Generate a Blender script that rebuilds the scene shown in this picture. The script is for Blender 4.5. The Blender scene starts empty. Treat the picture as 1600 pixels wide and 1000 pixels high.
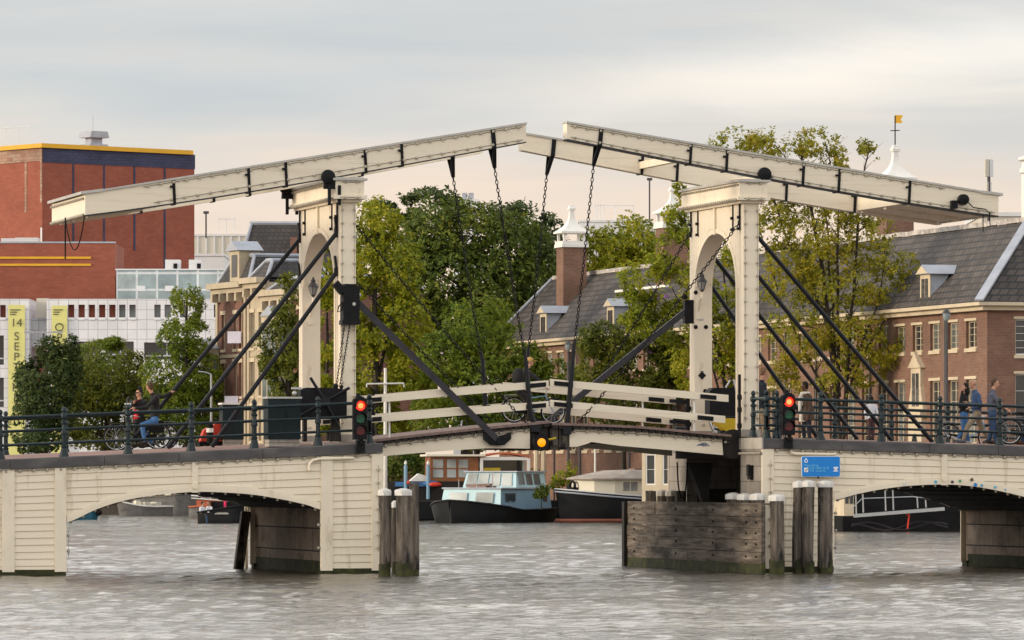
import bpy, math, random
from math import sin, cos, pi, radians, sqrt, atan2, hypot
from mathutils import Vector, Matrix
from mathutils.noise import noise as pnoise
random.seed(11)
SC = bpy.context.scene
COL = SC.collection
V = Vector
UP = V((0, 0, 1))
# world frame: X along the bridge, Y away from the viewer, Z up, water at z = 0
F, HY, EYE, D0 = 8550.0, 745.0, 2.65, 150.0
TH = math.atan(2200 / F)
CAM = V((-D0 * sin(TH), -D0 * cos(TH), EYE))
RT = V((cos(TH), -sin(TH), 0))
FW = V((sin(TH), cos(TH), 0))

def at(px, py, d):
    return CAM + RT * ((px - 800) / F * d) + FW * d + UP * ((HY - py) / F * d)

def on(px, py, Y=0.0):
    r = RT * ((px - 800) / F) + FW + UP * ((HY - py) / F)
    return CAM + r * ((Y - CAM.y) / r.y)

def cf(X, d, z=0.0):      # camera-aligned metres: X sideways, d ahead
    p = CAM + RT * X + FW * d
    return V((p.x, p.y, z))

# ------------------------------------------------------------------ mesh builder
class MB:
    def __init__(s):
        s.v = []; s.f = []; s.m = []; s.mi = 0
    def face(s, pts):
        n = len(s.v); s.v += [V(p) for p in pts]; s.f.append(tuple(range(n, n + len(pts)))); s.m.append(s.mi)
    def add(s, vs, fs):
        n = len(s.v); s.v += [V(p) for p in vs]
        for f in fs:
            s.f.append(tuple(i + n for i in f)); s.m.append(s.mi)
    def hexa(s, p):       # 8 points: bottom ring 0-3, top ring 4-7
        s.add(p, [(3, 2, 1, 0), (4, 5, 6, 7), (0, 1, 5, 4), (1, 2, 6, 5), (2, 3, 7, 6), (3, 0, 4, 7)])
    def box(s, x0, x1, y0, y1, z0, z1):
        s.hexa([(x0, y0, z0), (x1, y0, z0), (x1, y1, z0), (x0, y1, z0), (x0, y0, z1), (x1, y0, z1), (x1, y1, z1), (x0, y1, z1)])
    def bar(s, p, q, w, h, up=UP):
        p, q = V(p), V(q); d = (q - p).normalized(); a = d.cross(up)
        if a.length < 1e-4: a = d.cross(V((1, 0, 0)))
        a = a.normalized() * w / 2; b = a.cross(d).normalized() * h / 2
        s.hexa([p - a - b, p + a - b, p + a + b, p - a + b, q - a - b, q + a - b, q + a + b, q - a + b])
    def tube(s, pts, r, n=8, cap=True):
        pts = [V(p) for p in pts]; m = len(pts); base = len(s.v); ref = None
        for i, p in enumerate(pts):
            d = (pts[min(i + 1, m - 1)] - pts[max(i - 1, 0)])
            d = d.normalized() if d.length > 1e-9 else UP
            if ref is None: ref = d.cross(UP) if abs(d.z) < .95 else d.cross(V((1, 0, 0)))
            a = (ref - d * ref.dot(d)).normalized(); b = d.cross(a); ref = a
            rr = r[i] if isinstance(r, (list, tuple)) else r
            for k in range(n):
                t = 2 * pi * k / n; s.v.append(p + a * cos(t) * rr + b * sin(t) * rr)
        for i in range(m - 1):
            for k in range(n):
                k2 = (k + 1) % n
                s.f.append((base + i * n + k, base + i * n + k2, base + i * n + n + k2, base + i * n + n + k)); s.m.append(s.mi)
        if cap:
            s.f.append(tuple(base + k for k in reversed(range(n)))); s.m.append(s.mi)
            s.f.append(tuple(base + (m - 1) * n + k for k in range(n))); s.m.append(s.mi)
    def lathe(s, prof, c=(0, 0, 0), n=10, axis='z', ph=0.0):
        c = V(c); base = len(s.v); m = len(prof)
        for r, z in prof:
            for k in range(n):
                t = 2 * pi * k / n + ph; x, y = r * cos(t), r * sin(t)
                s.v.append(c + (V((x, y, z)) if axis == 'z' else V((x, z, y)) if axis == 'y' else V((z, x, y))))
        for i in range(m - 1):
            for k in range(n):
                k2 = (k + 1) % n; q = (base + i * n + k, base + i * n + k2, base + i * n + n + k2, base + i * n + n + k)
                s.f.append(q if axis != 'y' else q[::-1]); s.m.append(s.mi)
        s.f.append(tuple(base + k for k in (range(n) if axis == 'y' else reversed(range(n))))); s.m.append(s.mi)
        t = tuple(base + (m - 1) * n + k for k in range(n))
        s.f.append(t[::-1] if axis == 'y' else t); s.m.append(s.mi)
    def ball(s, c, r, n=8, m=5, sc=(1, 1, 1)):
        c = V(c); base = len(s.v); s.v.append(c + V((0, 0, -r * sc[2])))
        for i in range(1, m):
            a = -pi / 2 + pi * i / m
            for k in range(n):
                t = 2 * pi * k / n
                s.v.append(c + V((r * cos(a) * cos(t) * sc[0], r * cos(a) * sin(t) * sc[1], r * sin(a) * sc[2])))
        s.v.append(c + V((0, 0, r * sc[2]))); top = len(s.v) - 1
        for k in range(n):
            k2 = (k + 1) % n
            s.f.append((base, base + 1 + k2, base + 1 + k)); s.m.append(s.mi)
            for i in range(m - 2):
                o = base + 1 + i * n
                s.f.append((o + k, o + k2, o + n + k2, o + n + k)); s.m.append(s.mi)
            o = base + 1 + (m - 2) * n
            s.f.append((o + k, o + k2, top)); s.m.append(s.mi)
    def prism(s, poly, a, b, ax='y'):     # poly in (x,z) extruded along y, or (y,z) along x, or (x,y) along z
        def P(p, t):
            return (p[0], t, p[1]) if ax == 'y' else (t, p[0], p[1]) if ax == 'x' else (p[0], p[1], t)
        n = len(poly); base = len(s.v)
        s.v += [V(P(p, a)) for p in poly] + [V(P(p, b)) for p in poly]
        s.f.append(tuple(base + i for i in range(n))); s.m.append(s.mi)
        s.f.append(tuple(base + n + i for i in reversed(range(n)))); s.m.append(s.mi)
        for i in range(n):
            j = (i + 1) % n
            s.f.append((base + j, base + i, base + n + i, base + n + j)); s.m.append(s.mi)
    def torus(s, c, R, r, n=24, m=6, axis=(0, 1, 0), sc=1.0):
        c = V(c); ax = V(axis).normalized(); a = ax.cross(UP if abs(ax.z) < .9 else V((1, 0, 0))).normalized(); b = ax.cross(a)
        base = len(s.v)
        for i in range(n):
            t = 2 * pi * i / n; d = a * cos(t) + b * sin(t)
            for k in range(m):
                u = 2 * pi * k / m
                s.v.append(c + d * (R + r * cos(u)) + ax * r * sin(u) * sc)
        for i in range(n):
            for k in range(m):
                i2, k2 = (i + 1) % n, (k + 1) % m
                s.f.append((base + i * m + k, base + i2 * m + k, base + i2 * m + k2, base + i * m + k2)); s.m.append(s.mi)
    def grid(s, P, nu, nv):               # P(i,j) -> point
        base = len(s.v)
        for i in range(nu):
            for j in range(nv): s.v.append(V(P(i, j)))
        for i in range(nu - 1):
            for j in range(nv - 1):
                s.f.append((base + i * nv + j, base + (i + 1) * nv + j, base + (i + 1) * nv + j + 1, base + i * nv + j + 1)); s.m.append(s.mi)

ORG = {}
def thing(name, label, cat, loc=(0, 0, 0), rz=0.0, group=None, kind=None):
    o = bpy.data.objects.new(name, None); COL.objects.link(o)
    o.empty_display_size = .3
    o.location = loc; o.rotation_euler = (0, 0, rz); o['label'] = label; o['category'] = cat
    if group: o['group'] = group
    if kind: o['kind'] = kind
    ORG[o.name] = V(loc) if rz == 0 else V((0, 0, 0))
    return o

def mesh_of(name, mb, mats, fix=True, smooth=True, ang=35):
    me = bpy.data.meshes.new(name); me.from_pydata([tuple(v) for v in mb.v], [], mb.f)
    if not isinstance(mats, (list, tuple)): mats = [mats]
    for m in mats: me.materials.append(m)
    me.polygons.foreach_set('material_index', mb.m)
    me.validate()
    if fix:
        import bmesh
        bm = bmesh.new(); bm.from_mesh(me); bmesh.ops.recalc_face_normals(bm, faces=bm.faces); bm.to_mesh(me); bm.free()
    if smooth:
        me.polygons.foreach_set('use_smooth', [True] * len(me.polygons)); me.set_sharp_from_angle(angle=radians(ang))
    return me

SPLITS = {'bracket', 'mudguard', 'shoes', 'kerb_stone', 'hip_flashing', 'deck_edge', 'shelter_frame', 'sticker', 'coping', 'counter_arm', 'ballast_bearer', 'cross_beam', 'tip_timber', 'plinth', 'machine_recess',
          'footing', 'pier_stone', 'tie_plate', 'bolt_cover', 'arch_moulding', 'spandrel_boards', 'yellow_stripe', 'rain_pipe', 'window_bar', 'fender', 'seat', 'pier', 'awning_rail', 'stanchion', 'hose', 'rail_bracket', 'hand_chain',
          'blue_band', 'pale_band', 'recess_wall', 'knob', 'roof_vent', 'air_unit', 'crank', 'cable', 'fender_ball', 'deck_timber', 'strap', 'deck_box', 'boat_name', 'bolt', 'antenna_panel'}
def islands(mb, eps=.03):
    par = list(range(len(mb.v)))
    def fnd(i):
        while par[i] != i: par[i] = par[par[i]]; i = par[i]
        return i
    for f in mb.f:
        r = fnd(f[0])
        for i in f[1:]: par[fnd(i)] = r
    g = {}
    for k, f in enumerate(mb.f): g.setdefault(fnd(f[0]), []).append(k)
    cl = []
    for ks in g.values():
        vs = [mb.v[i] for k in ks for i in mb.f[k]]
        lo = [min(v[a] for v in vs) - eps for a in range(3)]; hi = [max(v[a] for v in vs) + eps for a in range(3)]
        cl.append([ks, lo, hi])
    ch = True
    while ch:
        ch = False
        for i in range(len(cl)):
            for j in range(i + 1, len(cl)):
                if all(cl[i][1][a] <= cl[j][2][a] and cl[j][1][a] <= cl[i][2][a] for a in range(3)):
                    A, B = cl[i], cl[j]; cl[i] = [A[0] + B[0], [min(A[1][a], B[1][a]) for a in range(3)], [max(A[2][a], B[2][a]) for a in range(3)]]; del cl[j]; ch = True; break
            if ch: break
    out = []
    for ks, _, _ in cl:
        m = MB(); idx = {}
        for k in ks:
            q = []
            for i in mb.f[k]:
                if i not in idx: idx[i] = len(m.v); m.v.append(mb.v[i])
                q.append(idx[i])
            m.f.append(tuple(q)); m.m.append(mb.m[k])
        out.append(m)
    return out
def part(name, mb, mats, parent=None, label=None, fix=True, smooth=True, kind=None):
    if name in SPLITS and len(mb.f) < 4000:
        L_ = islands(mb)
        if 1 < len(L_) <= 40:
            return [part1(name, m, mats, parent, label, fix, smooth, kind) for m in L_][0]
    return part1(name, mb, mats, parent, label, fix, smooth, kind)
def part1(name, mb, mats, parent=None, label=None, fix=True, smooth=True, kind=None):
    off = ORG.get(parent.name, V((0, 0, 0))) if parent else V((0, 0, 0))
    if off.length: mb.v = [v - off for v in mb.v]
    o = bpy.data.objects.new(name, mesh_of(name, mb, mats, fix, smooth)); COL.objects.link(o)
    if parent: o.parent = parent
    ORG[o.name] = off
    if label: o['label'] = label
    if kind: o['kind'] = kind
    return o

def solo(name, mb, mats, label, cat, base=(0, 0, 0), group=None, kind=None, fix=True, smooth=True):
    b = V(base); mb.v = [v - b for v in mb.v]
    o = bpy.data.objects.new(name, mesh_of(name, mb, mats, fix, smooth)); COL.objects.link(o); o.location = b
    if label: o['label'] = label
    if cat: o['category'] = cat
    if group: o['group'] = group
    if kind: o['kind'] = kind
    ORG[o.name] = b
    return o

def copy_thing(o, loc, rz=None, label=None, group=None):
    def rec(a, par):
        c = a.copy(); COL.objects.link(c)
        if par: c.parent = par
        for ch in list(a.children): rec(ch, c)
        return c
    r = rec(o, None); r.location = loc
    if rz is not None: r.rotation_euler = (0, 0, rz)
    if label: r['label'] = label
    if group: r['group'] = group
    ORG[r.name] = V(loc)
    return r

def text_part(txt, mat, parent, loc, rot, size, name='lettering', align='CENTER', ext=.004):
    cu = bpy.data.curves.new(name, 'FONT'); cu.body = txt; cu.size = size; cu.align_x = align; cu.align_y = 'CENTER'; cu.extrude = ext
    t = bpy.data.objects.new('tmp', cu); COL.objects.link(t)
    dg = bpy.context.evaluated_depsgraph_get()
    me = bpy.data.meshes.new_from_object(t.evaluated_get(dg)); bpy.data.objects.remove(t); bpy.data.curves.remove(cu)
    me.materials.clear(); me.materials.append(mat); me.name = name
    o = bpy.data.objects.new(name, me); COL.objects.link(o); o.parent = parent
    o.location = V(loc) - ORG.get(parent.name, V((0, 0, 0))); o.rotation_euler = rot
    return o

# ------------------------------------------------------------------ materials
def new_mat(name):
    m = bpy.data.materials.new(name); m.use_nodes = True
    nt = m.node_tree; b = nt.nodes['Principled BSDF']
    return m, nt, b

def L(nt, a, b): nt.links.new(a, b)

def N(nt, t, **kw):
    n = nt.nodes.new(t)
    for k, v in kw.items():
        if k.startswith('i_'):
            key = k[2:]; key = int(key) if key.isdigit() else key
            n.inputs[key].default_value = v
        else: setattr(n, k, v)
    return n

def coords(nt, scale=(1, 1, 1), kind='Object', rot=(0, 0, 0)):
    tc = N(nt, 'ShaderNodeTexCoord'); mp = N(nt, 'ShaderNodeMapping')
    mp.inputs['Scale'].default_value = scale; mp.inputs['Rotation'].default_value = rot
    L(nt, tc.outputs[kind], mp.inputs['Vector']); return mp.outputs['Vector']

def rgba(c): return (c[0], c[1], c[2], 1)

def ramp(nt, fac, stops):
    r = N(nt, 'ShaderNodeValToRGB'); e = r.color_ramp.elements
    while len(e) < len(stops): e.new(.5)
    for i, (p, c) in enumerate(stops):
        e[i].position = p; e[i].color = rgba(c)
    L(nt, fac, r.inputs['Fac']); return r.outputs['Color']

def pm(name, stops, scale=(1, 1, 1), rough=.6, bump=0.0, detail=6, metal=0.0, spec=.4, dirt=None, rvar=0.0, bd=.02):
    m, nt, b = new_mat(name)
    v = coords(nt, scale); n = N(nt, 'ShaderNodeTexNoise', i_Scale=1.0, i_Detail=detail, i_Roughness=.6); L(nt, v, n.inputs['Vector'])
    if len(stops) == 3 and not isinstance(stops[0], tuple): stops = [(0, stops)]
    c = ramp(nt, n.outputs['Fac'], stops)
    if dirt:                               # dirt: (colour, scale, lo, hi) – stains with a shape of their own
        col, sc, lo, hi = dirt
        v2 = coords(nt, sc); n2 = N(nt, 'ShaderNodeTexNoise', i_Scale=1.0, i_Detail=8, i_Roughness=.7); L(nt, v2, n2.inputs['Vector'])
        mr = N(nt, 'ShaderNodeMapRange'); mr.inputs[1].default_value = lo; mr.inputs[2].default_value = hi; L(nt, n2.outputs['Fac'], mr.inputs[0])
        mx = N(nt, 'ShaderNodeMix', data_type='RGBA'); L(nt, mr.outputs[0], mx.inputs['Factor']); L(nt, c, mx.inputs['A']); mx.inputs['B'].default_value = rgba(col); c = mx.outputs['Result']
    L(nt, c, b.inputs['Base Color'])
    b.inputs['Roughness'].default_value = rough; b.inputs['Metallic'].default_value = metal; b.inputs['Specular IOR Level'].default_value = spec
    if bump:
        bp = N(nt, 'ShaderNodeBump'); bp.inputs['Strength'].default_value = bump; bp.inputs['Distance'].default_value = bd
        L(nt, n.outputs['Fac'], bp.inputs['Height']); L(nt, bp.outputs['Normal'], b.inputs['Normal'])
    return m

def flat(c, d=.06):
    return [(.3, tuple(x * (1 - d) for x in c)), (.7, tuple(min(1, x * (1 + d)) for x in c))]

def brickmat(name, c1, c2, mortar, bw, bh, msize=.012, rough=.85, horiz=False, bump=.3, offset=.5, vary=.35, squash=1.0, stain=None):
    m, nt, b = new_mat(name)
    tc = N(nt, 'ShaderNodeTexCoord'); sp = N(nt, 'ShaderNodeSeparateXYZ'); L(nt, tc.outputs['Object'], sp.inputs[0])
    cb = N(nt, 'ShaderNodeCombineXYZ')
    if horiz:
        L(nt, sp.outputs['X'], cb.inputs['X']); L(nt, sp.outputs['Y'], cb.inputs['Y'])
    else:
        ad = N(nt, 'ShaderNodeMath', operation='ADD'); L(nt, sp.outputs['X'], ad.inputs[0]); L(nt, sp.outputs['Y'], ad.inputs[1])
        L(nt, ad.outputs[0], cb.inputs['X']); L(nt, sp.outputs['Z'], cb.inputs['Y'])
    br = N(nt, 'ShaderNodeTexBrick', i_Scale=1.0); br.offset = offset
    br.inputs['Color1'].default_value = rgba(c1); br.inputs['Color2'].default_value = rgba(c2); br.inputs['Mortar'].default_value = rgba(mortar)
    br.inputs['Mortar Size'].default_value = msize; br.inputs['Brick Width'].default_value = bw; br.inputs['Row Height'].default_value = bh
    br.inputs['Bias'].default_value = 0
    L(nt, cb.outputs[0], br.inputs['Vector'])
    n = N(nt, 'ShaderNodeTexNoise', i_Scale=.35, i_Detail=8, i_Roughness=.65); L(nt, tc.outputs['Object'], n.inputs['Vector'])
    mr = N(nt, 'ShaderNodeMapRange'); mr.inputs[1].default_value = .3; mr.inputs[2].default_value = .7; mr.inputs[3].default_value = 1 - vary; mr.inputs[4].default_value = 1 + vary * .6
    L(nt, n.outputs['Fac'], mr.inputs[0])
    mx = N(nt, 'ShaderNodeMix', data_type='RGBA', blend_type='MULTIPLY'); mx.inputs['Factor'].default_value = 1
    L(nt, br.outputs['Color'], mx.inputs['A']); L(nt, mr.outputs[0], mx.inputs['B'])
    c = mx.outputs['Result']
    if stain:
        col, sc, lo, hi = stain
        v2 = coords(nt, sc); n2 = N(nt, 'ShaderNodeTexNoise', i_Scale=1.0, i_Detail=8, i_Roughness=.7); L(nt, v2, n2.inputs['Vector'])
        m2 = N(nt, 'ShaderNodeMapRange'); m2.inputs[1].default_value = lo; m2.inputs[2].default_value = hi; L(nt, n2.outputs['Fac'], m2.inputs[0])
        m3 = N(nt, 'ShaderNodeMix', data_type='RGBA'); L(nt, m2.outputs[0], m3.inputs['Factor']); L(nt, c, m3.inputs['A']); m3.inputs['B'].default_value = rgba(col); c = m3.outputs['Result']
    L(nt, c, b.inputs['Base Color']); b.inputs['Roughness'].default_value = rough
    if bump:
        bp = N(nt, 'ShaderNodeBump'); bp.inputs['Strength'].default_value = bump; bp.inputs['Distance'].default_value = .01; bp.invert = True
        L(nt, br.outputs['Fac'], bp.inputs['Height']); L(nt, bp.outputs['Normal'], b.inputs['Normal'])
    return m

def glassmat(name, c, rough=.08, spec=.7):
    m, nt, b = new_mat(name); v = coords(nt, (.35, .35, .35))
    n = N(nt, 'ShaderNodeTexNoise', i_Scale=1.0, i_Detail=3); L(nt, v, n.inputs['Vector'])
    L(nt, ramp(nt, n.outputs['Fac'], [(.35, tuple(x * .5 for x in c)), (.65, tuple(min(1, x * 1.6) for x in c))]), b.inputs['Base Color'])
    b.inputs['Roughness'].default_value = rough; b.inputs['Specular IOR Level'].default_value = spec; return m

def emit(name, c, s):
    m, nt, b = new_mat(name); b.inputs['Base Color'].default_value = rgba(tuple(x * .5 for x in c)); b.inputs['Emission Color'].default_value = rgba(c); b.inputs['Emission Strength'].default_value = s; b.inputs['Roughness'].default_value = .3
    return m

def leafmat(name, stops, trans=.35, big=.25):
    m, nt, b = new_mat(name)
    v = coords(nt, (big, big, big)); n = N(nt, 'ShaderNodeTexNoise', i_Scale=1.0, i_Detail=5, i_Roughness=.7); L(nt, v, n.inputs['Vector'])
    g = N(nt, 'ShaderNodeNewGeometry')
    mt = N(nt, 'ShaderNodeMath', operation='MULTIPLY_ADD'); L(nt, g.outputs['Random Per Island'], mt.inputs[0]); mt.inputs[1].default_value = .34
    sb = N(nt, 'ShaderNodeMath', operation='SUBTRACT'); L(nt, n.outputs['Fac'], sb.inputs[0]); sb.inputs[1].default_value = .17
    L(nt, sb.outputs[0], mt.inputs[2])
    c = ramp(nt, mt.outputs[0], stops)
    L(nt, c, b.inputs['Base Color']); b.inputs['Roughness'].default_value = .55; b.inputs['Specular IOR Level'].default_value = .25
    tr = N(nt, 'ShaderNodeBsdfTranslucent'); L(nt, c, tr.inputs['Color'])
    ms = N(nt, 'ShaderNodeMixShader'); ms.inputs[0].default_value = trans
    out = nt.nodes['Material Output']; L(nt, b.outputs[0], ms.inputs[1]); L(nt, tr.outputs[0], ms.inputs[2]); L(nt, ms.outputs[0], out.inputs['Surface'])
    return m

M = {}
M['cream'] = pm('cream_paint', flat((.80, .715, .57), .05), (1.5, 1.5, 1.5), .5, .05, dirt=((.34, .26, .16), (1.8, 1.8, .6), .58, .88))
M['cream2'] = pm('cream_paint_boards', flat((.80, .71, .56), .05), (.6, 2, 4), .5, .05, dirt=((.36, .27, .16), (2.6, 2.6, .30), .55, .80))
M['socket_shade'] = pm('lamp_socket_shade', flat((.22, .19, .15), .2), (3, 3, 3), .5)  # sockets darkened to paint a shadow edge round each bulb
M['beam'] = pm('cream_paint_beams', [(.25, (.66, .58, .45)), (.45, (.79, .705, .56)), (.75, (.83, .75, .61))], (.35, 2, 11), .5, .08, dirt=((.36, .29, .20), (.5, 3, 26), .62, .74))
M['white'] = pm('white_paint', flat((.78, .77, .73), .05), (3, 3, 3), .5, .03, dirt=((.45, .43, .38), (4, 4, 1), .62, .9))
M['flash'] = pm('zinc_flashing', flat((.46, .45, .42), .15), (3, 3, 3), .45, .05, metal=.2)
M['iron'] = pm('black_iron', flat((.008, .008, .010), .4), (4, 4, 4), .5, .1, spec=.16, dirt=((.05, .035, .025), (5, 5, 5), .6, .85))
M['steel'] = pm('blue_black_steel', flat((.010, .011, .015), .3), (3, 3, 3), .45, .05, spec=.22)
M['strut'] = pm('dark_grey_paint', flat((.036, .035, .042), .2), (3, 3, 3), .5, .05, spec=.25)
M['rail'] = pm('dark_green_paint', flat((.008, .020, .024), .25), (5, 5, 5), .4, .08, spec=.3)
M['cabinet'] = pm('cabinet_paint', flat((.009, .019, .022), .2), (2, 2, 2), .5, .03, spec=.2)
M['kerb'] = pm('blue_stone', [(.25, (.055, .053, .055)), (.5, (.085, .082, .085)), (.75, (.14, .135, .13))], (1.2, 1.2, 3), .75, .25, dirt=((.24, .21, .17), (2.5, 2.5, 1.2), .66, .86))
M['stone'] = brickmat('grey_ashlar', (.22, .20, .18), (.30, .27, .24), (.12, .11, .10), .9, .42, .012, stain=((.09, .08, .06), (1.2, 1.2, .5), .52, .78))
M['stonelt'] = brickmat('pale_ashlar', (.33, .30, .27), (.40, .37, .33), (.17, .15, .13), .9, .42, .012, stain=((.16, .14, .11), (1.2, 1.2, .5), .55, .8))
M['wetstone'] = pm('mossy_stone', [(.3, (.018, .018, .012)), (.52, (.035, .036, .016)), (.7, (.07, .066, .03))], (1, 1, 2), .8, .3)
M['paving'] = brickmat('red_clinker_paving', (.27, .15, .12), (.34, .20, .16), (.14, .10, .09), .22, .11, .012, horiz=True)
M['timber'] = pm('weathered_timber', [(.28, (.026, .022, .019)), (.45, (.080, .066, .054)), (.58, (.145, .122, .10)), (.8, (.26, .23, .195))], (8, 8, .8), .85, .5, dirt=((.010, .009, .008), (3.4, 3.4, .9), .50, .60))
M['timberh'] = pm('weathered_beams', [(.28, (.042, .034, .028)), (.45, (.11, .088, .070)), (.58, (.18, .15, .122)), (.8, (.30, .255, .21))], (5, .8, 9), .85, .5, dirt=((.022, .018, .014), (2.0, .55, 3.0), .48, .66))
M['moss'] = pm('mossy_timber', [(.3, (.012, .012, .007)), (.55, (.035, .040, .010)), (.75, (.085, .085, .022))], (3, 3, 3), .85, .4)
M['pierwood'] = brickmat('pier_boards', (.33, .245, .185), (.46, .36, .28), (.015, .012, .010), 2.3, .62, .02, vary=.55, bump=.5, stain=((.035, .028, .022), (.8, .8, 1.2), .5, .72))
M['darkwood'] = pm('dark_tarred_wood', flat((.020, .017, .015), .5), (2, 2, 2), .8, .3)
M['deckwood'] = pm('brown_deck_planks', [(.3, (.15, .10, .085)), (.6, (.23, .16, .14)), (.8, (.30, .22, .19))], (6, .4, 2), .8, .3)
M['bulb'] = pm('bulb_glass', flat((.40, .36, .29), .15), (2, 2, 2), .12, spec=.8)
M['lampgrey'] = pm('lantern_paint', flat((.06, .055, .06), .2), (3, 3, 3), .4)
M['lglass'] = glassmat('lantern_glass', (.45, .45, .43))
M['red_on'] = emit('signal_red_lit', (1.0, .030, .010), 1.6)
M['red_core'] = emit('signal_red_core', (1.0, .36, .10), 1.3)
M['amber_on'] = emit('signal_amber_lit', (1.0, .33, .0), 1.0)
M['red_off'] = pm('signal_red_unlit', flat((.11, .012, .014), .2), (4, 4, 4), .25)
M['green_off'] = pm('signal_green_unlit', flat((.006, .10, .045), .2), (4, 4, 4), .25)
M['signblue'] = pm('sign_blue', flat((.004, .22, .68), .05), (2, 2, 2), .4)
M['signwhite'] = pm('sign_white', flat((.85, .87, .9), .03), (2, 2, 2), .4)
M['signcyan'] = pm('sign_cyan', flat((.18, .62, .85), .03), (2, 2, 2), .4)
M['yellow'] = pm('machine_yellow', flat((.50, .36, .01), .15), (2, 2, 2), .5)
M['red'] = pm('safety_red', flat((.62, .045, .02), .1), (2, 2, 2), .45)
M['rubber'] = pm('black_rubber', flat((.008, .008, .008), .3), (5, 5, 5), .7, spec=.15)
M['chrome'] = pm('grey_metal', flat((.42, .43, .44), .1), (5, 5, 5), .3, metal=.6)
# ================================================================== fixed spans
YB = 9.4                     # width of the bridge
YN, YF = 2.0, 7.4            # outer faces of the two lifting planes
def lin(a, b):
    return lambda X: a.z + (b.z - a.z) * (X - a.x) / (b.x - a.x)
kzL = lin(on(0, 718), on(595, 692))
kzR = lin(on(1158, 683.5), on(1600, 697))
XLE, XRE = on(597, 700).x, on(1190, 700).x      # edges of the navigation opening

def curve(pts):
    pts = [on(*p) for p in pts]; xs = [p.x for p in pts]; zs = [p.z for p in pts]
    def f(x):
        if x <= xs[0]: return zs[0]
        if x >= xs[-1]: return zs[-1]
        for i in range(len(xs) - 1):
            if x <= xs[i + 1]:
                t = (x - xs[i]) / (xs[i + 1] - xs[i])
                p0 = zs[max(i - 1, 0)]; p1 = zs[i]; p2 = zs[i + 1]; p3 = zs[min(i + 2, len(zs) - 1)]
                return .5 * (2 * p1 + (p2 - p0) * t + (2 * p0 - 5 * p1 + 4 * p2 - p3) * t * t + (3 * p1 - p0 - 3 * p2 + p3) * t ** 3)
    return f, xs[0], xs[-1]

archL = curve([(104, 816), (150, 796), (190, 783), (230, 775.5), (270, 771), (305, 768.5), (350, 769.5), (400, 773.5), (450, 782), (480, 789), (500, 796)])
archR = curve([(1303, 781), (1340, 771.5), (1380, 764), (1420, 759), (1475, 757), (1520, 760), (1560, 767), (1600, 776.5), (1640, 789), (1672, 801)])

def bulb_string(mb, pts, step, r=.045, out=V((0, -.03, 0)), wire=True):
    """a strand of bulbs along a polyline"""
    pts = [V(p) for p in pts]
    seg = [(pts[i + 1] - pts[i]).length for i in range(len(pts) - 1)]; tot = sum(seg); n = max(1, int(tot / step)); 
    for k in range(n + 1):
        r_ = r * .86; d = min(tot, (k + .35) * tot / (n + .7)); i = 0
        while i < len(seg) - 1 and d > seg[i]: d -= seg[i]; i += 1
        p = pts[i].lerp(pts[i + 1], d / max(seg[i], 1e-6)) + out
        mb.mi = 0; mb.ball(p, r_, 6, 4)
        mb.mi = 1; mb.lathe([(r_ * .92, .004), (r_ * .92, .04)], p - out * .9, 8, 'y' if abs(out.x) < .02 else 'x')  # socket ring, coloured dark by callers as the bulb's shadow edge
    if wire:
        mb.mi = 1; mb.tube([p + out * .5 for p in pts], .006, 4)

def boards(mb, xa, xb, kz, arch, zbot, bh=.178, step=.18, y0=0.0):
    f, ax0, ax1 = arch if arch else (None, 1e9, 1e9)
    xs = [xa]
    while xs[-1] < xb - 1e-6: xs.append(min(xb, xs[-1] + step))
    for e in (ax0, ax1):
        if xa < e < xb: xs = sorted(set([round(x, 5) for x in xs] + [round(e - .0005, 5), round(e + .0005, 5)]))
    ztop = lambda x: kz(x) - .27
    zm = ztop((xa + xb) / 2)
    nb = int((zm - zbot) / bh) + 3
    for i in range(len(xs) - 1):
        x0, x1 = xs[i], xs[i + 1]; xm = (x0 + x1) / 2
        inside = ax0 < xm < ax1
        for k in range(nb):
            q = []
            fr = 1.0 - min(1.0, k / nb)          # lines follow the hump at the top and level out below
            tl = lambda x: zm - k * bh + (ztop(x) - zm) * fr
            bl = lambda x: zm - (k + 1) * bh + (ztop(x) - zm) * (1.0 - min(1.0, (k + 1) / nb))
            lo = lambda x: f(x) if inside else zbot
            t0, t1 = min(tl(x0), ztop(x0)), min(tl(x1), ztop(x1)); b0, b1 = max(bl(x0), lo(x0)), max(bl(x1), lo(x1))
            if t0 <= b0 + 1e-4 and t1 <= b1 + 1e-4: continue
            b0 = min(b0, t0); b1 = min(b1, t1)
            yy = y0 - .028
            mb.face([(x0, yy, b0), (x1, yy, b1), (x1, y0 - .003, t1 - .006), (x0, y0 - .003, t0 - .006)])
            mb.face([(x0, yy, b0), (x0, y0 + .03, b0), (x1, y0 + .03, b1), (x1, yy, b1)])

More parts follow.
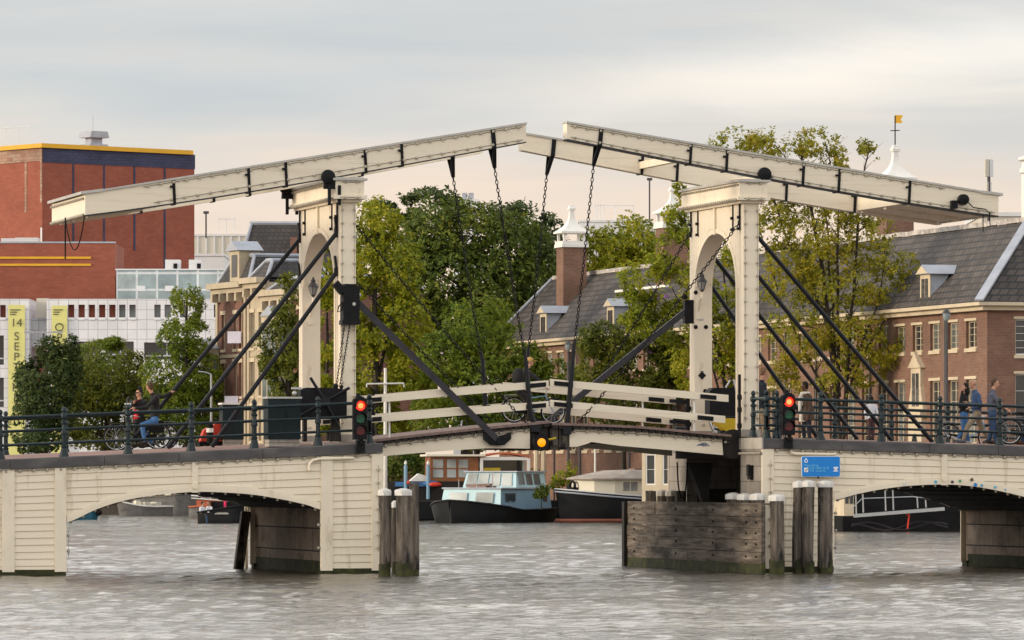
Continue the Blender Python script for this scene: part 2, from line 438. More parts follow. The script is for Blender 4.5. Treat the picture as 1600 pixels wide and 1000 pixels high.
def span(side):
    L_ = side == 'L'
    xa, xb = (-30.0, XLE) if L_ else (XRE, 32.0)
    kz = kzL if L_ else kzR; arch = archL if L_ else archR; f, ax0, ax1 = arch
    t = thing('bridge_span', 'long cream boarded arch span carrying the cycling man and the dark green cabinet' if L_ else
              'cream boarded arch span with the blue waterway sign in front of it', 'bridge span', (xa if not L_ else xb, 0, 0))
    # boarded face
    mb = MB(); boards(mb, xa, xb, kz, arch, .13); part('cladding', mb, M['cream2'], t, fix=False, smooth=False)
    # backing + barrel + far wall
    mb = MB(); n = 48
    xs = [ax0 + (ax1 - ax0) * i / n for i in range(n + 1)]
    for i in range(n):
        a, b = xs[i], xs[i + 1]
        mb.face([(a, .02, f(a) + .02), (b, .02, f(b) + .02), (b, YB - .02, f(b) + .02), (a, YB - .02, f(a) + .02)])
    for k in range(12):
        u = (k + .5) / 12; a = ax0 + (ax1 - ax0) * u; h = .09
        mb.hexa([(a - h, .15, f(a - h) - .03), (a + h, .15, f(a + h) - .03), (a + h, YB - .15, f(a + h) - .03), (a - h, YB - .15, f(a - h) - .03),
                 (a - h, .15, f(a - h) + .1), (a + h, .15, f(a + h) + .1), (a + h, YB - .15, f(a + h) + .1), (a - h, YB - .15, f(a - h) + .1)])
    part('arch_soffit', mb, M['darkwood'], t)
    mb = MB()
    for i in range(n):
        a, b = xs[i], xs[i + 1]
        mb.hexa([(a, YB - .06, f(a)), (b, YB - .06, f(b)), (b, YB, f(b)), (a, YB, f(a)), (a, YB - .06, kz(a) - .3), (b, YB - .06, kz(b) - .3), (b, YB, kz(b) - .3), (a, YB, kz(a) - .3)])
    mb.box(xa, ax0, YB - .06, YB, .12, kz(xa) - .35 if L_ else kz(ax0) - .35); mb.box(ax1, xb, YB - .06, YB, .12, min(kz(ax1), kz(xb)) - .35)
    part('rear_cladding', mb, M['cream2'], t)
    # piers under the span
    mb = MB()
    for a, b in ((xa, ax0), (ax1, xb)):
        if not L_ and a == xa:
            mb.box(a + 2.0, b - .1, .06, YB - .1, -1.2, kz(b) - .4); continue
        q = b - .08 if L_ and b == xb else b
        mb.box(a + (.14 if a > xa else 0), q - (.14 if b < xb else 0), .06, YB - .1, -1.2, kz((a + b) / 2) - .4)
    part('pier', mb, M['pierwood'], t, 'pier walls of broad brown boards under the arch')
    mb = MB()
    for a, b in ((xa, ax0), (ax1, xb)):
        mb.box(a + .02, b - .02, -.02 - .03, .5, -1.2, .16)
        mb.box(a + .02, b - .02, YB - .5, YB - .1, -1.2, .16)
        if a > xa: mb.box(a + .09, a + .13, .5, YB - .4, -1.2, .36)
        if a > xa: mb.box(a + .05, a + .13, .5, YB - .4, .02, .09)
    part('footing', mb, M['moss'], t, 'dark mossy foot of the piers at the waterline')
    # pilasters and arch trim
    P = [(-90, -72, 0), (3, 22, 0), (85, 103, 0), (299.5, 308.5, 1), (501, 519, 0), (580, 597.5, 0)] if L_ else [(1190, 1208, 0), (1470, 1479, 1), (1673, 1692, 0)]
    for a, b, short in P:
        mb = MB(); A, B = on(a, 700).x, on(b, 700).x; xm = (A + B) / 2
        zb = f(xm) - .02 if short else .1
        mb.box(A, B, -.075, .02, zb, kz(xm) - .30)
        if short: mb.lathe([(.085, -.12), (.085, -.08), (.04, -.08)], (xm, 0, f(xm) + .16), 12, 'y')
        part('pilaster', mb, M['cream'], t)
    mb = MB()
    for i in range(n):
        a, b = xs[i], xs[i + 1]
        for (w0, w1, y) in ((0, .13, -.055), (.13, .19, -.04)):
            mb.hexa([(a, y, f(a) + w0), (b, y, f(b) + w0), (b, .0, f(b) + w0), (a, .0, f(a) + w0), (a, y, f(a) + w1), (b, y, f(b) + w1), (b, .0, f(b) + w1), (a, .0, f(a) + w1)])
    part('arch_trim', mb, M['cream'], t)
    # kerb of dark stone, in lengths
    k = 0; x = xa; mb = MB()
    while x < xb - .01:
        x1 = min(xb + .0, x + 2.3 + .3 * sin(k * 2.1)); e = .006
        ch = .03
        for (ya, yb2) in ((-.12, .36), (YB - .36, YB + .12)):
            za, zb = kz(x), kz(x1)
            mb.hexa([(x + e, ya, za - .27), (x1 - e, ya, zb - .27), (x1 - e, yb2, zb - .27), (x + e, yb2, za - .27), (x + e, ya, za - ch), (x1 - e, ya, zb - ch), (x1 - e, yb2, zb), (x + e, yb2, za)])
            mb.face([(x + e, ya, za - ch), (x1 - e, ya, zb - ch), (x1 - e, ya + ch, zb), (x + e, ya + ch, za)])
        x = x1; k += 1
    part('kerb_stone', mb, M['kerb'], t, smooth=False)
    # paved deck with a slight crown
    mb = MB(); ys = [.36, 1.2, 2.2, 3.4, YB / 2, YB - 3.4, YB - 2.2, YB - 1.2, YB - .36]
    cz = lambda y: .11 * (1 - ((y - YB / 2) / (YB / 2 - .36)) ** 2)
    nx = 24; XX = [xa + (xb - xa) * i / nx for i in range(nx + 1)]
    mb.grid(lambda i, j: (XX[i], ys[j], kz(XX[i]) + cz(ys[j]) - .012), nx + 1, len(ys))
    mb.grid(lambda i, j: (XX[i], ys[j], kz(XX[i]) - .34), nx + 1, len(ys))
    part('paving', mb, M['paving'], t, fix=False)
    # bulbs along the kerb, the arch and the pier edges
    mb = MB()
    bulb_string(mb, [(xa + .3, -.03, kz(xa + .3) - .33), (xb - .2, -.03, kz(xb - .2) - .33)], .372, .058)
    part('light_string', mb, [M['bulb'], M['socket_shade']], t, 'row of round bulbs under the kerb')
    mb = MB()
    bulb_string(mb, [(a, .05, f(a) - .03) for a in xs], .36, .05, V((0, -.02, 0)))
    px_ = [x_ for x_ in (ax0, ax1)]
    for e, s in ((ax0, 1), (ax1, -1)):
        bulb_string(mb, [(e + s * .05, .0, f(e) - .2), (e + s * .05, 0, .5)], .55, .05)
    part('light_string', mb, [M['bulb'], M['darkwood']], t, 'bulbs along the rim of the arch')
    mb = MB(); pe = (on(590, 700).x if L_ else on(1202, 700).x)
    bulb_string(mb, [(pe, -.09, kz(pe) - .6), (pe, -.09, .6)], .372, .055)
    part('light_string', mb, [M['bulb'], M['socket_shade']], t, 'bulbs down the end pilaster')
    # white drain pipe
    mb = MB()
    if L_: pts = [on(552, 715.5, -.1), on(500, 717, -.1), on(489, 719, -.1), on(484, 724, -.1), on(482.5, 731, -.1), on(484.5, 735, -.12)]
    else: pts = [on(1236, 706.5, -.1), on(1242, 709, -.1), on(1300, 710, -.1), on(1306, 709, -.1)]
    mb.tube(pts, .042, 8); part('drain_pipe', mb, M['cream'], t)
    return t
spanL = span('L'); spanR = span('R')

# stickers along the arch of the right-hand span: small round and square plates
mb = MB()
STK = [(1462, 753, 2.4, (.05, .40, .62)), (1475, 753, 3.0, (.22, .18, .42)), (1488, 753, 2.8, (.05, .02, .10)), (1500, 751.5, 2.4, (.10, .35, .16)), (1518.5, 749.5, 2.6, (.10, .07, .03)),
       (1524, 757.5, 3.0, (.03, .22, .55)), (1534, 758.5, 2.2, (.12, .42, .62)), (1555, 761.5, 2.2, (.12, .45, .62)), (1571, 765, 1.6, (.2, .4, .6)), (1413, 756, 2.2, (.7, .72, .78))]
sm = []
for i, (x, y, r, c) in enumerate(STK):
    sm.append(pm('sticker_ink', flat(c, .1), (3, 3, 3), .5)); p = on(x, y, -.06); mb.mi = i
    mb.lathe([(r / 56, -.012), (r / 56, 0)], p, 12 if i != 2 else 4, 'y', ph=pi / 4)
part('sticker', mb, sm, spanR, 'row of small coloured stickers on the arch edge')

# stone abutments that carry the lifting towers
def abutment(side):
    L_ = side == 'L'; s = 1 if L_ else -1; E = XLE if L_ else XRE; kz = (kzL if L_ else kzR)(E)
    DP = 1.55 if L_ else 2.0
    X = lambda a: E - s * a                 # a metres behind the opening's edge
    t = thing('stone_abutment', 'grey stone abutment with a dark counterweight pit under the raised deck' if not L_ else 'stone abutment behind the cream boards under the black winch', 'abutment', (E, YB / 2, 0))
    mb = MB()
    a0 = .09 if L_ else 0.0
    for ya, yb in ((.03, YN + .02), (YF, YB - .12)):
        xa, xb = sorted((X(a0), X(DP))); mb.box(xa, xb, ya, yb, -1.2, kz - .28)
    xa, xb = sorted((X(DP - .25), X(DP))); mb.box(xa, xb, YN + .02, YF, -1.2, kz - .5)
    part('pier_stone', mb, M['stone'], t)
    mb = MB(); xa, xb = sorted((X(a0), X(DP)))
    mb.box(xa + .01, xb, .40, YN + .06, kz - .28, kz + .0); mb.box(xa + .01, xb, YF - .06, YB - .40, kz - .28, kz + .0)
    if not L_: mb.box(xa - .035, xa + .01, -.125, YN + .06, kz - .30, kz + .012)
    part('coping', mb, M['stonelt'], t)
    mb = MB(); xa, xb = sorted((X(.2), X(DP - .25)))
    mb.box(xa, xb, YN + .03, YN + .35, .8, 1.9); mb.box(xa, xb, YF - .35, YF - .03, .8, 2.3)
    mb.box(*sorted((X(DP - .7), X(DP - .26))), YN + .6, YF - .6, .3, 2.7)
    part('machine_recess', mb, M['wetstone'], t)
    mb = MB(); xa, xb = sorted((X(-.03), X(.0)))
    mb.box(xa, xb, .06, YN, -1.2, .22)
    part('footing', mb, M['moss'], t)
    if not L_:
        mb = MB(); p = on(1169, 737, .85)
        mb.box(E - .10, E, .75, 1.05, p.z - .22, p.z + .18); mb.box(E - .14, E - .1, .78, 1.0, p.z - .12, p.z + .2)
        part('mooring_ring', mb, M['iron'], t)
        mb = MB()
        bulb_string(mb, [(E - .05, -.1, kz - .42), (E - .05, YN - .1, kz - .42)], .17, .05, V((-.03, 0, 0)))
        part('light_string', mb, [M['bulb'], M['socket_shade']], t, 'bulbs under the coping')
    return t
abL = abutment('L'); abR = abutment('R')

# ================================================================== lifting towers
def deckz(X):
    return kzL(X) if X < XLE else kzR(X)

def tower(side):
    L_ = side == 'L'
    x0, x1 = (on(532, 500, YN).x, on(556, 500, YN).x) if L_ else (on(1162, 500, YN).x, on(1185.5, 500, YN).x)
    xm = (x0 + x1) / 2
    ztop = on(545, 278.5, 1.8).z if L_ else on(1170, 281, 1.8).z
    zcor = ztop - .53
    zb = deckz(xm) + .02
    t = thing('bridge_tower', 'cream wooden lifting gate with an arch and a black drive box on its near post' if L_ else
              'cream wooden lifting gate with an arch, marked with round black holes and a diamond', 'bridge gate', (xm, YB / 2, zb))
    yi0, yi1 = YN + .64, YF - .64; yc = (yi0 + yi1) / 2; ra = (yi1 - yi0) / 2
    zs = ztop - 3.10; zr = 1.72                     # springing and rise of the arch
    zpl = zb + .24
    arc = [(yc - ra * cos(pi * i / 24) , zs + zr * sin(pi * i / 24) ** .92) for i in range(25)]
    # body: two posts and the spandrel, one profile
    poly = [(YN, zpl), (YN, zcor), (YF, zcor), (YF, zpl), (yi1, zpl)] + arc[::-1] + [(yi0, zpl)]
    mb = MB(); mb.prism(poly, x0, x1, 'x'); part('gate_frame', mb, M['cream'], t)
    # vertical boarding of the spandrel: thin laths on both faces
    mb = MB(); w = .205
    for xf, s in ((x0, -1), (x1, 1)):
        y = yi0 - .30
        while y < yi1 + .28:
            y2 = y + w - .014
            ym = max(yi0 + .001, min(yi1 - .001, (y + y2) / 2)); 
            tt = max(-1, min(1, (yc - ym) / ra)); zlow = zs + zr * max(0, 1 - tt * tt) ** .46 + .17
            if y < yi0 or y2 > yi1: zlow = max(zlow - .17, zs + .05)
            if zlow < zcor - .04:
                mb.box(xf if s > 0 else xf - .016, xf + .016 if s > 0 else xf, y, y2, zlow, zcor - .01)
            y += w
    part('spandrel_boards', mb, M['cream'], t)
    mb = MB()
    for xf, s in ((x0, -1), (x1, 1)):
        ring = [(yc - (ra + .0) * cos(pi * i / 24), zs + zr * sin(pi * i / 24) ** .92) for i in range(25)]
        ring2 = [(yc - (ra + .13) * cos(pi * i / 24), zs + (zr + .13) * sin(pi * i / 24) ** .92) for i in range(25)]
        ring = [(yi0, zpl)] + ring + [(yi1, zpl)]; ring2 = [(yi0 - .13, zpl)] + ring2 + [(yi1 + .13, zpl)]
        xa, xb = (xf - .045, xf) if s < 0 else (xf, xf + .045)
        for i in range(len(ring) - 1):
            a, b, c, d = ring[i], ring[i + 1], ring2[i + 1], ring2[i]
            mb.hexa([(xa, a[0], a[1]), (xb, a[0], a[1]), (xb, b[0], b[1]), (xa, b[0], b[1]), (xa, d[0], d[1]), (xb, d[0], d[1]), (xb, c[0], c[1]), (xa, c[0], c[1])])
        mb.box(xa - (.03 if s < 0 else 0), xb + (.03 if s > 0 else 0), yc - .07, yc + .07, zs + zr - .04, zcor)
    part('arch_moulding', mb, M['cream'], t)
    mb = MB()
    ov = .185
    mb.box(x0 - ov, x1 + ov, YN - .22, YF + .22, zcor + .06, ztop - .06)
    mb.box(x0 - ov - .07, x1 + ov + .07, YN - .29, YF + .29, zcor - .04, zcor + .06)
    mb.box(x0 - ov + .06, x1 + ov - .06, YN - .13, YF + .13, zcor - .12, zcor - .04)
    part('cornice', mb, M['cream'], t)
    mb = MB(); mb.box(x0 - ov - .08, x1 + ov + .08, YN - .30, YF + .30, ztop - .06, ztop)
    mb.box(x0 - ov, x1 + ov, YN - .22, YF + .22, ztop, ztop + .03)
    part('cornice_cap', mb, M['flash'], t)
    for y0_, y1_ in ((YN - .04, yi0 + .05), (yi1 - .05, YF + .04)):
        mb = MB(); mb.box(x0 - .05, x1 + .05, y0_, y1_, zb - .02, zpl + .003); part('plinth', mb, M['stonelt'], t)
    # bulbs: on the near post's two edges and along the cornice
    mb = MB()
    for xe in (x0 + .045, x1 - .045):
        bulb_string(mb, [(xe, YN - .01, zcor - .2), (xe, YN - .01, zpl + .2)], .372, .05)
    part('light_string', mb, [M['bulb'], M['socket_shade']], t, 'bulbs down the near post')
    mb = MB()
    for z, r, o in ((ztop - .11, .042, .0), (zcor + .0, .055, .07)):
        xf = x0 - ov - o
        bulb_string(mb, [(xf, YN - .2, z), (xf, YF + .2, z)], .215, r, V((-.03, 0, -.03)))
        bulb_string(mb, [(xf + .18, YN - .22 - o, z), (x1 + ov - .1, YN - .22 - o, z)], .37, r)
    part('light_string', mb, [M['bulb'], M['strut']], t, 'bulbs round the cornice')  # dark grey rings paint the shadow edge of the cornice bulbs
    # iron tie plates and hooks on the faces
    mb = MB()
    for y in (YN + .30, YN + .95, YF - .95, YF - .22):
        mb.box(x0 - .05, x0 - .016, y - .028, y + .028, zcor - .85, zcor - .1)
        mb.box(x1 + .016, x1 + .05, y - .028, y + .028, zcor - .85, zcor - .1)
        for z in (zcor - .82, zcor - .5): mb.box(x0 - .10, x0 - .05, y - .05, y + .05, z - .04, z + .04)
    part('tie_plate', mb, M['iron'], t)
    # pivots of the balance beam on top of the gate (bearings)
    pz = on(512, 277, YN).z if L_ else on(1193.5, 273, YN).z
    pxx = on(512, 277, YN - .1).x if L_ else on(1193.5, 273, YN - .1).x
    for yy in (YN - .16, YF - .02):
        mb = MB(); mb.lathe([(.10, -.1), (.19, -.07), (.205, .0), (.19, .06), (.10, .12)], (pxx, yy, pz), 18, 'y')
        s = 1 if L_ else -1
        mb.hexa([(pxx - .12, yy - .02, ztop - .3), (pxx + .2 * s + .1, yy - .02, ztop - .3), (pxx + .2 * s + .1, yy + .1, ztop - .3), (pxx - .12, yy + .1, ztop - .3),
                 (pxx - .1, yy - .02, pz), (pxx + .1, yy - .02, pz), (pxx + .1, yy + .1, pz), (pxx - .1, yy + .1, pz)])
        if L_:
            for dx in (0.02, .3): mb.box(pxx + dx - .04, pxx + dx + .04, yy - .1, yy - .02, ztop - .75, ztop - .2)
        part('bearing', mb, M['iron'], t)
    # stays down to the deck
    if L_:
        S = [((526, 364), (262, 700), YN + .35), ((527, 425), (331, 698), YN + .35), ((465, 373), (205, 690), YF - .3), ((465, 436), (268, 692), YF - .3)]
    else:
        S = [((1186, 367), (1457, 690.5), YN + .35), ((1186, 427), (1395, 690), YN + .35), ((1113, 391), (1340, 686.5), YF - .3), ((1106, 440), (1277, 683), YF - .3)]
    for (a, b, Y) in S:
        p, q = on(*a, Y), on(*b, Y); mb = MB()
        p.x = (x0 - .03) if L_ else (x1 + .03)
        q2 = V((q.x, q.y, deckz(q.x) + .04)) if False else q
        mb.tube([p, q2], .062, 10)
        mb.bar(p + V((0, 0, .0)), p + V((-.05 if L_ else .05, 0, .45)), .08, .06)
        mb.box(p.x - .07, p.x + .07, Y - .06, Y + .06, p.z - .12, p.z + .12)
        part('stay', mb, M['steel'], t)
    # lantern on the far post, facing the roadway
    lx, ly = (489.5, 455) if L_ else (1097, 447)
    p = on(lx, ly, yi1 - .42)
    k = .62; p = p - UP * .10
    lz = lambda pr: [(r * k, z * k) for r, z in pr]
    mb = MB(); mb.lathe(lz([(.10, -.02), (.13, .02), (.215, .36)]), p, 6); lg = part('lantern', mb, M['lglass'], t, smooth=False)
    mb = MB()
    mb.lathe(lz([(.27, .36), (.26, .39), (.13, .55), (.10, .58), (.12, .64), (.09, .70), (.045, .72), (.05, .78), (.0, .82)]), p, 10)
    for q in range(6):
        a = 2 * pi * q / 6; mb.tube([p + V((.105 * cos(a), .105 * sin(a), -.02)) * k, p + V((.22 * cos(a), .22 * sin(a), .37)) * k], .011, 5)
    mb.lathe(lz([(.03, -.12), (.09, -.05), (.11, -.01)]), p, 8)
    mb.mi = 1; mb.lathe(lz([(.05, -.45), (.07, -.3), (.05, -.12)]), p, 8)
    mb.tube([p + V((0, 0, -.22)), p + V((0, .22, -.30)), p + V((0, .41, -.62))], .035, 6); mb.box(p.x - .07, p.x + .07, p.y + .38, p.y + .415, p.z - .85, p.z - .25)
    part('lantern_frame', mb, [M['lampgrey'], M['cream']], lg)
    # marks on the far post's face
    yf = yi1 - .006
    mb = MB()
    if not L_:
        for a, b in ((1087, 457), (1087, 511), (1103, 511), (1102, 611)):
            q = on(a, b, yf); mb.lathe([(.062, -.014), (.062, 0)], q, 14, 'y')
        part('bolt_cover', mb, M['iron'], t, 'round black covers on the far post')
        mb = MB(); q = on(1097, 584, yf)
        for dz, h in ((0, .12), (.125, .055)):
            mb.prism([(q.x - h, q.z + dz - .05), (q.x, q.z + dz - .05 - h), (q.x + h, q.z + dz - .05), (q.x, q.z + dz - .05 + (h if dz == 0 else .0))], yf - .012, yf, 'y')
        part('diamond_mark', mb, M['iron'], t, 'small black diamond mark on white')
    mb = MB()
    for a, b, w in (((484, 504.5, 8), (484, 669, 6)) if L_ else ((1096, 499.5, 7), (1099, 664.5, 5))):
        q = on(a, b, yf); w = w / 55; mb.box(q.x - w / 2, q.x + w / 2, yf - .012, yf, q.z - .03, q.z + .03)
    part('name_plate', mb, M['flash'], t)
    return t, x0, x1, ztop, zcor, zb
twL, LX0, LX1, LZT, LZC, LZB = tower('L')
twR, RX0, RX1, RZT, RZC, RZB = tower('R')

# ================================================================== balance beams
def balance(side):
    L_ = side == 'L'
    if L_: tt, tb, it, ib = (133, 303), (133, 336), (822, 194), (822, 221.5)
    else: tt, tb, it, ib = (1560, 305.5), (1553, 336), (886, 192.5), (886, 217)
    A, Bq, Ct, Db = on(*tt, YN), on(*tb, YN), on(*it, YN), on(*ib, YN)
    pv = on(512, 277, YN) if L_ else on(1193.5, 273, YN)
    t = thing('balance_beam', 'cream balance beam pair tilting up from its tail beside the red theatre block' if L_ else 'cream balance beam pair whose ballast box overhangs the brick house roof', 'balance beam', (pv.x, YB / 2, pv.z))
    top = lambda X: A.z + (Ct.z - A.z) * (X - A.x) / (Ct.x - A.x)
    # depth of the beam is greatest behind the pivot and tapers to the tip
    def bot(X):
        u = (X - Bq.x) / (Db.x - Bq.x); base = Bq.z + (Db.z - Bq.z) * u
        return base - .10 * max(0, sin(pi * min(1, max(0, u)) ** .8)) - (.0)
    bw = .42
    for Yb in (YN, YF - bw):
        mb = MB(); n = 14; tx, ix = (A.x, Ct.x)
        pts = [(A.x + (Ct.x - A.x) * i / n) for i in range(n + 1)]
        poly = [(x, top(x)) for x in pts] + [(x, bot(x)) for x in reversed(pts)]
        mb.prism(poly, Yb, Yb + bw, 'y'); part('beam', mb, M['beam'], t)
        mb = MB(); e = .16 if L_ else -.16
        x0_, x1_ = A.x - e * .5, Ct.x + e * .1
        mb.hexa([(x0_, Yb - .05, top(x0_) + .0), (x1_, Yb - .05, top(x1_)), (x1_, Yb + bw + .05, top(x1_)), (x0_, Yb + bw + .05, top(x0_)),
                 (x0_, Yb - .05, top(x0_) + .055), (x1_, Yb - .05, top(x1_) + .055), (x1_, Yb + bw + .05, top(x1_) + .055), (x0_, Yb + bw + .05, top(x0_) + .055)])
        part('flashing', mb, M['flash'], t)
        # dark lower edge strip
        mb = MB()
        for i in range(n):
            a, b = pts[i], pts[i + 1]
            mb.hexa([(a, Yb - .012, bot(a) - .03), (b, Yb - .012, bot(b) - .03), (b, Yb + bw + .012, bot(b) - .03), (a, Yb + bw + .012, bot(a) - .03), (a, Yb - .012, bot(a) + .003), (b, Yb - .012, bot(b) + .003), (b, Yb + bw + .012, bot(b) + .003), (a, Yb + bw + .012, bot(a) + .003)])
        part('wear_strip', mb, M['strut'] if Yb == YN else M['cream'], t)
        if Yb == YN:
            mb = MB(); s = 1 if L_ else -1
            bulb_string(mb, [(A.x + s * 1.6, Yb - .01, top(A.x + s * 1.6) - .06), (Ct.x - s * .1, Yb - .01, top(Ct.x - s * .1) - .06)], .372, .05)
            if L_:
                bulb_string(mb, [(A.x + 1.9, Yb - .01, bot(A.x + 1.9) + .09), (Ct.x - .1, Yb - .01, bot(Ct.x - .1) + .07)], .372, .05)
            else:
                q = [A.x - .1 + (Ct.x + .2 - A.x) * i / 12 for i in range(13)]
                bulb_string(mb, [(x, Yb - .01, bot(x) + .07) for x in q], .372, .05)
            part('light_string', mb, [M['bulb'], M['strut']], t, 'bulbs along both edges of the near beam')
        xsb = ([272, 389, 447, 571, 628] if L_ else [1079, 1135.5, 1255, 1311, 1421])
        for px in xsb:
            X = on(px, 270, YN).x; w = .075; z0, z1 = bot(X), top(X); sl = -.035 if L_ else .035
            sh = sl * .5
            mb = MB()
            mb.hexa([(X - w / 2 - sh, Yb - .03, z0 - .05), (X + w / 2 - sh, Yb - .03, z0 - .05), (X + w / 2 - sh, Yb + bw + .03, z0 - .05), (X - w / 2 - sh, Yb + bw + .03, z0 - .05),
                     (X - w / 2 + sh, Yb - .03, z1 + .0), (X + w / 2 + sh, Yb - .03, z1), (X + w / 2 + sh, Yb + bw + .03, z1), (X - w / 2 + sh, Yb + bw + .03, z1)])
            mb.box(X - .12, X - .04, Yb - .07, Yb - .03, z1 - .22, z1 - .16)
            part('iron_strap', mb, M['iron'], t)
    # the ballast box between the beams at the tail and cross beams
    s = 1 if L_ else -1
    bx = A.x + s * (2.15 if L_ else 2.6)
    mb = MB(); e = .0
    poly = [(A.x, top(A.x) - .02), (Bq.x, bot(Bq.x) + .02), (bx, bot(bx) + .02), (bx, top(bx) - .02)]
    mb.prism(poly, YN + bw, YF - bw, 'y'); part('ballast_box', mb, M['cream'], t)
    mb = MB()
    for yy in (YN + bw + .1, YB / 2, YF - bw - .1):
        mb.hexa([(Bq.x + s * .15, yy - .12, bot(Bq.x) - .05), (bx - s * .1, yy - .12, bot(bx) - .05), (bx - s * .1, yy + .12, bot(bx) - .05), (Bq.x + s * .15, yy + .12, bot(Bq.x) - .05),
                 (Bq.x + s * .15, yy - .12, bot(Bq.x) + .03), (bx - s * .1, yy - .12, bot(bx) + .03), (bx - s * .1, yy + .12, bot(bx) + .03), (Bq.x + s * .15, yy + .12, bot(Bq.x) + .03)])
    part('ballast_bearer', mb, M['cream'], t)
    mb = MB()
    zt = lambda k: top(A.x) - .12 + (bot(A.x) + .1 - top(A.x) + .12) * k
    bulb_string(mb, [(A.x - s * .02, YN + .1, zt(0)), (A.x - s * .02, YF - .1, zt(0))], .30, .045, V((-s * .03, 0, 0)))
    bulb_string(mb, [(Bq.x - s * .02, YN + .1, bot(Bq.x) + .02), (Bq.x - s * .02, YF - .1, bot(Bq.x) + .02)], .18, .05, V((-s * .03, 0, -.02)))
    part('light_string', mb, [M['bulb'], M['socket_shade']], t, 'bulbs across the tail end')
    mb = MB(); mb.hexa([(A.x - s * .12, YN - .06, top(A.x) - .01), (A.x + s * .5, YN - .06, top(A.x + s * .5) - .01), (A.x + s * .5, YF + .06, top(A.x + s * .5) - .01), (A.x - s * .12, YF + .06, top(A.x) - .01),
                        (A.x - s * .12, YN - .06, top(A.x) + .066), (A.x + s * .5, YN - .06, top(A.x + s * .5) + .066), (A.x + s * .5, YF + .06, top(A.x + s * .5) + .066), (A.x - s * .12, YF + .06, top(A.x) + .066)])
    part('tail_cap', mb, M['flash'], t)
    # tip cross tie
    for off in (3.4, 6.2) if L_ else (3.6, 6.4):
        xx = Ct.x - s * off; mb = MB(); mb.box(xx - .1, xx + .1, YN + bw, YF - bw, bot(xx) + .12, bot(xx) + .32); part('cross_tie', mb, M['cream'], t)
    # hanging straps for the chains
    hk = []
    for px, Yb in (((772, YN), (774, YF - bw)) if L_ else ((937, YN), (935, YF - bw))):
        X = on(px, 215, YN).x; zt_, zb_ = top(X), bot(X); d = .055 * s * 1.6
        pz = zb_ - .55; pxx = X + (.07 if L_ else -.12)
        mb = MB()
        for y0_ in (Yb - .04, Yb + bw + .005):
            mb.hexa([(X - .06, y0_, zb_), (X + .06, y0_, zb_), (X + .06, y0_ + .035, zb_), (X - .06, y0_ + .035, zb_), (X - .06 - d * .5, y0_, zt_), (X + .06 - d * .5, y0_, zt_), (X + .06 - d * .5, y0_ + .035, zt_), (X - .06 - d * .5, y0_ + .035, zt_)])
            yy = Yb + bw / 2 - .02
            mb.hexa([(pxx - .05, yy, pz), (pxx + .05, yy, pz), (pxx + .05, yy + .04, pz), (pxx - .05, yy + .04, pz), (X - .06, y0_, zb_), (X + .06, y0_, zb_), (X + .06, y0_ + .035, zb_), (X - .06, y0_ + .035, zb_)])
        part('hanger_strap', mb, M['iron'], t); hk.append(V((pxx, Yb + bw / 2, pz)))
    if not L_:
        mb = MB(); q = on(1504, 312, YN - .05); mb.lathe([(.06, -.18), (.15, -.16), (.16, 0.0)], q, 16, 'y'); mb.box(q.x - .36, q.x - .19, q.y - .14, q.y + .04, q.z - .26, q.z - .03)
        part('floodlight', mb, M['iron'], t, 'round black lamp at the tail of the beam')
        mb = MB(); mb.tube([q + V((.1, -.1, -.05)), q + V((.3, -.06, -.22)), on(1540, 327, YN - .06), on(1546, 333, YN - .06), on(1547, 352, YN - .06)], .016, 5); mb.tube([on(1536, 335, YN), on(1536, 362, YN)], .014, 5)
        part('cable', mb, M['rubber'], t)
    else:
        mb = MB(); a = on(102, 340, 4.6); b = on(132, 337, 2.4)
        loop = [a.lerp(b, i / 12) + UP * (-.92 * sin(pi * i / 12) ** .8) for i in range(13)]
        mb.tube(loop, .016, 5); mb.tube([a, a + V((0, 0, -1.15))], .022, 6); part('cable', mb, M['rubber'], t)
    return t, hk, top, bot
bbL, hkL, topL, botL = balance('L'); bbR, hkR, topR, botR = balance('R')

# ================================================================== leaves of the drawbridge
XC = on(859, 640, YN).x
GL_T = [(560, 696), (595, 692), (640, 686.5), (700, 680), (760, 673.5), (828, 667)]
GL_B = [(828, 701), (795, 700.5), (760, 700.5), (700, 704), (640, 709), (595, 713), (560, 716)]
GR_T = [(890, 668), (940, 669.5), (1000, 672.5), (1060, 678), (1128, 684.5)]
GR_B = [(1130, 711), (1060, 704.5), (968, 696.5), (925, 690.5), (914, 694.5), (902, 698), (890, 698)]
def pick(pts, X):
    q = sorted([(p.x, p.z) for p in pts])
    if X <= q[0][0]: i = 0
    elif X >= q[-1][0]: i = len(q) - 2
    else: i = [k for k in range(len(q) - 1) if q[k][0] <= X <= q[k + 1][0]][0]
    (a, za), (b, zb) = q[i], q[i + 1]; return za + (zb - za) * (X - a) / (b - a)

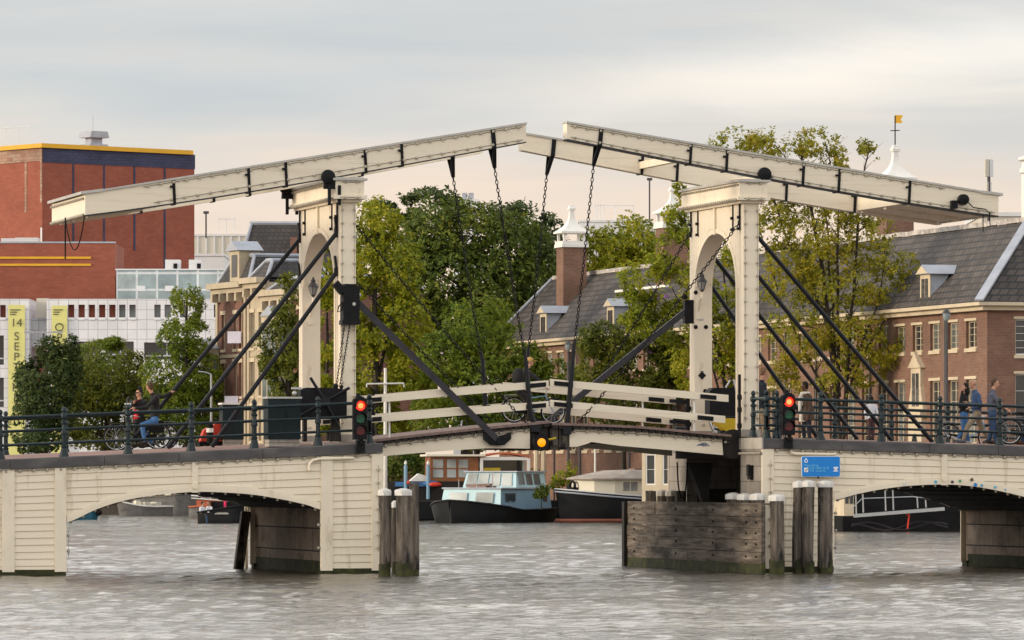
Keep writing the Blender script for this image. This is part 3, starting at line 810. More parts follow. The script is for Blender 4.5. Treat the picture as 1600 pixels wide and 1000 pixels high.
def leaf(side):
    L_ = side == 'L'; s = 1 if L_ else -1
    T = [on(*p, YN) for p in (GL_T if L_ else GR_T)]; B = [on(*p, YN) for p in (GL_B if L_ else GR_B)]
    xh = (XLE - .3) if L_ else (on(1140, 690, YN).x)           # heel
    t = thing('drawbridge_leaf', 'drawbridge deck half in front of the blue houseboat, slightly raised' if L_ else 'drawbridge deck half above the black hulled houseboat and timber fender', 'drawbridge', (xh, YB / 2, T[0 if L_ else -1].z))
    zt = lambda X: pick(T, X)
    for Y0 in (YN, YF - .26):
        mb = MB(); poly = [(p.x, p.z) for p in T] + [(p.x, p.z) for p in B]
        mb.prism(poly, Y0, Y0 + .26, 'y'); part('girder', mb, M['beam'], t, smooth=False)
    tip = XC - s * .02
    gx = T[-1 if L_ else 0].x                                  # end of the white girder
    xs = [xh + (tip - xh) * i / 10 for i in range(11)]
    mb = MB()
    for i in range(10):
        a, b = sorted((xs[i], xs[i + 1]))
        za, zb = zt(a) + .05, zt(b) + .05
        mb.hexa([(a, YN - .18, za), (b, YN - .18, zb), (b, YF + .18, zb), (a, YF + .18, za), (a, YN - .18, za + .07), (b, YN - .18, zb + .07), (b, YF + .18, zb + .07), (a, YF + .18, za + .07)])
    part('deck_planks', mb, M['deckwood'], t)
    mb = MB()
    for i in range(10):
        a, b = sorted((xs[i], xs[i + 1]))
        for ya, yb in ((YN - .10, YN + .4), (YF - .4, YF + .10)):
            za, zb = zt(a), zt(b)
            mb.hexa([(a, ya, za), (b, ya, zb), (b, yb, zb), (a, yb, za), (a, ya, za + .05), (b, ya, zb + .05), (b, yb, zb + .05), (a, yb, za + .05)])
    for k in range(26):                                       # plank ends
        X = xh + (tip - xh) * (k + .5) / 26; mb.box(X - .08, X + .08, YN - .14, YN + .0, zt(X) - .04, zt(X) + .048)
    part('deck_edge', mb, M['darkwood'], t)
    mb = MB()
    for k in range(6):
        X = xh + (gx - xh) * (k + .4) / 6.2; z = zt(X); mb.box(X - .12, X + .12, YN + .26, YF - .26, z - .34, z - .02)
    for yy in (3.3, 4.7, 6.1):
        for i in range(9):
            a, b = sorted((xs[i], xs[i + 1])); mb.hexa([(a, yy - .1, zt(a) - .26), (b, yy - .1, zt(b) - .26), (b, yy + .1, zt(b) - .26), (a, yy + .1, zt(a) - .26), (a, yy - .1, zt(a)), (b, yy - .1, zt(b)), (b, yy + .1, zt(b)), (a, yy + .1, zt(a))])
    part('cross_beam', mb, M['darkwood'], t)
    # heavy timber at the tip
    mb = MB(); a, b = sorted((gx, tip)); z = zt(gx)
    mb.box(a + .003, b - .01, YN + .05, YF - .05, z - .62, z + .03)
    for yy in (YN - .02, YF - .2):
        mb.box(a + .05, a + .2, yy, yy + .2, z - .5, z + .12); mb.box(b - .3, b - .06, yy, yy + .18, z - .55, z + .1)
    part('tip_timber', mb, M['timber'] if not L_ else M['darkwood'], t)
    # rails
    RA = (((560, 620.5), (857, 594)), ((560, 651), (857, 626.5))) if L_ else (((860, 592), (1138, 617)), ((860, 624.5), (1133, 650)))
    for i, Y0 in enumerate((YN - .02, YF - .12)):
        for (p, q) in RA:
            P, Q = on(*p, YN), on(*q, YN)
            h = .205
            mb = MB()
            for dz, hh, yo in ((0, .20, 0.0),):
                mb.hexa([(P.x, Y0 + yo, P.z + dz - hh), (Q.x, Y0 + yo, Q.z + dz - hh), (Q.x, Y0 + yo + .1, Q.z + dz - hh), (P.x, Y0 + yo + .1, P.z + dz - hh), (P.x, Y0 + yo, P.z + dz), (Q.x, Y0 + yo, Q.z + dz), (Q.x, Y0 + yo + .1, Q.z + dz), (P.x, Y0 + yo + .1, P.z + dz)])
            part('handrail', mb, M['beam'], t)
            mb = MB()
            for (u0, u1) in (((.88, .985), (.03, .12)) if L_ else ((.02, .125), (.84, .93))):
                a, b = P.lerp(Q, u0), P.lerp(Q, u1)
                mb.hexa([(a.x, Y0 - .03, a.z - .17), (b.x, Y0 - .03, b.z - .17), (b.x, Y0 - .002, b.z - .17), (a.x, Y0 - .002, a.z - .17), (a.x, Y0 - .03, a.z - .05), (b.x, Y0 - .03, b.z - .05), (b.x, Y0 - .002, b.z - .05), (a.x, Y0 - .002, a.z - .05)])
            part('rail_bracket', mb, M['iron'], t)
        for k in range(1):
            X = xh + s * (1.0 + k * 1.25); 
            if (L_ and X > XC - .4) or (not L_ and X < XC + .4): continue
            zr = pick([on(*RA[0][0], YN), on(*RA[0][1], YN)], X)
            mb = MB(); mb.box(X - .022, X + .022, Y0 + .12, Y0 + .16, zt(X) + .1, zr - .04); part('rail_post', mb, M['iron'] if k else M['white'], t)
    mb = MB(); q = [xh + (gx - xh) * i / 10 for i in range(11)]
    bulb_string(mb, [(x, YN - .02, zt(x) - .10) for x in q], .375, .055)
    part('light_string', mb, [M['bulb'], M['socket_shade']], t, 'bulbs along the near girder')
    # inner hinge side: dark trunnion plate
    if not L_:
        mb = MB(); hx = on(1143, 690, YN).x
        mb.lathe([(.42, 0), (.42, .1)], (hx + .1, YN + .1, on(1143, 694, YN).z), 20, 'y')
        mb.box(hx - .12, hx + .42, YN + .15, YF - .15, on(0, 715, YN).z, on(0, 688, YN).z)
        part('heel', mb, M['darkwood'], t)
        mb = MB()
        for yy in (4.5,):
            mb.prism([(hx - .52, 3.05), (hx - .42, 2.75), (hx - .22, 2.3), (hx - .06, 1.78), (hx + .06, 1.78), (hx + .10, 2.4), (hx + .2, 3.05)], yy, yy + .3, 'y')
        part('counter_arm', mb, M['darkwood'], t)
        mb = MB(); a = on(1058, 722, 5.2); b = on(1074, 722, 4.6)
        mb.tube([a.lerp(b, i / 12) + UP * (-1.05 * sin(pi * i / 12) ** .45) for i in range(13)], .022, 6); part('cable', mb, M['rubber'], t)
        q = on(1098, 696.5, YN - .006); mb = MB()
        for k in range(9):
            a = pnoise(V((k * 1.7, .3, 0))) * .22; c = pnoise(V((k * 2.3, 5.3, 0))) * .07
            mb.tube([q + V((a - .1, 0, c)), q + V((a, -.002, c + .05)), q + V((a + .1, 0, c - .02))], .008, 4)
        part('graffiti', mb, pm('spray_paint', flat((.16, .20, .30), .2), (3, 3, 3), .5), t, 'small blue grey tag on the girder')
    return t
leafL = leaf('L'); leafR = leaf('R')

# ================================================================== chains
def links(mb, p, q, sag, pitch=.105, r=.0135, w=.036):
    p, q = V(p), V(q); n = int((q - p).length / pitch); pr = None
    P = [p.lerp(q, i / n) + UP * (-sag * 4 * (i / n) * (1 - i / n)) for i in range(n + 1)]
    for i in range(n):
        a, b = P[i], P[i + 1]; d = (b - a).normalized(); c = (a + b) / 2
        sd = d.cross(V((0, 1, 0))).normalized() if i % 2 else V((0, 1, 0)); sd = (sd - d * sd.dot(d)).normalized(); nn = d.cross(sd)
        hl = (b - a).length * .5 + .012; m = 10; base = len(mb.v)
        for k in range(m):
            u = 2 * pi * k / m; cc = c + d * hl * cos(u) + sd * w * sin(u) * (1 if abs(cos(u)) < .9 else 1.2)
            e = (d * cos(u) + sd * sin(u)).normalized()
            for j in range(4):
                v = 2 * pi * j / 4; mb.v.append(cc + e * r * cos(v) + nn * r * sin(v))
        for k in range(m):
            for j in range(4):
                k2, j2 = (k + 1) % m, (j + 1) % 4
                mb.f.append((base + k * 4 + j, base + k2 * 4 + j, base + k2 * 4 + j2, base + k * 4 + j2)); mb.m.append(mb.mi)

def chain(label, p, q, sag, rod=None, shackle=True, group='chains that lift the drawbridge'):
    t = thing('lifting_chain', label, 'chain', p, 0, group)
    mb = MB(); links(mb, V(p), V(q), sag); part('chain_links', mb, M['iron'], t, smooth=False)
    if shackle:
        mb = MB(); c = V(p) + UP * .02; mb.torus(c + V((0, 0, .0)), .07, .018, 14, 6, (1, 0, 0)); part('shackle', mb, M['iron'], t)
    if rod:
        mb = MB(); pts = [V(q) + UP * .05] + [V(x) for x in rod]; mb.tube(pts, [.045, .06, .075, .075][:len(pts)] if len(pts) <= 4 else .06, 8)
        mb.box(pts[-1].x - .12, pts[-1].x + .12, pts[-1].y - .1, pts[-1].y + .1, pts[-1].z - .12, pts[-1].z + .1)
        part('hanger_rod', mb, M['steel'], t)
    return t
c0 = YN - .06; c1 = YF - .05
chain('lifting chain hung from the near beam of the drive box gate to the deck joint', hkL[0], on(820, 556, c0), .12, [on(822, 566, c0), on(828, 640, c0), on(836, 668, c0)])
chain('lifting chain before the green trees from the rear beam of the drive box gate', hkL[1], on(751, 552, c1), .12, [on(754, 564, c1), on(759, 638, c1)])
chain('lifting chain crossing the spired brick chimney, from the near beam of the diamond marked gate', hkR[0], on(898, 535, c0), .12, [on(896, 548, c0), on(890, 620, c0), on(885, 672, c0)])
chain('lifting chain from the rear beam of the diamond marked gate, second from the spired chimney', hkR[1], on(826, 545, c1), .12, [on(824, 556, c1), on(822, 640, c1)])
g2 = 'sloping safety chains between gates and deck'
ch = chain('safety chain sloping from the near post of the drive box gate past the thick strut', (LX1 + .02, YN + .25, on(557, 348, YN).z), on(838, 678, c0), .10, None, True, g2)
ch = chain('safety chain sloping through the arch of the drive box gate', (LX1 + .02, YF - .3, on(500, 372, YF).z), on(765, 655, c1), .10, None, True, g2)
ch = chain('safety chain starting on the arch face of the diamond marked gate', (RX0 - .03, YN + .35, on(1153, 348, YN).z), on(892, 674, c0), .10, None, True, g2)
ch = chain('safety chain from the far post of the diamond marked gate across the grey tiled roof', (RX0 - .03, YF - .25, on(1073, 361, YF).z), on(905, 640, c1), .10, None, True, g2)

# push struts that move the leaves
def strut(label, p, q, Y):
    t = thing('push_strut', label, 'strut', p, 0, 'struts that push the deck halves')
    mb = MB(); d = (q - p).normalized()
    mb.bar(p, q, .10, .17, V((0, 1, 0)) if False else UP); part('strut_bar', mb, M['strut'], t)
    mb = MB()
    sx = 1 if q.x > p.x else -1
    mb.prism([(q.x - .42, q.z + .22), (q.x - .10, q.z + .13), (q.x + .05, q.z + .14), (q.x + .36, q.z + .24), (q.x + .36, q.z + .06), (q.x + .16, q.z - .12), (q.x - .22, q.z - .12), (q.x - .42, q.z + .04)], q.y - .02, q.y + .10, 'y')
    mb.lathe([(.09, -.09), (.09, .05)], q, 12, 'y'); part('foot_plate', mb, M['iron'], t)
    return t
strut('thick dark strut from the black drive box down to the raised deck', on(556, 470, YN - .16), on(779, 689, YN - .16), YN)
strut('grey strut from the diamond marked gate down behind the deck rails', on(1072, 486, YF - .5), on(852, 662, YF - .5), YF)

# ================================================================== railings
def rpost(mb, p, h=1.30):
    mb.lathe([(.135, -.02), (.13, .05), (.10, .14), (.075, .24), (.085, .26), (.085, .29), (.062, .31), (.062, .60), (.088, .62), (.09, .68), (.062, .73), (.058, .88), (.085, .90), (.085, .94), (.05, .98), (.05, 1.02), (.09, 1.05), (.095, 1.12), (.075, 1.17), (.045, 1.19), (.045, 1.21), (.07, 1.24), (.07, 1.28), (.04, 1.33), (.0, 1.345)], p, 10)
def railing(label, posts, Yp, kz, x0, x1, extra=()):
    t = thing('bridge_railing', label, 'railing', (posts[0], Yp, kz(posts[0])))
    for X in posts:
        mb = MB(); rpost(mb, (X, Yp, kz(X) - .005)); part('rail_post', mb, M['rail'], t)
    for (X, Y) in extra:
        mb = MB(); rpost(mb, (X, Y, kz(X))); part('rail_post', mb, M['rail'], t)
    for hz, r in ((1.11, .045), (.745, .036), (.37, .036)):
        mb = MB(); mb.tube([(x0, Yp, kz(x0) + hz), (x1, Yp, kz(x1) + hz)], r, 8)
        if extra: mb.tube([(extra[0][0], Yp, kz(extra[0][0]) + hz), (extra[-1][0], extra[-1][1], kz(extra[-1][0]) + hz)], r, 8)
        part('rail', mb, M['rail'], t)
    return t
Yp = .10
pl = [on(x, 680, Yp).x for x in (0.5, 100, 200, 298.5, 397, 497, 577)]
d_ = pl[1] - pl[0]; pl = [pl[0] - d_ * k for k in range(5, 0, -1)] + pl
railing('dark green iron railing on the near side, passing in front of the cyclists and cabinet', pl, Yp, kzL, -30, pl[-1], [(pl[-1], .10), (pl[-1] + .02, 1.35)])
pr = [on(x, 680, Yp).x for x in (1197.5, 1282, 1377, 1469, 1562)]
d_ = pr[-1] - pr[-2]; pr = pr + [pr[-1] + d_ * k for k in range(1, 7)] + [on(1214, 680, Yp).x]
railing('dark green iron railing on the near side, in front of the walking couple', pr, Yp, kzR, pr[0], 32, [(pr[0], .10), (pr[0] + .0, 1.35)])
Yq = YB - .10
qr = [on(x, 680, Yq).x for x in (1218, 1304, 1393, 1481, 1570)]; d_ = qr[-1] - qr[-2]; qr += [qr[-1] + d_ * k for k in range(1, 7)]
railing('dark green iron railing on the far side, behind the walking couple', qr, Yq, kzR, XRE + .2, 32)
ql = [on(x, 680, Yq).x for x in (9, 103, 201, 300, 398, 490)]; d_ = ql[1] - ql[0]; ql = [ql[0] - d_ * k for k in range(5, 0, -1)] + ql
railing('dark green iron railing on the far side, behind the two cyclists', ql, Yq, kzL, -30, XLE - .1)
# ================================================================== piles, fenders, signs, lights, cabinets
def rough_post(mb, x, y, z0, z1, r, n=10, seg=7, seed=0, sq=.25, edge=.03):
    P = []; lx_ = .016 * sin(seed * 5.3); ly_ = .012 * sin(seed * 3.1)
    for i in range(seg + 1):
        z = z0 + (z1 - z0) * i / seg
        for k in range(n):
            a = 2 * pi * k / n; rr = r * (1 + .05 * pnoise(V((cos(a) * 2 + seed, sin(a) * 2, z * .7)))) * (1 + sq * (abs(cos(2 * a)) * -.28))
            P.append((x + rr * cos(a) + .02 * pnoise(V((seed, z * .5, 0))) + lx_ * (z - z1), y + rr * sin(a) + ly_ * (z - z1), z + (edge * pnoise(V((cos(a) * 2, sin(a) * 2, seed))) if i == seg else 0)))
    base = len(mb.v); mb.v += [V(p) for p in P]
    for i in range(seg):
        for k in range(n):
            k2 = (k + 1) % n; mb.f.append((base + i * n + k, base + i * n + k2, base + i * n + n + k2, base + i * n + n + k)); mb.m.append(mb.mi)
    mb.f.append(tuple(base + seg * n + k for k in range(n))); mb.m.append(mb.mi)

M['white_cap'] = pm('weathered_white_cap', flat((.62, .61, .58), .12), (5, 5, 5), .6, .1, dirt=((.22, .2, .17), (5, 5, 3), .56, .75))
PG = 'timber mooring piles round the passage'
def pile(label, px, py, w, Y, cap=None, zb=.0, group=PG):
    p = on(px, py, Y); r = w / 57 / 2; sd = px * .37
    t = thing('mooring_pile', label, 'pile', (p.x, Y, 0), 0, group)
    mb = MB(); rough_post(mb, p.x, Y, .15, p.z - (.12 if cap else 0), r, seed=sd); part('pile_shaft', mb, M['timber'], t)
    mb = MB(); rough_post(mb, p.x, Y, -1.5, .34, r * 1.03, seed=sd, seg=3, n=16, edge=.16); part('wet_foot', mb, M['moss'], t)
    if cap:
        mb = MB(); mb.lathe([(r * 1.08, -.13), (r * 1.10, -.02), (r * 1.0, .02), (r * .35, .06), (0, .065)], (p.x, Y, p.z - .08), 8, ph=pi / 8); part('pile_cap', mb, M[cap], t)
    return t
pile('slimmer white capped timber pile against the cream pier by the traffic light', 601, 762, 19, -3.0, 'white_cap')
pile('thicker white capped timber pile of the pair beside the cream pier', 630, 762, 25, -3.2, 'white_cap')
pile('bare topped timber pile behind the white capped pair near the cream pier', 647, 755, 17, -1.6, None)
pile('short pile with small white top between the white capped pair', 616.5, 781, 9, -1.2, 'white_cap')
pile('slimmer half of the twin timber pile below the blue sign', 1247.5, 750, 17, -1.2, 'white_cap')
pile('thicker half of the twin timber pile below the blue sign', 1263, 749, 21, -1.35, 'white_cap')
pile('single timber pile beside the twin pile below the blue sign', 1289.5, 749.5, 25, -1.3, 'white_cap')
xf = XRE - .25
def pf(Y, ypx):
    q = cf(0, 0); d = (V((xf, Y, 0)) - CAM).dot(FW); return 800 + (V((xf, Y, 0)) - CAM).dot(RT) / d * F
for Y, lab, cap, top in ((1.9, 'white capped pile standing first behind the timber fender, next to the stone pier', 'white_cap', 768.5), (.75, 'white capped pile, second behind the fender from the stone pier', 'white_cap', 769.5), (-.45, 'white capped pile behind the fender, next to its end pile', 'white_cap', 769.5)):
    pile(lab, pf(Y, 0), top, 24, Y, cap)
pile('round end pile with white cap at the near end of the timber fender', pf(-2.1, 0) + 2, 771, 24, -2.05, 'white_cap')
M['greycap'] = pm('grey_cap', flat((.42, .40, .36), .12), (3, 3, 3), .6)
for Y, lab, cap, top in ((10.3, 'brown bare pile at the far end of the timber fender', None, 767), (9.1, 'grey capped pile at the far end of the fender, next to the brown pile', 'greycap', 764), (8.1, 'grey capped pile next to the hanging cable loop', 'greycap', 764), (7.2, 'dark pile under the hanging cable loop', None, 767)):
    pile(lab, pf(Y, 0), top, 20, Y, cap)

# timber fender wall
t = thing('timber_fender', 'weathered plank fender wall along the passage below the deck half by the diamond marked gate', 'fender wall', (XRE - .5, 4.5, 0))
x0, x1 = XRE - .62, XRE - .50
zt = on(1195, 789, -2).z; rows_ = [.26, .58, .92, 1.24, 1.55, zt]
for k in range(5):
    cuts = [-2.0] + [c + (.9 if k % 2 else 0) for c in (1.4, 5.2, 8.6)] + [11.6]
    for i in range(4):
        mb = MB(); o = .02 * pnoise(V((k * 3.1, i * 1.7, 0))); e = .008
        n = 5
        for j in range(n):
            a, b = cuts[i] + e + (cuts[i + 1] - cuts[i] - 2 * e) * j / n, cuts[i] + e + (cuts[i + 1] - cuts[i] - 2 * e) * (j + 1) / n
            u0 = .022 * pnoise(V((k * 2.0, a * .9, 1))); u1 = .022 * pnoise(V((k * 2.0, b * .9, 1)))
            mb.hexa([(x0 + o + u0, a, rows_[k] + .006), (x1, a, rows_[k] + .006), (x1, b, rows_[k] + .006), (x0 + o + u1, b, rows_[k] + .006), (x0 + o + u0 * .6, a, rows_[k + 1] - .006), (x1, a, rows_[k + 1] - .006), (x1, b, rows_[k + 1] - .006), (x0 + o + u1 * .6, b, rows_[k + 1] - .006)])
        part('plank', mb, M['timberh'], t)
mb = MB()
for j in range(26):
    a, b = -2.0 + 13.6 * j / 26, -2.0 + 13.6 * (j + 1) / 26; u = lambda q: .11 * pnoise(V((q * 1.3, 2, 0)))
    mb.hexa([(x0 - .03 + u(a), a, -1), (x1, a, -1), (x1, b, -1), (x0 - .03 + u(b), b, -1), (x0 + .01, a, .30 + u(a)), (x1, a, .3), (x1, b, .3), (x0 + .01, b, .30 + u(b))])
part('wet_foot', mb, M['moss'], t)
mb = MB(); mb.box(x0 + .01, XRE - .38, -2.0, 11.6, zt, zt + .045); part('fender_cap', mb, M['timberh'], t)
mb = MB()
for y in (-1.55, -.6, 2.6, 6.4, 10.8):
    for z in (.45, .8, 1.1, 1.4, 1.72): mb.lathe([(.03, -.04), (.03, 0)], (x0 + .0, y + .05 * pnoise(V((z, y, 0))), z), 6, 'x')
part('bolt', mb, M['iron'], t)
mb = MB(); mb.box(x0 - .1, x0 + .12, 11.6, 11.85, -1, zt + .03); part('end_post', mb, M['darkwood'], t)

# slanted strut behind the left arch pier
mb = MB(); a, b = on(372, 895, 9.0), on(384, 800, 9.3); mb.bar(a, b, .26, .26, V((0, 1, 0)))
solo('raking_pile', mb, M['timber'], 'slanting dark pile leaning on the pier inside the arch under the cyclists', 'pile', (a.x, a.y, 0))
mb = MB(); p = on(385, 780, 9.5); rough_post(mb, p.x, 9.52, -1, p.z, .06); 
solo('corner_post', mb, M['cream'], 'thin pale post on the rear corner of the pier in the arch under the cyclists', 'post', (p.x, 9.5, 0))

# white signal mast on its own pile behind the passage
p = on(602, 575, 12.0); q = on(602, 757, 12.0)
t = thing('signal_mast', 'slim white mast with a crossbar behind the deck rails beside the drive box gate', 'mast', (p.x, 12, q.z - .3))
mb = MB(); mb.tube([(p.x, 12, q.z - .3), (p.x, 12, p.z - 1.5), (p.x, 12, p.z)], [.06, .05, .04], 10); part('mast_pole', mb, M['white'], t)
mb = MB(); a, b = on(573, 600, 11.95), on(631, 599, 11.95); mb.tube([a, b], .025, 8); mb.tube([a, a + V((0, 0, -.09))], .02, 6); mb.tube([b, b + V((0, 0, -.12))], .02, 6); part('crossbar', mb, M['white'], t)
mb = MB(); rough_post(mb, p.x, 12.0, -1.2, q.z - .3, .2); part('foot_pile', mb, M['timber'], t)

# blue waterway sign
a, b = on(1253, 744.5, -.42), on(1312, 713.5, -.42)
t = thing('waterway_sign', 'blue waterway information sign above the twin timber pile', 'sign', ((a.x + b.x) / 2, -.42, a.z))
W_, H_ = b.x - a.x, b.z - a.z; cx, cz = (a.x + b.x) / 2, (a.z + b.z) / 2
def rrect(w, h, r, n=4):
    o = []
    for (sx, sz, a0) in ((1, 1, 0), (-1, 1, 90), (-1, -1, 180), (1, -1, 270)):
        for i in range(n + 1):
            t_ = radians(a0 + 90 * i / n); o.append((cx + sx * (w / 2 - r) + r * cos(t_), cz + sz * (h / 2 - r) + r * sin(t_)))
    return o
mb = MB(); mb.prism(rrect(W_, H_, .04), -.44, -.42, 'y'); part('sign_panel', mb, M['signblue'], t)
mb = MB(); mb.prism(rrect(W_ + .025, H_ + .025, .05), -.425, -.405, 'y'); part('sign_rim', mb, M['signwhite'], t)
u = lambda X, Z: (a.x + W_ * X / 1080, b.z - H_ * Z / 560)     # sign face in photo-crop units
fy = -.446
mb = MB(); c = u(112, 125); R_ = .052
drop = [(c[0] + R_ * cos(radians(k)), c[1] + R_ * .95 * sin(radians(k))) for k in range(150, 391, 20)] + [(c[0], c[1] + R_ * 1.75)]
mb.prism(drop, fy, -.44, 'y'); part('drop_symbol', mb, M['signwhite'], t)
mb = MB(); mb.lathe([(.026, -.004), (.026, 0)], (c[0], fy, c[1] - .003), 12, 'y'); mb.prism([(c[0] - .024, c[1] + .01), (c[0] + .024, c[1] + .01), (c[0], c[1] + .052)], fy - .004, fy, 'y'); part('drop_centre', mb, M['signblue'], t)
mb = MB(); x_, z_ = u(58, 435); x2, z2 = u(172, 310); mb.box(x_, x2, fy, -.44, z_, z2); part('phone_symbol', mb, M['signwhite'], t)
mb = MB(); mb.tube([(x_ + .025, fy, z_ + .03), ((x_ + x2) / 2, fy, (z_ + z2) / 2 - .012), (x2 - .025, fy, z2 - .03)], [.016, .008, .016], 6); part('phone_handset', mb, M['iron'], t)
mb = MB(); x_, z_ = u(895, 420); x2, z2 = u(1025, 290)
mb.box(x_, x2, fy, -.44, z_, z_ + .03); mb.box(x_, x2, fy, -.44, z2 - .045, z2); mb.box(x_ + .03, x2 - .03, fy, -.44, z_ + .04, z2 - .05); part('crest_symbol', mb, M['signwhite'], t)
R90 = (pi / 2, 0, 0)
for s_, X, Z, sz in (('Magerebrug', 60, 245, .085), ('020 4545 74 38', 215, 325, .088), ('VHF  kanaal 22', 215, 400, .075)):
    xx, zz = u(X, Z); text_part(s_, M['signcyan'], t, (xx, fy + .002, zz), R90, sz, 'sign_lettering', 'LEFT', .002)
mb = MB(); mb.tube([(cx, -.40, cz), (cx, -.05, cz)], .04, 8); mb.ball((cx - .08, -.43, a.z - .03), .03, 8, 5); part('sign_bracket', mb, M['iron'], t)

# signal lights at the ends of the railings
def signal(label, px, py, kpx, kpy):
    Y = -.30; p = on(px, py, Y); w = .18
    t = thing('traffic_light', label, 'traffic light', (p.x, Y, on(kpx, kpy, Y).z), 0, 'bridge traffic lights')
    mb = MB(); mb.hexa([(p.x - w, Y - .10, p.z - .92), (p.x + w, Y - .10, p.z - .92), (p.x + w, Y + .12, p.z - .92), (p.x - w, Y + .12, p.z - .92), (p.x - w, Y - .10, p.z + .17), (p.x + w, Y - .10, p.z + .17), (p.x + w, Y + .12, p.z + .17), (p.x - w, Y + .12, p.z + .17)])
    mb.prism([(p.x - w, p.z + .17), (p.x + w, p.z + .17), (p.x + w * .4, p.z + .25), (p.x - w * .4, p.z + .25)], Y - .09, Y + .11, 'y'); part('housing', mb, M['iron'], t)
    for k, (mt, dz) in enumerate((('red_on', 0), ('green_off', -.34), ('red_off', -.67))):
        mb = MB(); c = V((p.x, Y - .105, p.z + dz)); mb.lathe([(.125, -.02), (.135, .01)], c, 18, 'y'); part('lens', mb, M[mt], t)
        if k == 0:
            mb = MB(); mb.lathe([(.0, -.034), (.045, -.034), (.075, -.021)][::-1], c, 14, 'y'); part('lamp_core', mb, M['red_core'], t)
        mb = MB()
        for i in range(9):
            a0, a1 = radians(-15 + 210 * i / 9), radians(-15 + 210 * (i + 1) / 9); q = [(c.x + .145 * cos(x), c.z + .145 * sin(x)) for x in (a0, a1)]
            mb.face([(q[0][0], Y - .10, q[0][1]), (q[1][0], Y - .10, q[1][1]), (q[1][0], Y - .30, q[1][1]), (q[0][0], Y - .26, q[0][1])])
        part('visor', mb, M['iron'], t, fix=False)
    kq = on(kpx, kpy, Y); mb = MB(); mb.tube([(p.x + .05, Y, p.z - .9), (p.x + .05, Y, kq.z + .25), (p.x + .05, Y + .2, kq.z + .1)], .055, 8); mb.box(p.x - .06, p.x + .16, Y + .05, -.12, kq.z - .02, kq.z + .3)
    mb.tube([(p.x - .05, Y, p.z + .22), (p.x - .05, Y, p.z + .34)], .06, 8)
    part('bracket', mb, M['iron'], t)
signal('traffic light glowing red beside the white deck rails', 562, 634, 566, 706)
signal('traffic light glowing red in front of the walking woman with scarf', 1231, 628, 1231, 700)
p = on(846, 691.5, YN - .30)
t = thing('navigation_light', 'glowing orange navigation light under the deck joint', 'signal lamp', p)
mb = MB(); mb.lathe([(.22, -.02), (.24, .1)], p, 18, 'y'); mb.box(p.x - .1, p.x + .1, p.y + .08, p.y + .34, p.z - .06, p.z + .06); part('lamp_plate', mb, M['iron'], t)
mb = MB(); mb.lathe([(.0, -.075), (.06, -.065), (.105, -.03), (.12, -.02)][::-1], p, 18, 'y'); part('lens', mb, M['amber_on'], t)
mb = MB(); mb.tube([p + V((.18, .02, .08)), p + V((.30, .0, .10)), p + V((.42, .02, .13))], .03, 6); part('arm', mb, M['yellow'], t)

# cabinets
def cabinet(label, x0, x1, y0, y1, Y, dp, lid, name='control_cabinet'):
    a, b = on(x0, y1, Y), on(x1, y0, Y)
    t = thing(name, label, 'cabinet', ((a.x + b.x) / 2, Y + dp / 2, a.z))
    mb = MB(); mb.box(a.x, b.x, Y, Y + dp, a.z + .1, b.z - .05); part('cabinet_body', mb, M['cabinet'], t)
    mb = MB(); mb.box(a.x - .03, b.x + .03, Y - .03, Y + dp + .03, b.z - .05, b.z); part('cabinet_lid', mb, M[lid], t)
    mb = MB(); mb.box(a.x + .03, b.x - .03, Y + .03, Y + dp - .03, a.z - .1, a.z + .1); part('base', mb, M['stonelt'], t)
    mb = MB(); xm = (a.x + b.x) / 2; mb.box(xm - .006, xm + .006, Y - .004, Y, a.z + .15, b.z - .08); mb.box(xm + .04, xm + .07, Y - .03, Y, a.z + .7, a.z + .82); part('door_handle', mb, M['iron'], t)
    return t
cabinet('large dark green control cabinet standing behind the railing beside the crossed crank arms', 419, 470, 620, 692, .55, .62, 'flash')
cabinet('dark cabinet with a pale lid on the far side of the roadway', 348, 381, 629.5, 692, 8.3, .5, 'white')

# winch beside the drive box gate
Yw = 1.35; a, b = on(470, 654, Yw), on(542, 606, Yw)
t = thing('hand_winch', 'black winch cover with crossed crank arms beside the drive box gate', 'winch', ((a.x + b.x) / 2, Yw + .2, on(520, 690, Yw).z))
mb = MB(); mb.prism([(a.x, a.z), (b.x, a.z), (b.x, b.z - .06), (b.x - .3, b.z), (a.x + .14, b.z), (a.x, b.z - .06)], Yw, Yw + .45, 'y'); part('winch_cover', mb, M['iron'], t)
mb = MB(); c = on(508, 627, Yw - .1)
for (x, y) in ((485, 590), (546, 606), (470, 649), (530, 668)): mb.tube([c, on(x, y, Yw - .1)], .042, 8)
mb.lathe([(.13, -.08), (.13, .12)], c, 12, 'y'); part('crank', mb, M['steel'], t)
mb = MB(); q = on(524, 690, Yw + .25); mb.tube([V((q.x, q.y, q.z)), V((q.x, q.y, a.z + .02))], [.17, .12], 10); mb.box(a.x + .1, a.x + .2, Yw + .1, Yw + .3, q.z, a.z + .02); part('leg', mb, M['darkwood'], t)
mb = MB(); q = on(458, 606.5, Yw); mb.box(q.x - .03, a.x + .02, Yw, Yw + .12, q.z - .03, q.z + .03); mb.ball((q.x + .05, Yw + .05, q.z - .14), .07, 8, 5); part('work_lamp', mb, M['chrome'], t)
mb = MB(); q = on(527, 602, Yw); mb.ball((q.x, Yw + .2, b.z + .05), .08, 8, 5); mb.ball((q.x + .16, Yw + .2, b.z + .03), .06, 8, 5); part('knob', mb, M['iron'], t)

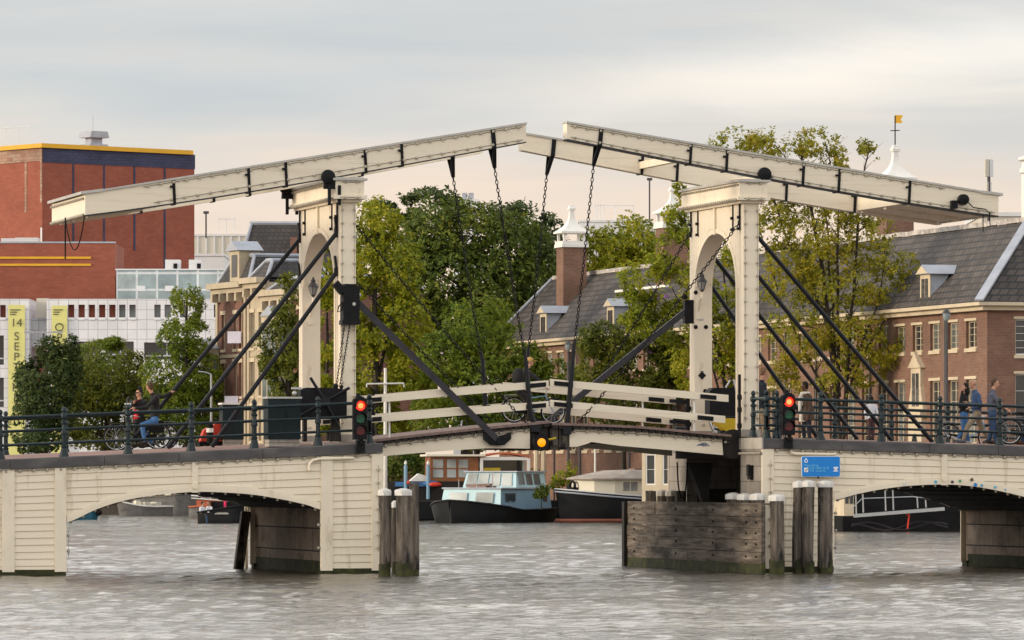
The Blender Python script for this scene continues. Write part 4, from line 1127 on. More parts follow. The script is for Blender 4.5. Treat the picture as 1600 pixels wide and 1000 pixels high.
# drive box on the near post of the drive box gate
Yd = YN - .42; a, b = on(536.5, 507, Yd), on(562, 447, Yd)
t = thing('drive_box', 'black drive box bolted to the near post of the drive box gate', 'drive box', ((a.x + b.x) / 2, Yd + .2, a.z))
mb = MB(); mb.box(a.x, b.x, Yd, YN - .003, a.z + .1, b.z); mb.box(a.x - .03, b.x + .02, Yd - .02, YN - .005, a.z, a.z + .12); mb.box(a.x + .05, b.x - .05, Yd + .05, YN - .005, b.z, b.z + .06)
part('box_body', mb, M['iron'], t)
mb = MB(); q = on(529, 450, Yd + .1); mb.bar(q + V((-.10, 0, .14)), q + V((.12, 0, -.12)), .2, .2, V((0, 1, 0))); part('loudspeaker', mb, M['iron'], t)
mb = MB(); mb.tube([q + V((.1, 0, -.15)), q + V((.14, 0, -.35)), q + V((.0, 0, -.52)), q + V((-.03, 0, -.66)), q + V((.08, 0, -.62)), q + V((.12, 0, -.42)), q + V((.17, 0, -.3))], .02, 6); part('cable', mb, M['rubber'], t)
mb = MB(); mb.lathe([(.05, -.03), (.05, 0)], on(553, 475, Yd), 8, 'y'); mb.lathe([(.06, -.0), (.06, .06)], V((b.x, Yd + .15, b.z - .25)), 8, 'x'); part('knob', mb, M['chrome'], t)
mb = MB(); links(mb, on(538, 508, Yd), on(525.5, 606, Yd), 0, .085, .010, .026); links(mb, on(546.5, 508, Yd), on(531, 604, Yd), 0, .085, .010, .026); part('hand_chain', mb, M['iron'], t, smooth=False)

# drive head on the far post of the diamond marked gate
p = on(1070, 486, YF - .45)
t = thing('drive_bracket', 'black drive bracket on the far post of the diamond marked gate', 'drive box', p)
mb = MB(); mb.box(p.x - .03, RX0 - .005, p.y - .12, p.y + .1, p.z - .36, p.z + .32); part('bracket', mb, M['iron'], t)
mb = MB(); mb.lathe([(.07, -.1), (.07, .1)], p + V((-.02, -.05, .40)), 10, 'y'); part('gear', mb, M['iron'], t)

# winch of the diamond marked gate: black cover over a yellow drip tray
Yv = 5.3; a, b = on(1109, 650, Yv), on(1160, 606, Yv)
t = thing('hand_winch', 'black winch cover above a yellow tray inside the diamond marked gate', 'winch', ((a.x + b.x) / 2, Yv, on(1130, 688, Yv).z))
mb = MB(); mb.prism([(a.x, a.z), (b.x, a.z), (b.x, b.z), (a.x + .12, b.z), (a.x, b.z - .1)], Yv, Yv + .5, 'y'); part('winch_cover', mb, M['iron'], t)
mb = MB(); y1_, y2_ = on(0, 650, Yv).z, on(0, 671, Yv).z; mb.prism([(a.x + .06, y1_ - .005), (b.x, y1_ - .005), (b.x, y2_), (a.x + .5, y2_)], Yv + .02, Yv + .48, 'y'); part('tray', mb, M['yellow'], t)
mb = MB(); q = on(1128, 689, Yv + .2); mb.tube([(q.x, q.y, q.z), (q.x, q.y, y2_ + .02)], [.2, .13], 10); part('leg', mb, M['iron'], t)
mb = MB(); mb.tube([on(1141, 594, Yv), on(1134, 606, Yv)], .03, 6); mb.tube([on(1146, 593, Yv), on(1150, 610, Yv)], .03, 6); part('crank', mb, M['chrome'], t)
mb = MB(); mb.tube([on(1108, 658, Yv - .1), on(1113, 670, Yv - .1), on(1119, 677, Yv - .1)], .035, 6); part('tube', mb, M['chrome'], t)

# gate posts that close the roadway
def barrier(label, px, y0, y1, Y, w, arms):
    a, b = on(px, y1, Y), on(px, y0, Y)
    t = thing('barrier_post', label, 'barrier', (a.x, Y, a.z))
    mb = MB(); mb.tube([a, b], w / 57 / 2, 8)
    for z in (.3, .75, 1.1): mb.lathe([(w / 57 * .75, -.07), (w / 57 * .8, 0), (w / 57 * .75, .07)], a + UP * z, 8)
    part('post', mb, M['iron'], t)
    if arms:
        mb = MB()
        for z in arms: mb.bar(a + UP * z, a + V((-.55, 0, z + .03)), .06, .10)
        part('hinge', mb, M['steel'], t)
    return t
barrier('black hinge post touching the far post of the diamond marked gate', 1075, 612, 679, YF - .2, 7, (.35, .62, .95))
barrier('thin black hinge post at the edge of the diamond marked gate near post', 1155.5, 585, 682, YN - .10, 5, None)
barrier('black hinge post between the red traffic light and the deck rails by the mast', 583, 616, 690, YF - .4, 5, (.4, 1.0))

# road barriers and bollard on the far side of the left span
def redbarrier(label, pts, Y):
    P = [on(x, y, Y) for x, y in pts]; c = P[0]
    t = thing('road_barrier', label, 'barrier', (c.x, Y, c.z))
    mb = MB(); mb.prism([(p.x, p.z) for p in P], Y, Y + .3, 'y'); part('barrier_body', mb, M['red'], t)
    mb = MB(); zs = min(p.z for p in P); xs_ = [p.x for p in P]; mb.box(min(xs_) - .03, max(xs_) + .03, Y - .05, Y + .35, zs - .12, zs + .003); part('barrier_foot', mb, M['rubber'], t)
redbarrier('large tapered red plastic barrier behind the black and white bollard', [(332, 690), (344, 690), (356, 685), (359, 671), (352, 669), (346, 661), (337, 661), (331, 668), (330, 676)], 8.6)
redbarrier('small red plastic barrier beside the black and white bollard', [(313, 690), (325, 690), (325, 668), (319, 672)], 8.4)
p = on(328, 692, 8.1)
t = thing('bollard', 'black bollard with a white band between the red barriers', 'bollard', p)
mb = MB(); mb.lathe([(.10, 0), (.10, .30)], p, 10); mb.lathe([(.10, .42), (.10, .52), (.07, .56), (.0, .57)], p, 10); part('bollard_shaft', mb, M['rubber'], t)
mb = MB(); mb.lathe([(.104, .30), (.104, .42)], p, 10); part('white_band', mb, M['white'], t)
# ================================================================== ground and quays
M['cobble'] = brickmat('quay_paving', (.20, .14, .12), (.26, .19, .16), (.11, .09, .08), .3, .15, .02, horiz=True)
M['quaybrick'] = brickmat('quay_wall_brick', (.045, .036, .030), (.07, .054, .045), (.03, .028, .025), .22, .08, .012)
bank = [(70, 180), (40, 236), (20.3, 287.6), (-2.6, 367.6), (-12, 381), (-32, 388), (-150, 400)]
mb = MB(); G = 1.05
top = [cf(x, d, G) for x, d in bank] + [cf(-900, 420, G), cf(-900, 3000, G), cf(900, 3000, G), cf(900, 180, G)]
mb.face(top); solo('ground', mb, M['cobble'], None, None, kind='structure')
mb = MB()
for (a, b) in zip(bank[:-1], bank[1:]):
    p, q = cf(*a), cf(*b); mb.face([(p.x, p.y, -1), (q.x, q.y, -1), (q.x, q.y, G + .02), (p.x, p.y, G + .02)])
    n_ = (q - p).normalized().cross(UP) * .35
    mb.hexa([p + UP * (G - .2) + n_ * .3, q + UP * (G - .2) + n_ * .3, q + UP * (G - .2) - n_, p + UP * (G - .2) - n_, p + UP * (G + .06) + n_ * .3, q + UP * (G + .06) + n_ * .3, q + UP * (G + .06) - n_, p + UP * (G + .06) - n_])
solo('quay_wall', mb, M['quaybrick'], 'low dark brick quay wall along the far bank', 'wall', kind='structure')

# ================================================================== buildings
M['redbrick'] = brickmat('theatre_brick', (.285, .075, .042), (.33, .095, .055), (.22, .085, .06), .6, .25, .02, vary=.18)
M['bluetile'] = brickmat('blue_tiles', (.040, .048, .10), (.052, .062, .13), (.035, .035, .06), .8, .3, .03)
M['patbrick'] = brickmat('pale_patterned_brick', (.42, .30, .22), (.30, .16, .11), (.25, .16, .12), .9, .35, .03)
M['yellowtrim'] = pm('yellow_trim', flat((.70, .38, .02), .1), (.5, .5, .5), .5)
M['whitetile'] = brickmat('white_stone_tiles', (.74, .75, .78), (.80, .81, .84), (.50, .50, .53), .9, .9, .035, rough=.4, offset=0.0, bump=.2, vary=.12)
M['curtain'] = brickmat('glass_wall', (.27, .35, .37), (.38, .45, .46), (.68, .71, .73), 1.9, 1.55, .10, rough=.2, offset=0.0, bump=.1, vary=.35)
M['dark_glass'] = glassmat('dark_window', (.035, .04, .045))
M['mid_glass'] = glassmat('grey_window', (.17, .20, .21))
M['stonecream'] = pm('cream_stone', flat((.58, .49, .35), .12), (.8, .8, .8), .6, .1, dirt=((.36, .29, .2), (1.2, 1.2, .5), .58, .85))
M['beige'] = pm('beige_panels', flat((.56, .53, .45), .06), (.3, .3, .3), .6)
M['palegrey'] = pm('pale_render', flat((.66, .67, .68), .06), (.3, .3, .3), .6)
M['housebrick'] = brickmat('house_brick', (.18, .075, .05), (.24, .105, .075), (.20, .14, .11), .45, .16, .02, vary=.3)
M['hallbrick'] = brickmat('hall_brick', (.185, .086, .054), (.245, .122, .080), (.20, .14, .105), .44, .15, .025, vary=.32, stain=((.17, .085, .062), (.35, .35, .5), .50, .75))
M['slate'] = brickmat('slate_roof', (.045, .043, .045), (.075, .066, .062), (.03, .03, .032), .4, .3, .03, vary=.3)
M['lead'] = pm('lead_sheet', flat((.36, .39, .45), .15), (1, 1, 1), .45, .05)
M['rooftile'] = None
def tilemat():
    m, nt, b = new_mat('grey_pantiles')
    tc = N(nt, 'ShaderNodeTexCoord'); sp = N(nt, 'ShaderNodeSeparateXYZ'); L(nt, tc.outputs['Object'], sp.inputs[0])
    ad = N(nt, 'ShaderNodeMath', operation='ADD'); L(nt, sp.outputs['X'], ad.inputs[0]); L(nt, sp.outputs['Y'], ad.inputs[1])
    cb = N(nt, 'ShaderNodeCombineXYZ'); L(nt, ad.outputs[0], cb.inputs['X']); L(nt, sp.outputs['Z'], cb.inputs['Y'])
    br = N(nt, 'ShaderNodeTexBrick', i_Scale=1.0); br.offset = .5
    br.inputs['Color1'].default_value = (.046, .038, .034, 1); br.inputs['Color2'].default_value = (.092, .075, .065, 1); br.inputs['Mortar'].default_value = (.025, .024, .026, 1)
    br.inputs['Mortar Size'].default_value = .045; br.inputs['Brick Width'].default_value = .52; br.inputs['Row Height'].default_value = .36; L(nt, cb.outputs[0], br.inputs['Vector'])
    n = N(nt, 'ShaderNodeTexNoise', i_Scale=.5, i_Detail=9, i_Roughness=.7); L(nt, tc.outputs['Object'], n.inputs['Vector'])
    mr = N(nt, 'ShaderNodeMapRange'); mr.inputs[1].default_value = .3; mr.inputs[2].default_value = .7; mr.inputs[3].default_value = .6; mr.inputs[4].default_value = 1.5; L(nt, n.outputs['Fac'], mr.inputs[0])
    mx = N(nt, 'ShaderNodeMix', data_type='RGBA', blend_type='MULTIPLY'); mx.inputs['Factor'].default_value = 1; L(nt, br.outputs['Color'], mx.inputs['A']); L(nt, mr.outputs[0], mx.inputs['B'])
    L(nt, mx.outputs['Result'], b.inputs['Base Color']); b.inputs['Roughness'].default_value = .75
    bp = N(nt, 'ShaderNodeBump'); bp.inputs['Strength'].default_value = .8; bp.inputs['Distance'].default_value = .04; bp.invert = True; L(nt, br.outputs['Fac'], bp.inputs['Height']); L(nt, bp.outputs['Normal'], b.inputs['Normal'])
    return m
M['rooftile'] = tilemat()

def frame(X, d, u, z=0.0):
    """origin and heading of a building: u = direction of its local x axis in camera-aligned metres"""
    o = cf(X, d, z); w_ = RT * u[0] + FW * u[1]; return o, atan2(w_.y, w_.x)

def facade(mb, x0, x1, z0, z1, ops, y=0.0, depth=.22, flip=1, axis='x'):
    """wall in the local x-z plane with real openings (x0,x1,z0,z1)"""
    P = (lambda a, yy, z: (a, yy, z)) if axis == 'x' else (lambda a, yy, z: (yy, a, z))
    ops = [(max(a, x0), min(b, x1), max(c, z0), min(d, z1)) for a, b, c, d in ops if b > x0 and a < x1]
    xs = sorted(set([x0, x1] + [o[0] for o in ops] + [o[1] for o in ops])); zs = sorted(set([z0, z1] + [o[2] for o in ops] + [o[3] for o in ops]))
    for i in range(len(xs) - 1):
        run = None
        for j in range(len(zs) - 1):
            xm, zm = (xs[i] + xs[i + 1]) / 2, (zs[j] + zs[j + 1]) / 2
            if any(o[0] < xm < o[1] and o[2] < zm < o[3] for o in ops): continue
            mb.face([P(xs[i], y, zs[j]), P(xs[i + 1], y, zs[j]), P(xs[i + 1], y, zs[j + 1]), P(xs[i], y, zs[j + 1])])
    for a, b, c, d in ops:
        q = y + depth * flip
        mb.face([P(a, y, c), P(b, y, c), P(b, q, c), P(a, q, c)]); mb.face([P(a, y, d), P(b, y, d), P(b, q, d), P(a, q, d)])
        mb.face([P(a, y, c), P(a, y, d), P(a, q, d), P(a, q, c)]); mb.face([P(b, y, c), P(b, y, d), P(b, q, d), P(b, q, c)])

def window(par, x0, x1, z0, z1, y, depth, glass, frm, nx=2, nz=3, head=None, sill=None, name='window', fw=.075, flip=1, axis='x', bar=.022):
    S = (lambda a, b, c, d, e, f: (a, b, c, d, e, f)) if axis == 'x' else (lambda a, b, c, d, e, f: (c, d, a, b, e, f))
    Y = lambda t: y + t * flip
    def bx(mb, a, b, ya, yb, c, d):
        ya, yb = sorted((Y(ya), Y(yb))); mb.box(*S(a, b, ya, yb, c, d))
    mb = MB(); bx(mb, x0, x1, depth - .05, depth - .02, z0, z1); wn = part(name, mb, glass, par, smooth=False)
    mb = MB(); f0, f1 = depth - .12, depth - .05
    bx(mb, x0, x0 + fw, f0, f1, z0, z1); bx(mb, x1 - fw, x1, f0, f1, z0, z1); bx(mb, x0 + fw, x1 - fw, f0, f1, z0, z0 + fw); bx(mb, x0 + fw, x1 - fw, f0, f1, z1 - fw, z1)
    for i in range(1, nx):
        xm = x0 + (x1 - x0) * i / nx; w_ = .08 if (nx == 2) else bar; bx(mb, xm - w_ / 2, xm + w_ / 2, f0 + .01, f1, z0 + fw, z1 - fw)
    for j in range(1, nz):
        zm = z0 + (z1 - z0) * j / nz; bx(mb, x0 + fw, x1 - fw, f0 + .02, f1, zm - bar / 2, zm + bar / 2)
    part('window_frame', mb, frm, wn, smooth=False)
    if head:
        mb = MB(); bx(mb, x0 - .1, x1 + .1, -.07, .05, z1 + .004, z1 + head); part('window_head', mb, M['stonecream'], wn, smooth=False)
    if sill:
        mb = MB(); bx(mb, x0 - .08, x1 + .08, -.09, .05, z0 - sill, z0 - .004); part('window_sill', mb, M['stonecream'], wn, smooth=False)
    return wn

# ---- red theatre tower
dT = 545.; XT = (66 - 800) / F * dT; zz = lambda y, d: EYE + (HY - y) / F * d
o, rz = frame(XT, dT, (15.2, 13))
t = thing('theatre_tower', 'tall dark red brick theatre block with blue band and yellow roof edge', 'building', o, rz)
zt = zz(230, dT); W_ = 19.0
mb = MB(); mb.box(0, W_, 0, 18, 0, zt); part('wall', mb, M['redbrick'], t, smooth=False)
mb = MB(); mb.box(.03, W_ + .05, -.06, -.0, zt - 1.5, zt - .05)
for k in range(1, 5): mb.box(W_ * k / 5 - .11, W_ * k / 5 + .11, -.05, 0, zt - (12 if k % 2 == 0 else 10), zt - 1.5)
part('blue_band', mb, M['bluetile'], t, smooth=False)
mb = MB(); mb.box(-.06, 0, .0, 18, zt - 1.35, zt - .05); mb.box(-.05, 0, 0, .3, zt - 5.5, zt - 1.35); mb.box(-.05, 0, 2.6, 2.95, zt - 6.4, zt - 1.35); part('pale_band', mb, M['patbrick'], t, smooth=False)
mb = MB(); mb.box(-.35, W_ - .4, -.35, .1, zt - .05, zt + .38); mb.box(-.35, .1, .1, 18, zt - .05, zt + .38); part('roof_edge', mb, M['yellowtrim'], t, smooth=False)
mb = MB(); mb.box(-.06, .0, .0, .22, 18, zt - 8); part('rain_pipe', mb, M['palegrey'], t)
mb = MB(); mb.box(7.0, 9.2, 1.5, 3.3, zt, zt + .7); mb.box(7.4, 8.8, 1.9, 2.9, zt + .7, zt + 1.35); mb.prism([(6.9, zt + 1.35), (9.3, zt + 1.35), (9.1, zt + 2.0), (7.1, zt + 2.0)], 1.4, 3.4); mb.tube([(8.0, 2.4, zt + 2), (8.0, 2.4, zt + 3.6)], .03, 5); part('roof_vent', mb, M['lead'], t)
mb = MB()
for k in range(5): mb.tube([(-.1, 2 + 2 * k, zt + .4), (-.1, 2 + 2 * k, zt + 2.2)], .03, 5)
mb.tube([(-.1, 2, zt + 2.2), (-.1, 12, zt + 2.2)], .03, 5); part('roof_rail', mb, M['palegrey'], t)

# ---- lower red wing, glass wing, white front
o, rz = frame((0 - 800) / F * 520, 520, (1, 0))
t = thing('theatre_wing', 'low red brick theatre wing with two yellow stripes', 'building', o, rz)
k_ = 520 / F
mb = MB(); mb.box(-120 * k_, 180 * k_, 0, 12, 0, zz(380, 520)); part('wall', mb, M['redbrick'], t, smooth=False)
mb = MB(); mb.box(-120 * k_, 180 * k_ + .05, -.08, .3, zz(380, 520), zz(377.5, 520)); part('coping', mb, M['lead'], t, smooth=False)
for a, b in ((401, 404.5), (412, 415.5)):
    mb = MB(); mb.box(-120 * k_, 142 * k_, -.1, 0, zz(b, 520), zz(a, 520)); part('yellow_stripe', mb, M['yellowtrim'], t, smooth=False)
mb = MB(); mb.box(22 * k_, 58 * k_, 1, 3, zz(377, 520), zz(370.5, 520)); mb.box(0, 22 * k_, 1, 3, zz(377, 520), zz(371.5, 520)); part('air_unit', mb, M['palegrey'], t, smooth=False)
o, rz = frame((182 - 800) / F * 512, 512, (1, 0)); k_ = 512 / F
t = thing('glass_wing', 'pale glass panelled office wing with ventilation boxes on its roof', 'building', o, rz)
mb = MB(); mb.box(0, 168 * k_, 0, 10, 0, zz(422, 512)); part('glass_wall', mb, M['curtain'], t, smooth=False)
mb = MB(); mb.box(-.1, 168 * k_ + .1, -.1, 10, zz(422, 512), zz(420, 512)); part('roof_edge', mb, M['palegrey'], t, smooth=False)
for a, b in ((75, 98), (112, 131)):
    mb = MB(); mb.box(a * k_, b * k_, 1, 3, zz(420, 512), zz(405, 512)); u_ = part('air_unit', mb, M['palegrey'], t, smooth=False)
    mb = MB(); mb.box((a + 13) * k_, (a + 19) * k_, .9, 1, zz(419, 512), zz(411, 512)); part('grille', mb, M['iron'], u_)
for a in (31, 76):
    mb = MB(); mb.box(a * k_, (a + 14) * k_, -.06, 0, zz(455, 512), zz(446.5, 512)); part('blind', mb, M['palegrey'], t)
o, rz = frame((0 - 800) / F * 503, 503, (1, 0)); k_ = 503 / F
t = thing('white_theatre_front', 'white tiled theatre front with square openings and long yellow banners', 'building', o, rz)
z5 = lambda y: zz(y, 503)
opsA = [(x * k_, (x + 9) * k_, z5(496), z5(476.5)) for x in (-110, -94, -78, -62, -46, -30, -14, 0)] + [(-20 * k_, 6 * k_, z5(570), z5(524)), (-20 * k_, 6 * k_, z5(636), z5(590))]
opsB = [(x * k_, (x + 10) * k_, z5(496), z5(476)) for x in (106, 122.5, 138.5, 154.5, 170.5, 186, 202, 241, 257, 281, 304, 334)] + [(110 * k_, 153 * k_, z5(560), z5(533.5)), (166 * k_, 209 * k_, z5(560), z5(533.5)), (225 * k_, 330 * k_, z5(562), z5(535)), (110 * k_, 330 * k_, z5(640), z5(600))]
mb = MB()
facade(mb, -200 * k_, 46 * k_, 0, z5(467), opsA, 0, .8); facade(mb, 73 * k_, 346 * k_, 0, z5(467), opsB, 0, .8)
for x in (46, 73, 346): mb.face([(x * k_, 0, 0), (x * k_, 8, 0), (x * k_, 8, z5(467)), (x * k_, 0, z5(467))])
for a, b in ((-200, 46), (73, 346)): mb.face([(a * k_, 0, z5(467)), (b * k_, 0, z5(467)), (b * k_, 8, z5(467)), (a * k_, 8, z5(467))])
part('wall', mb, M['whitetile'], t, smooth=False)
mb = MB(); mb.box(46 * k_, 73 * k_, 3, 3.3, z5(540), z5(495)); mb.box(46 * k_, 73 * k_, 3, 3.3, 0, z5(600)); part('recess_wall', mb, M['whitetile'], t, smooth=False)
mb = MB(); mb.box(54 * k_, 73 * k_, 2.0, 2.2, z5(496), z5(465)); part('grey_screen', mb, M['beige'], t)
for (a, b, c, d) in opsA + opsB:
    sm_ = (b - a) < 12 * k_
    mt = M['redbrick'] if sm_ and (a < 182 * k_) else M['mid_glass'] if sm_ else M['dark_glass']
    mb = MB(); mb.box(a, b, .74, .8, c, d); w_ = part('window', mb, mt, t, smooth=False)
    if not sm_:
        mb = MB(); n = max(2, int((b - a) / 1.6))
        for i in range(1, n): mb.box(a + (b - a) * i / n - .06, a + (b - a) * i / n + .06, .66, .74, c, d)
        mb.box(a, b, .66, .74, c + (d - c) * .2, c + (d - c) * .2 + .12); part('window_frame', mb, M['palegrey'], w_)
    if sm_:
        mb = MB(); mb.hexa([(a - .0, -.12, c - .22), (b + .0, -.12, c - .22), (b, .0, c - .22), (a, .0, c - .22), (a, -.02, c), (b, -.02, c), (b, .0, c), (a, .0, c)]); part('sill', mb, M['palegrey'], w_)
mb = MB(); mb.box(47 * k_, 72 * k_, 3.3, 3.4, z5(540), z5(512)); part('window', mb, M['dark_glass'], t)
M['banner'] = pm('banner_yellow', flat((.72, .70, .26), .05), (.2, .2, .2), .7)
M['ink'] = pm('banner_ink', flat((.10, .105, .07), .1), (1, 1, 1), .7)
def banner(label, x0, x1, ytop, ybot, letters, xs):
    p0 = cf((x0 - 800) / F * 502.8, 502.75)
    b = thing('theatre_banner', label, 'banner', (p0.x, p0.y, z5(ytop)), -TH, 'long yellow banners on the theatre')
    w_ = (x1 - x0) * k_; h = z5(ytop) - z5(ybot); ny, nx = 40, 5
    mb = MB(); mb.grid(lambda i, j: (w_ * j / (nx - 1), .03 * pnoise(V((i * .3, j * .8, x0))), -h * i / (ny - 1)), ny, nx)
    part('cloth', mb, M['banner'], b, fix=False)
    for ch_, y, s in letters:
        tx = text_part(ch_, M['ink'], b, (0, 0, 0), R90, s * k_ * 1.30); tx.location = (w_ * .5, -.07, z5(y) - z5(ytop))
    for k, (tw, yy) in enumerate(((.75, 484), (.5, 487.5), (.4, 491))):
        mb = MB(); mb.box(w_ * .1, w_ * (.1 + tw * .85), -.065, -.06, z5(yy) - z5(ytop) - .06, z5(yy) - z5(ytop) + .03); part('small_print', mb, M['ink'], b)
banner('long yellow banner with 14 and the letters of a month', 13, 39, 476.5, 740, [('14', 505, 14), ('S', 526, 14), ('E', 542, 14), ('P', 558, 14), ('T', 574, 14), ('E', 590, 14), ('M', 606, 14), ('B', 622, 14), ('E', 638, 14), ('R', 654, 14)], 0)
banner('yellow banner with O and P partly hidden behind the trees', 81, 105, 477.5, 740, [('O', 512, 14), ('P', 528, 14)], 0)

# ---- pale blocks far behind
def block(label, px0, px1, py, d, mt, ribs=0, rail=None, name='office_block'):
    o, rz = frame((px0 - 800) / F * d, d, (1, 0)); k = d / F; w_ = (px1 - px0) * k; h = zz(py, d)
    t = thing(name, label, 'building', o, rz); mb = MB(); mb.box(0, w_, 0, 12, 0, h); part('wall', mb, mt, t, smooth=False)
    if ribs:
        mb = MB()
        for i in range(ribs + 1): mb.box(w_ * i / ribs - .09, w_ * i / ribs + .09, -.1, 0, h * .6, h + .1)
        part('panel_joint', mb, M['palegrey'], t)
    mb = MB(); mb.box(-.1, w_ + .1, -.12, 12.1, h, h + .25); part('roof_edge', mb, M['palegrey'], t, smooth=False)
    if rail:
        mb = MB()
        for x in rail: mb.tube([((x - px0) * k, 1, h + .2), ((x - px0) * k, 1, h + 2.2)], .06, 5)
        mb.tube([((rail[0] - px0) * k, 1, h + 2.0), ((rail[-1] - px0) * k, 1, h + 2.0)], .05, 5); part('roof_rail', mb, M['palegrey'], t)
    return t
block('beige panelled block beyond the glass wing', 296, 400, 369, 620, M['beige'], 8, [341, 353, 366])
block('low white block below the beige one, behind the glass wing', 290, 350, 400, 600, M['palegrey'])
block('pale flat roofed block behind the spired chimney', 905, 1012, 347, 640, M['palegrey'], 0, [930, 934, 938, 944, 962, 990])
block('white block half hidden by the autumn tree', 980, 1085, 352, 620, M['palegrey'])
o, rz = frame((722 - 800) / F * 640, 640, (1, 0)); k_ = 640 / F
t = thing('roof_chimney', 'twin grey roof chimney pots above the green trees', 'chimney', o, rz); h1, h2 = zz(311, 640), zz(301, 640)
mb = MB(); mb.box(-1, 19 * k_ + .5, 0, 4, 0, h1); part('base', mb, M['palegrey'], t)
for a in (0, 10):
    mb = MB(); mb.box(a * k_, (a + 8) * k_, .5, 2, h1, h2); part('chimney_pot', mb, M['lead'], t)

M['housecream'] = pm('house_cream', flat((.46, .39, .28), .15), (.8, .8, .8), .6, .1, dirt=((.26, .2, .14), (1.2, 1.2, .5), .55, .8))
# ---- canal houses across the water
o, rz = frame(-21.3, 395, (.4, -.917))
def canal_house(label, xa, xb, eave, wall, roofh, bays, oriel=None, dormers=(), dep=6, chim=False, yo=0.0):
    t = thing('canal_house', label, 'house', o + Matrix.Rotation(rz, 3, 'Z') @ V((0, yo, 0)), rz, 'canal houses across the water')
    n = len(bays); rows_ = ROWS
    ops = []
    for (c, w_) in bays:
        for (z0, z1) in rows_: ops.append((c - w_ / 2, c + w_ / 2, z0, min(z1, eave - .7)))
    mb = MB(); facade(mb, xa, xb, 0, eave, ops, 0, .3)
    mb.face([(xb, 0, 0), (xb, dep, 0), (xb, dep, eave), (xb, 0, eave)]); mb.face([(xa, 0, 0), (xa, 0, eave), (xa, dep, eave), (xa, dep, 0)])
    part('wall', mb, wall, t, smooth=False)
    for (a, b, c, d) in ops: window(t, a, b, c, d, 0, .3, M['dark_glass'], M['housecream'], 2, 2, .28, .2, fw=.11)
    for x in (xa + .35, xb - .35) if bays else ():
        mb = MB(); mb.box(x - .2, x + .2, -.1, 0, 0, eave - .5); part('quoin', mb, M['housecream'], t)
    for z in (4.8, 8.0, 11.3):
        mb = MB(); mb.box(xa + .7, xb - .7, -.08, 0, z - .12, z + .12); part('string_course', mb, M['housecream'], t)
    mb = MB(); mb.box(xa - .1, xb + .1, -.75, .2, eave - .05, eave + .35); mb.box(xa, xb, -.45, .1, eave - .4, eave - .05)
    for i in range(int((xb - xa) / 1.6)): mb.box(xa + .5 + i * 1.6, xa + .85 + i * 1.6, -.6, 0, eave - 1.0, eave - .4)
    part('cornice', mb, M['housecream'], t, smooth=False)
    s = 1.0 if not chim else 2.2; zr = eave + roofh; mb = MB()
    A = [(xa, .1, eave + .35), (xb, .1, eave + .35), (xb, dep, eave + .35), (xa, dep, eave + .35)]; B = [(xa + 1.2, s, zr), (xb - 1.2, s, zr), (xb - 1.2, dep - s * .6, zr), (xa + 1.2, dep - s * .6, zr)]
    for i in range(4):
        j = (i + 1) % 4; mb.face([A[i], A[j], B[j], B[i]])
    mb.face(B); part('roof', mb, M['slate'], t, smooth=False)
    mb = MB()
    for i in range(4): mb.tube([V(A[i]), V(B[i])], .13, 6); mb.tube([V(B[i]), V(B[(i + 1) % 4])], .16, 6)
    part('ridge', mb, M['lead'], t)
    for c in dormers:
        z0 = eave + .35
        mb = MB(); mb.box(c - .95, c + .95, .15, 1.7, z0, z0 + 2.3); dm = part('dormer', mb, M['housecream'], t, smooth=False)
        mb = MB(); mb.box(c - .55, c + .55, .12, .15, z0 + .4, z0 + 2.0); part('dormer_window', mb, M['dark_glass'], dm)
        mb = MB(); mb.prism([(c - 1.3, z0 + 2.3), (c + 1.3, z0 + 2.3), (c, z0 + 3.0)], -.1, 1.9); part('dormer_roof', mb, M['lead'], dm)
    if oriel:
        c, w_, z0, z1 = oriel
        mb = MB(); mb.box(c - w_ / 2, c + w_ / 2, -1.1, -.02, z0 - .6, z1 + .3); orl = part('oriel', mb, M['housecream'], t, smooth=False)
        nf = int((z1 - z0) / 3) or 1
        for i in range(nf):
            za, zb = z0 + (z1 - z0) * i / nf + .5, z0 + (z1 - z0) * (i + 1) / nf - .3
            for k in range(3):
                mb = MB(); mb.box(c - w_ / 2 + .2 + k * (w_ - .4) / 3 + .1, c - w_ / 2 + .2 + (k + 1) * (w_ - .4) / 3 - .1, -1.13, -1.1, za, zb); part('oriel_window', mb, M['mid_glass'], orl)
            for k in range(2):
                for xs_ in (c + w_ / 2,):
                    mb = MB(); mb.box(xs_, xs_ + .03, -1.0 + .5 * k + .05, -.58 + .5 * k - .0, za, zb); part('oriel_window', mb, M['mid_glass'], orl)
        mb = MB(); mb.prism([(c - w_ / 2 - .1, z1 + .3), (c + w_ / 2 + .1, z1 + .3), (c, z1 + 1.0)], -1.2, 0); part('oriel_roof', mb, M['lead'], orl)
    if chim:
        for c in (xa + 4.5, xa + 5.3):
            mb = MB(); mb.box(c - .25, c + .25, .9, 1.5, eave + 2, eave + 4.4); part('chimney', mb, M['housebrick'], t)
    return t
ROWS = [(2.2, 4.4), (5.2, 7.6), (8.4, 10.8), (11.8, 14.3)]
canal_house('narrow brick canal house with cream bay and paired dark windows, nearest the glass wing', -.2, 6.2, 16.2, M['housebrick'], 2.3, [(1.35, .8), (3.75, .72), (4.85, .72)], (-.5, 1.9, 2.6, 11.6), (3.2,), 5, False)
canal_house('cream narrow canal house between the brick house and the white oriel', 6.2, 9.8, 16.4, M['housecream'], 1.6, [(7.2, .8), (8.8, .8)], None, (), 5, False)
canal_house('brown brick canal house with a white oriel at the near end of the row', 9.8, 17.5, 15.4, M['housebrick'], 1.2, [(10.7, .8), (16.4, .9)], (13.4, 3.2, 6.0, 13.6), (), 9, False)
o_keep, rz_keep = o, rz; o, rz = frame(-20.9, 409, (1, -.06))
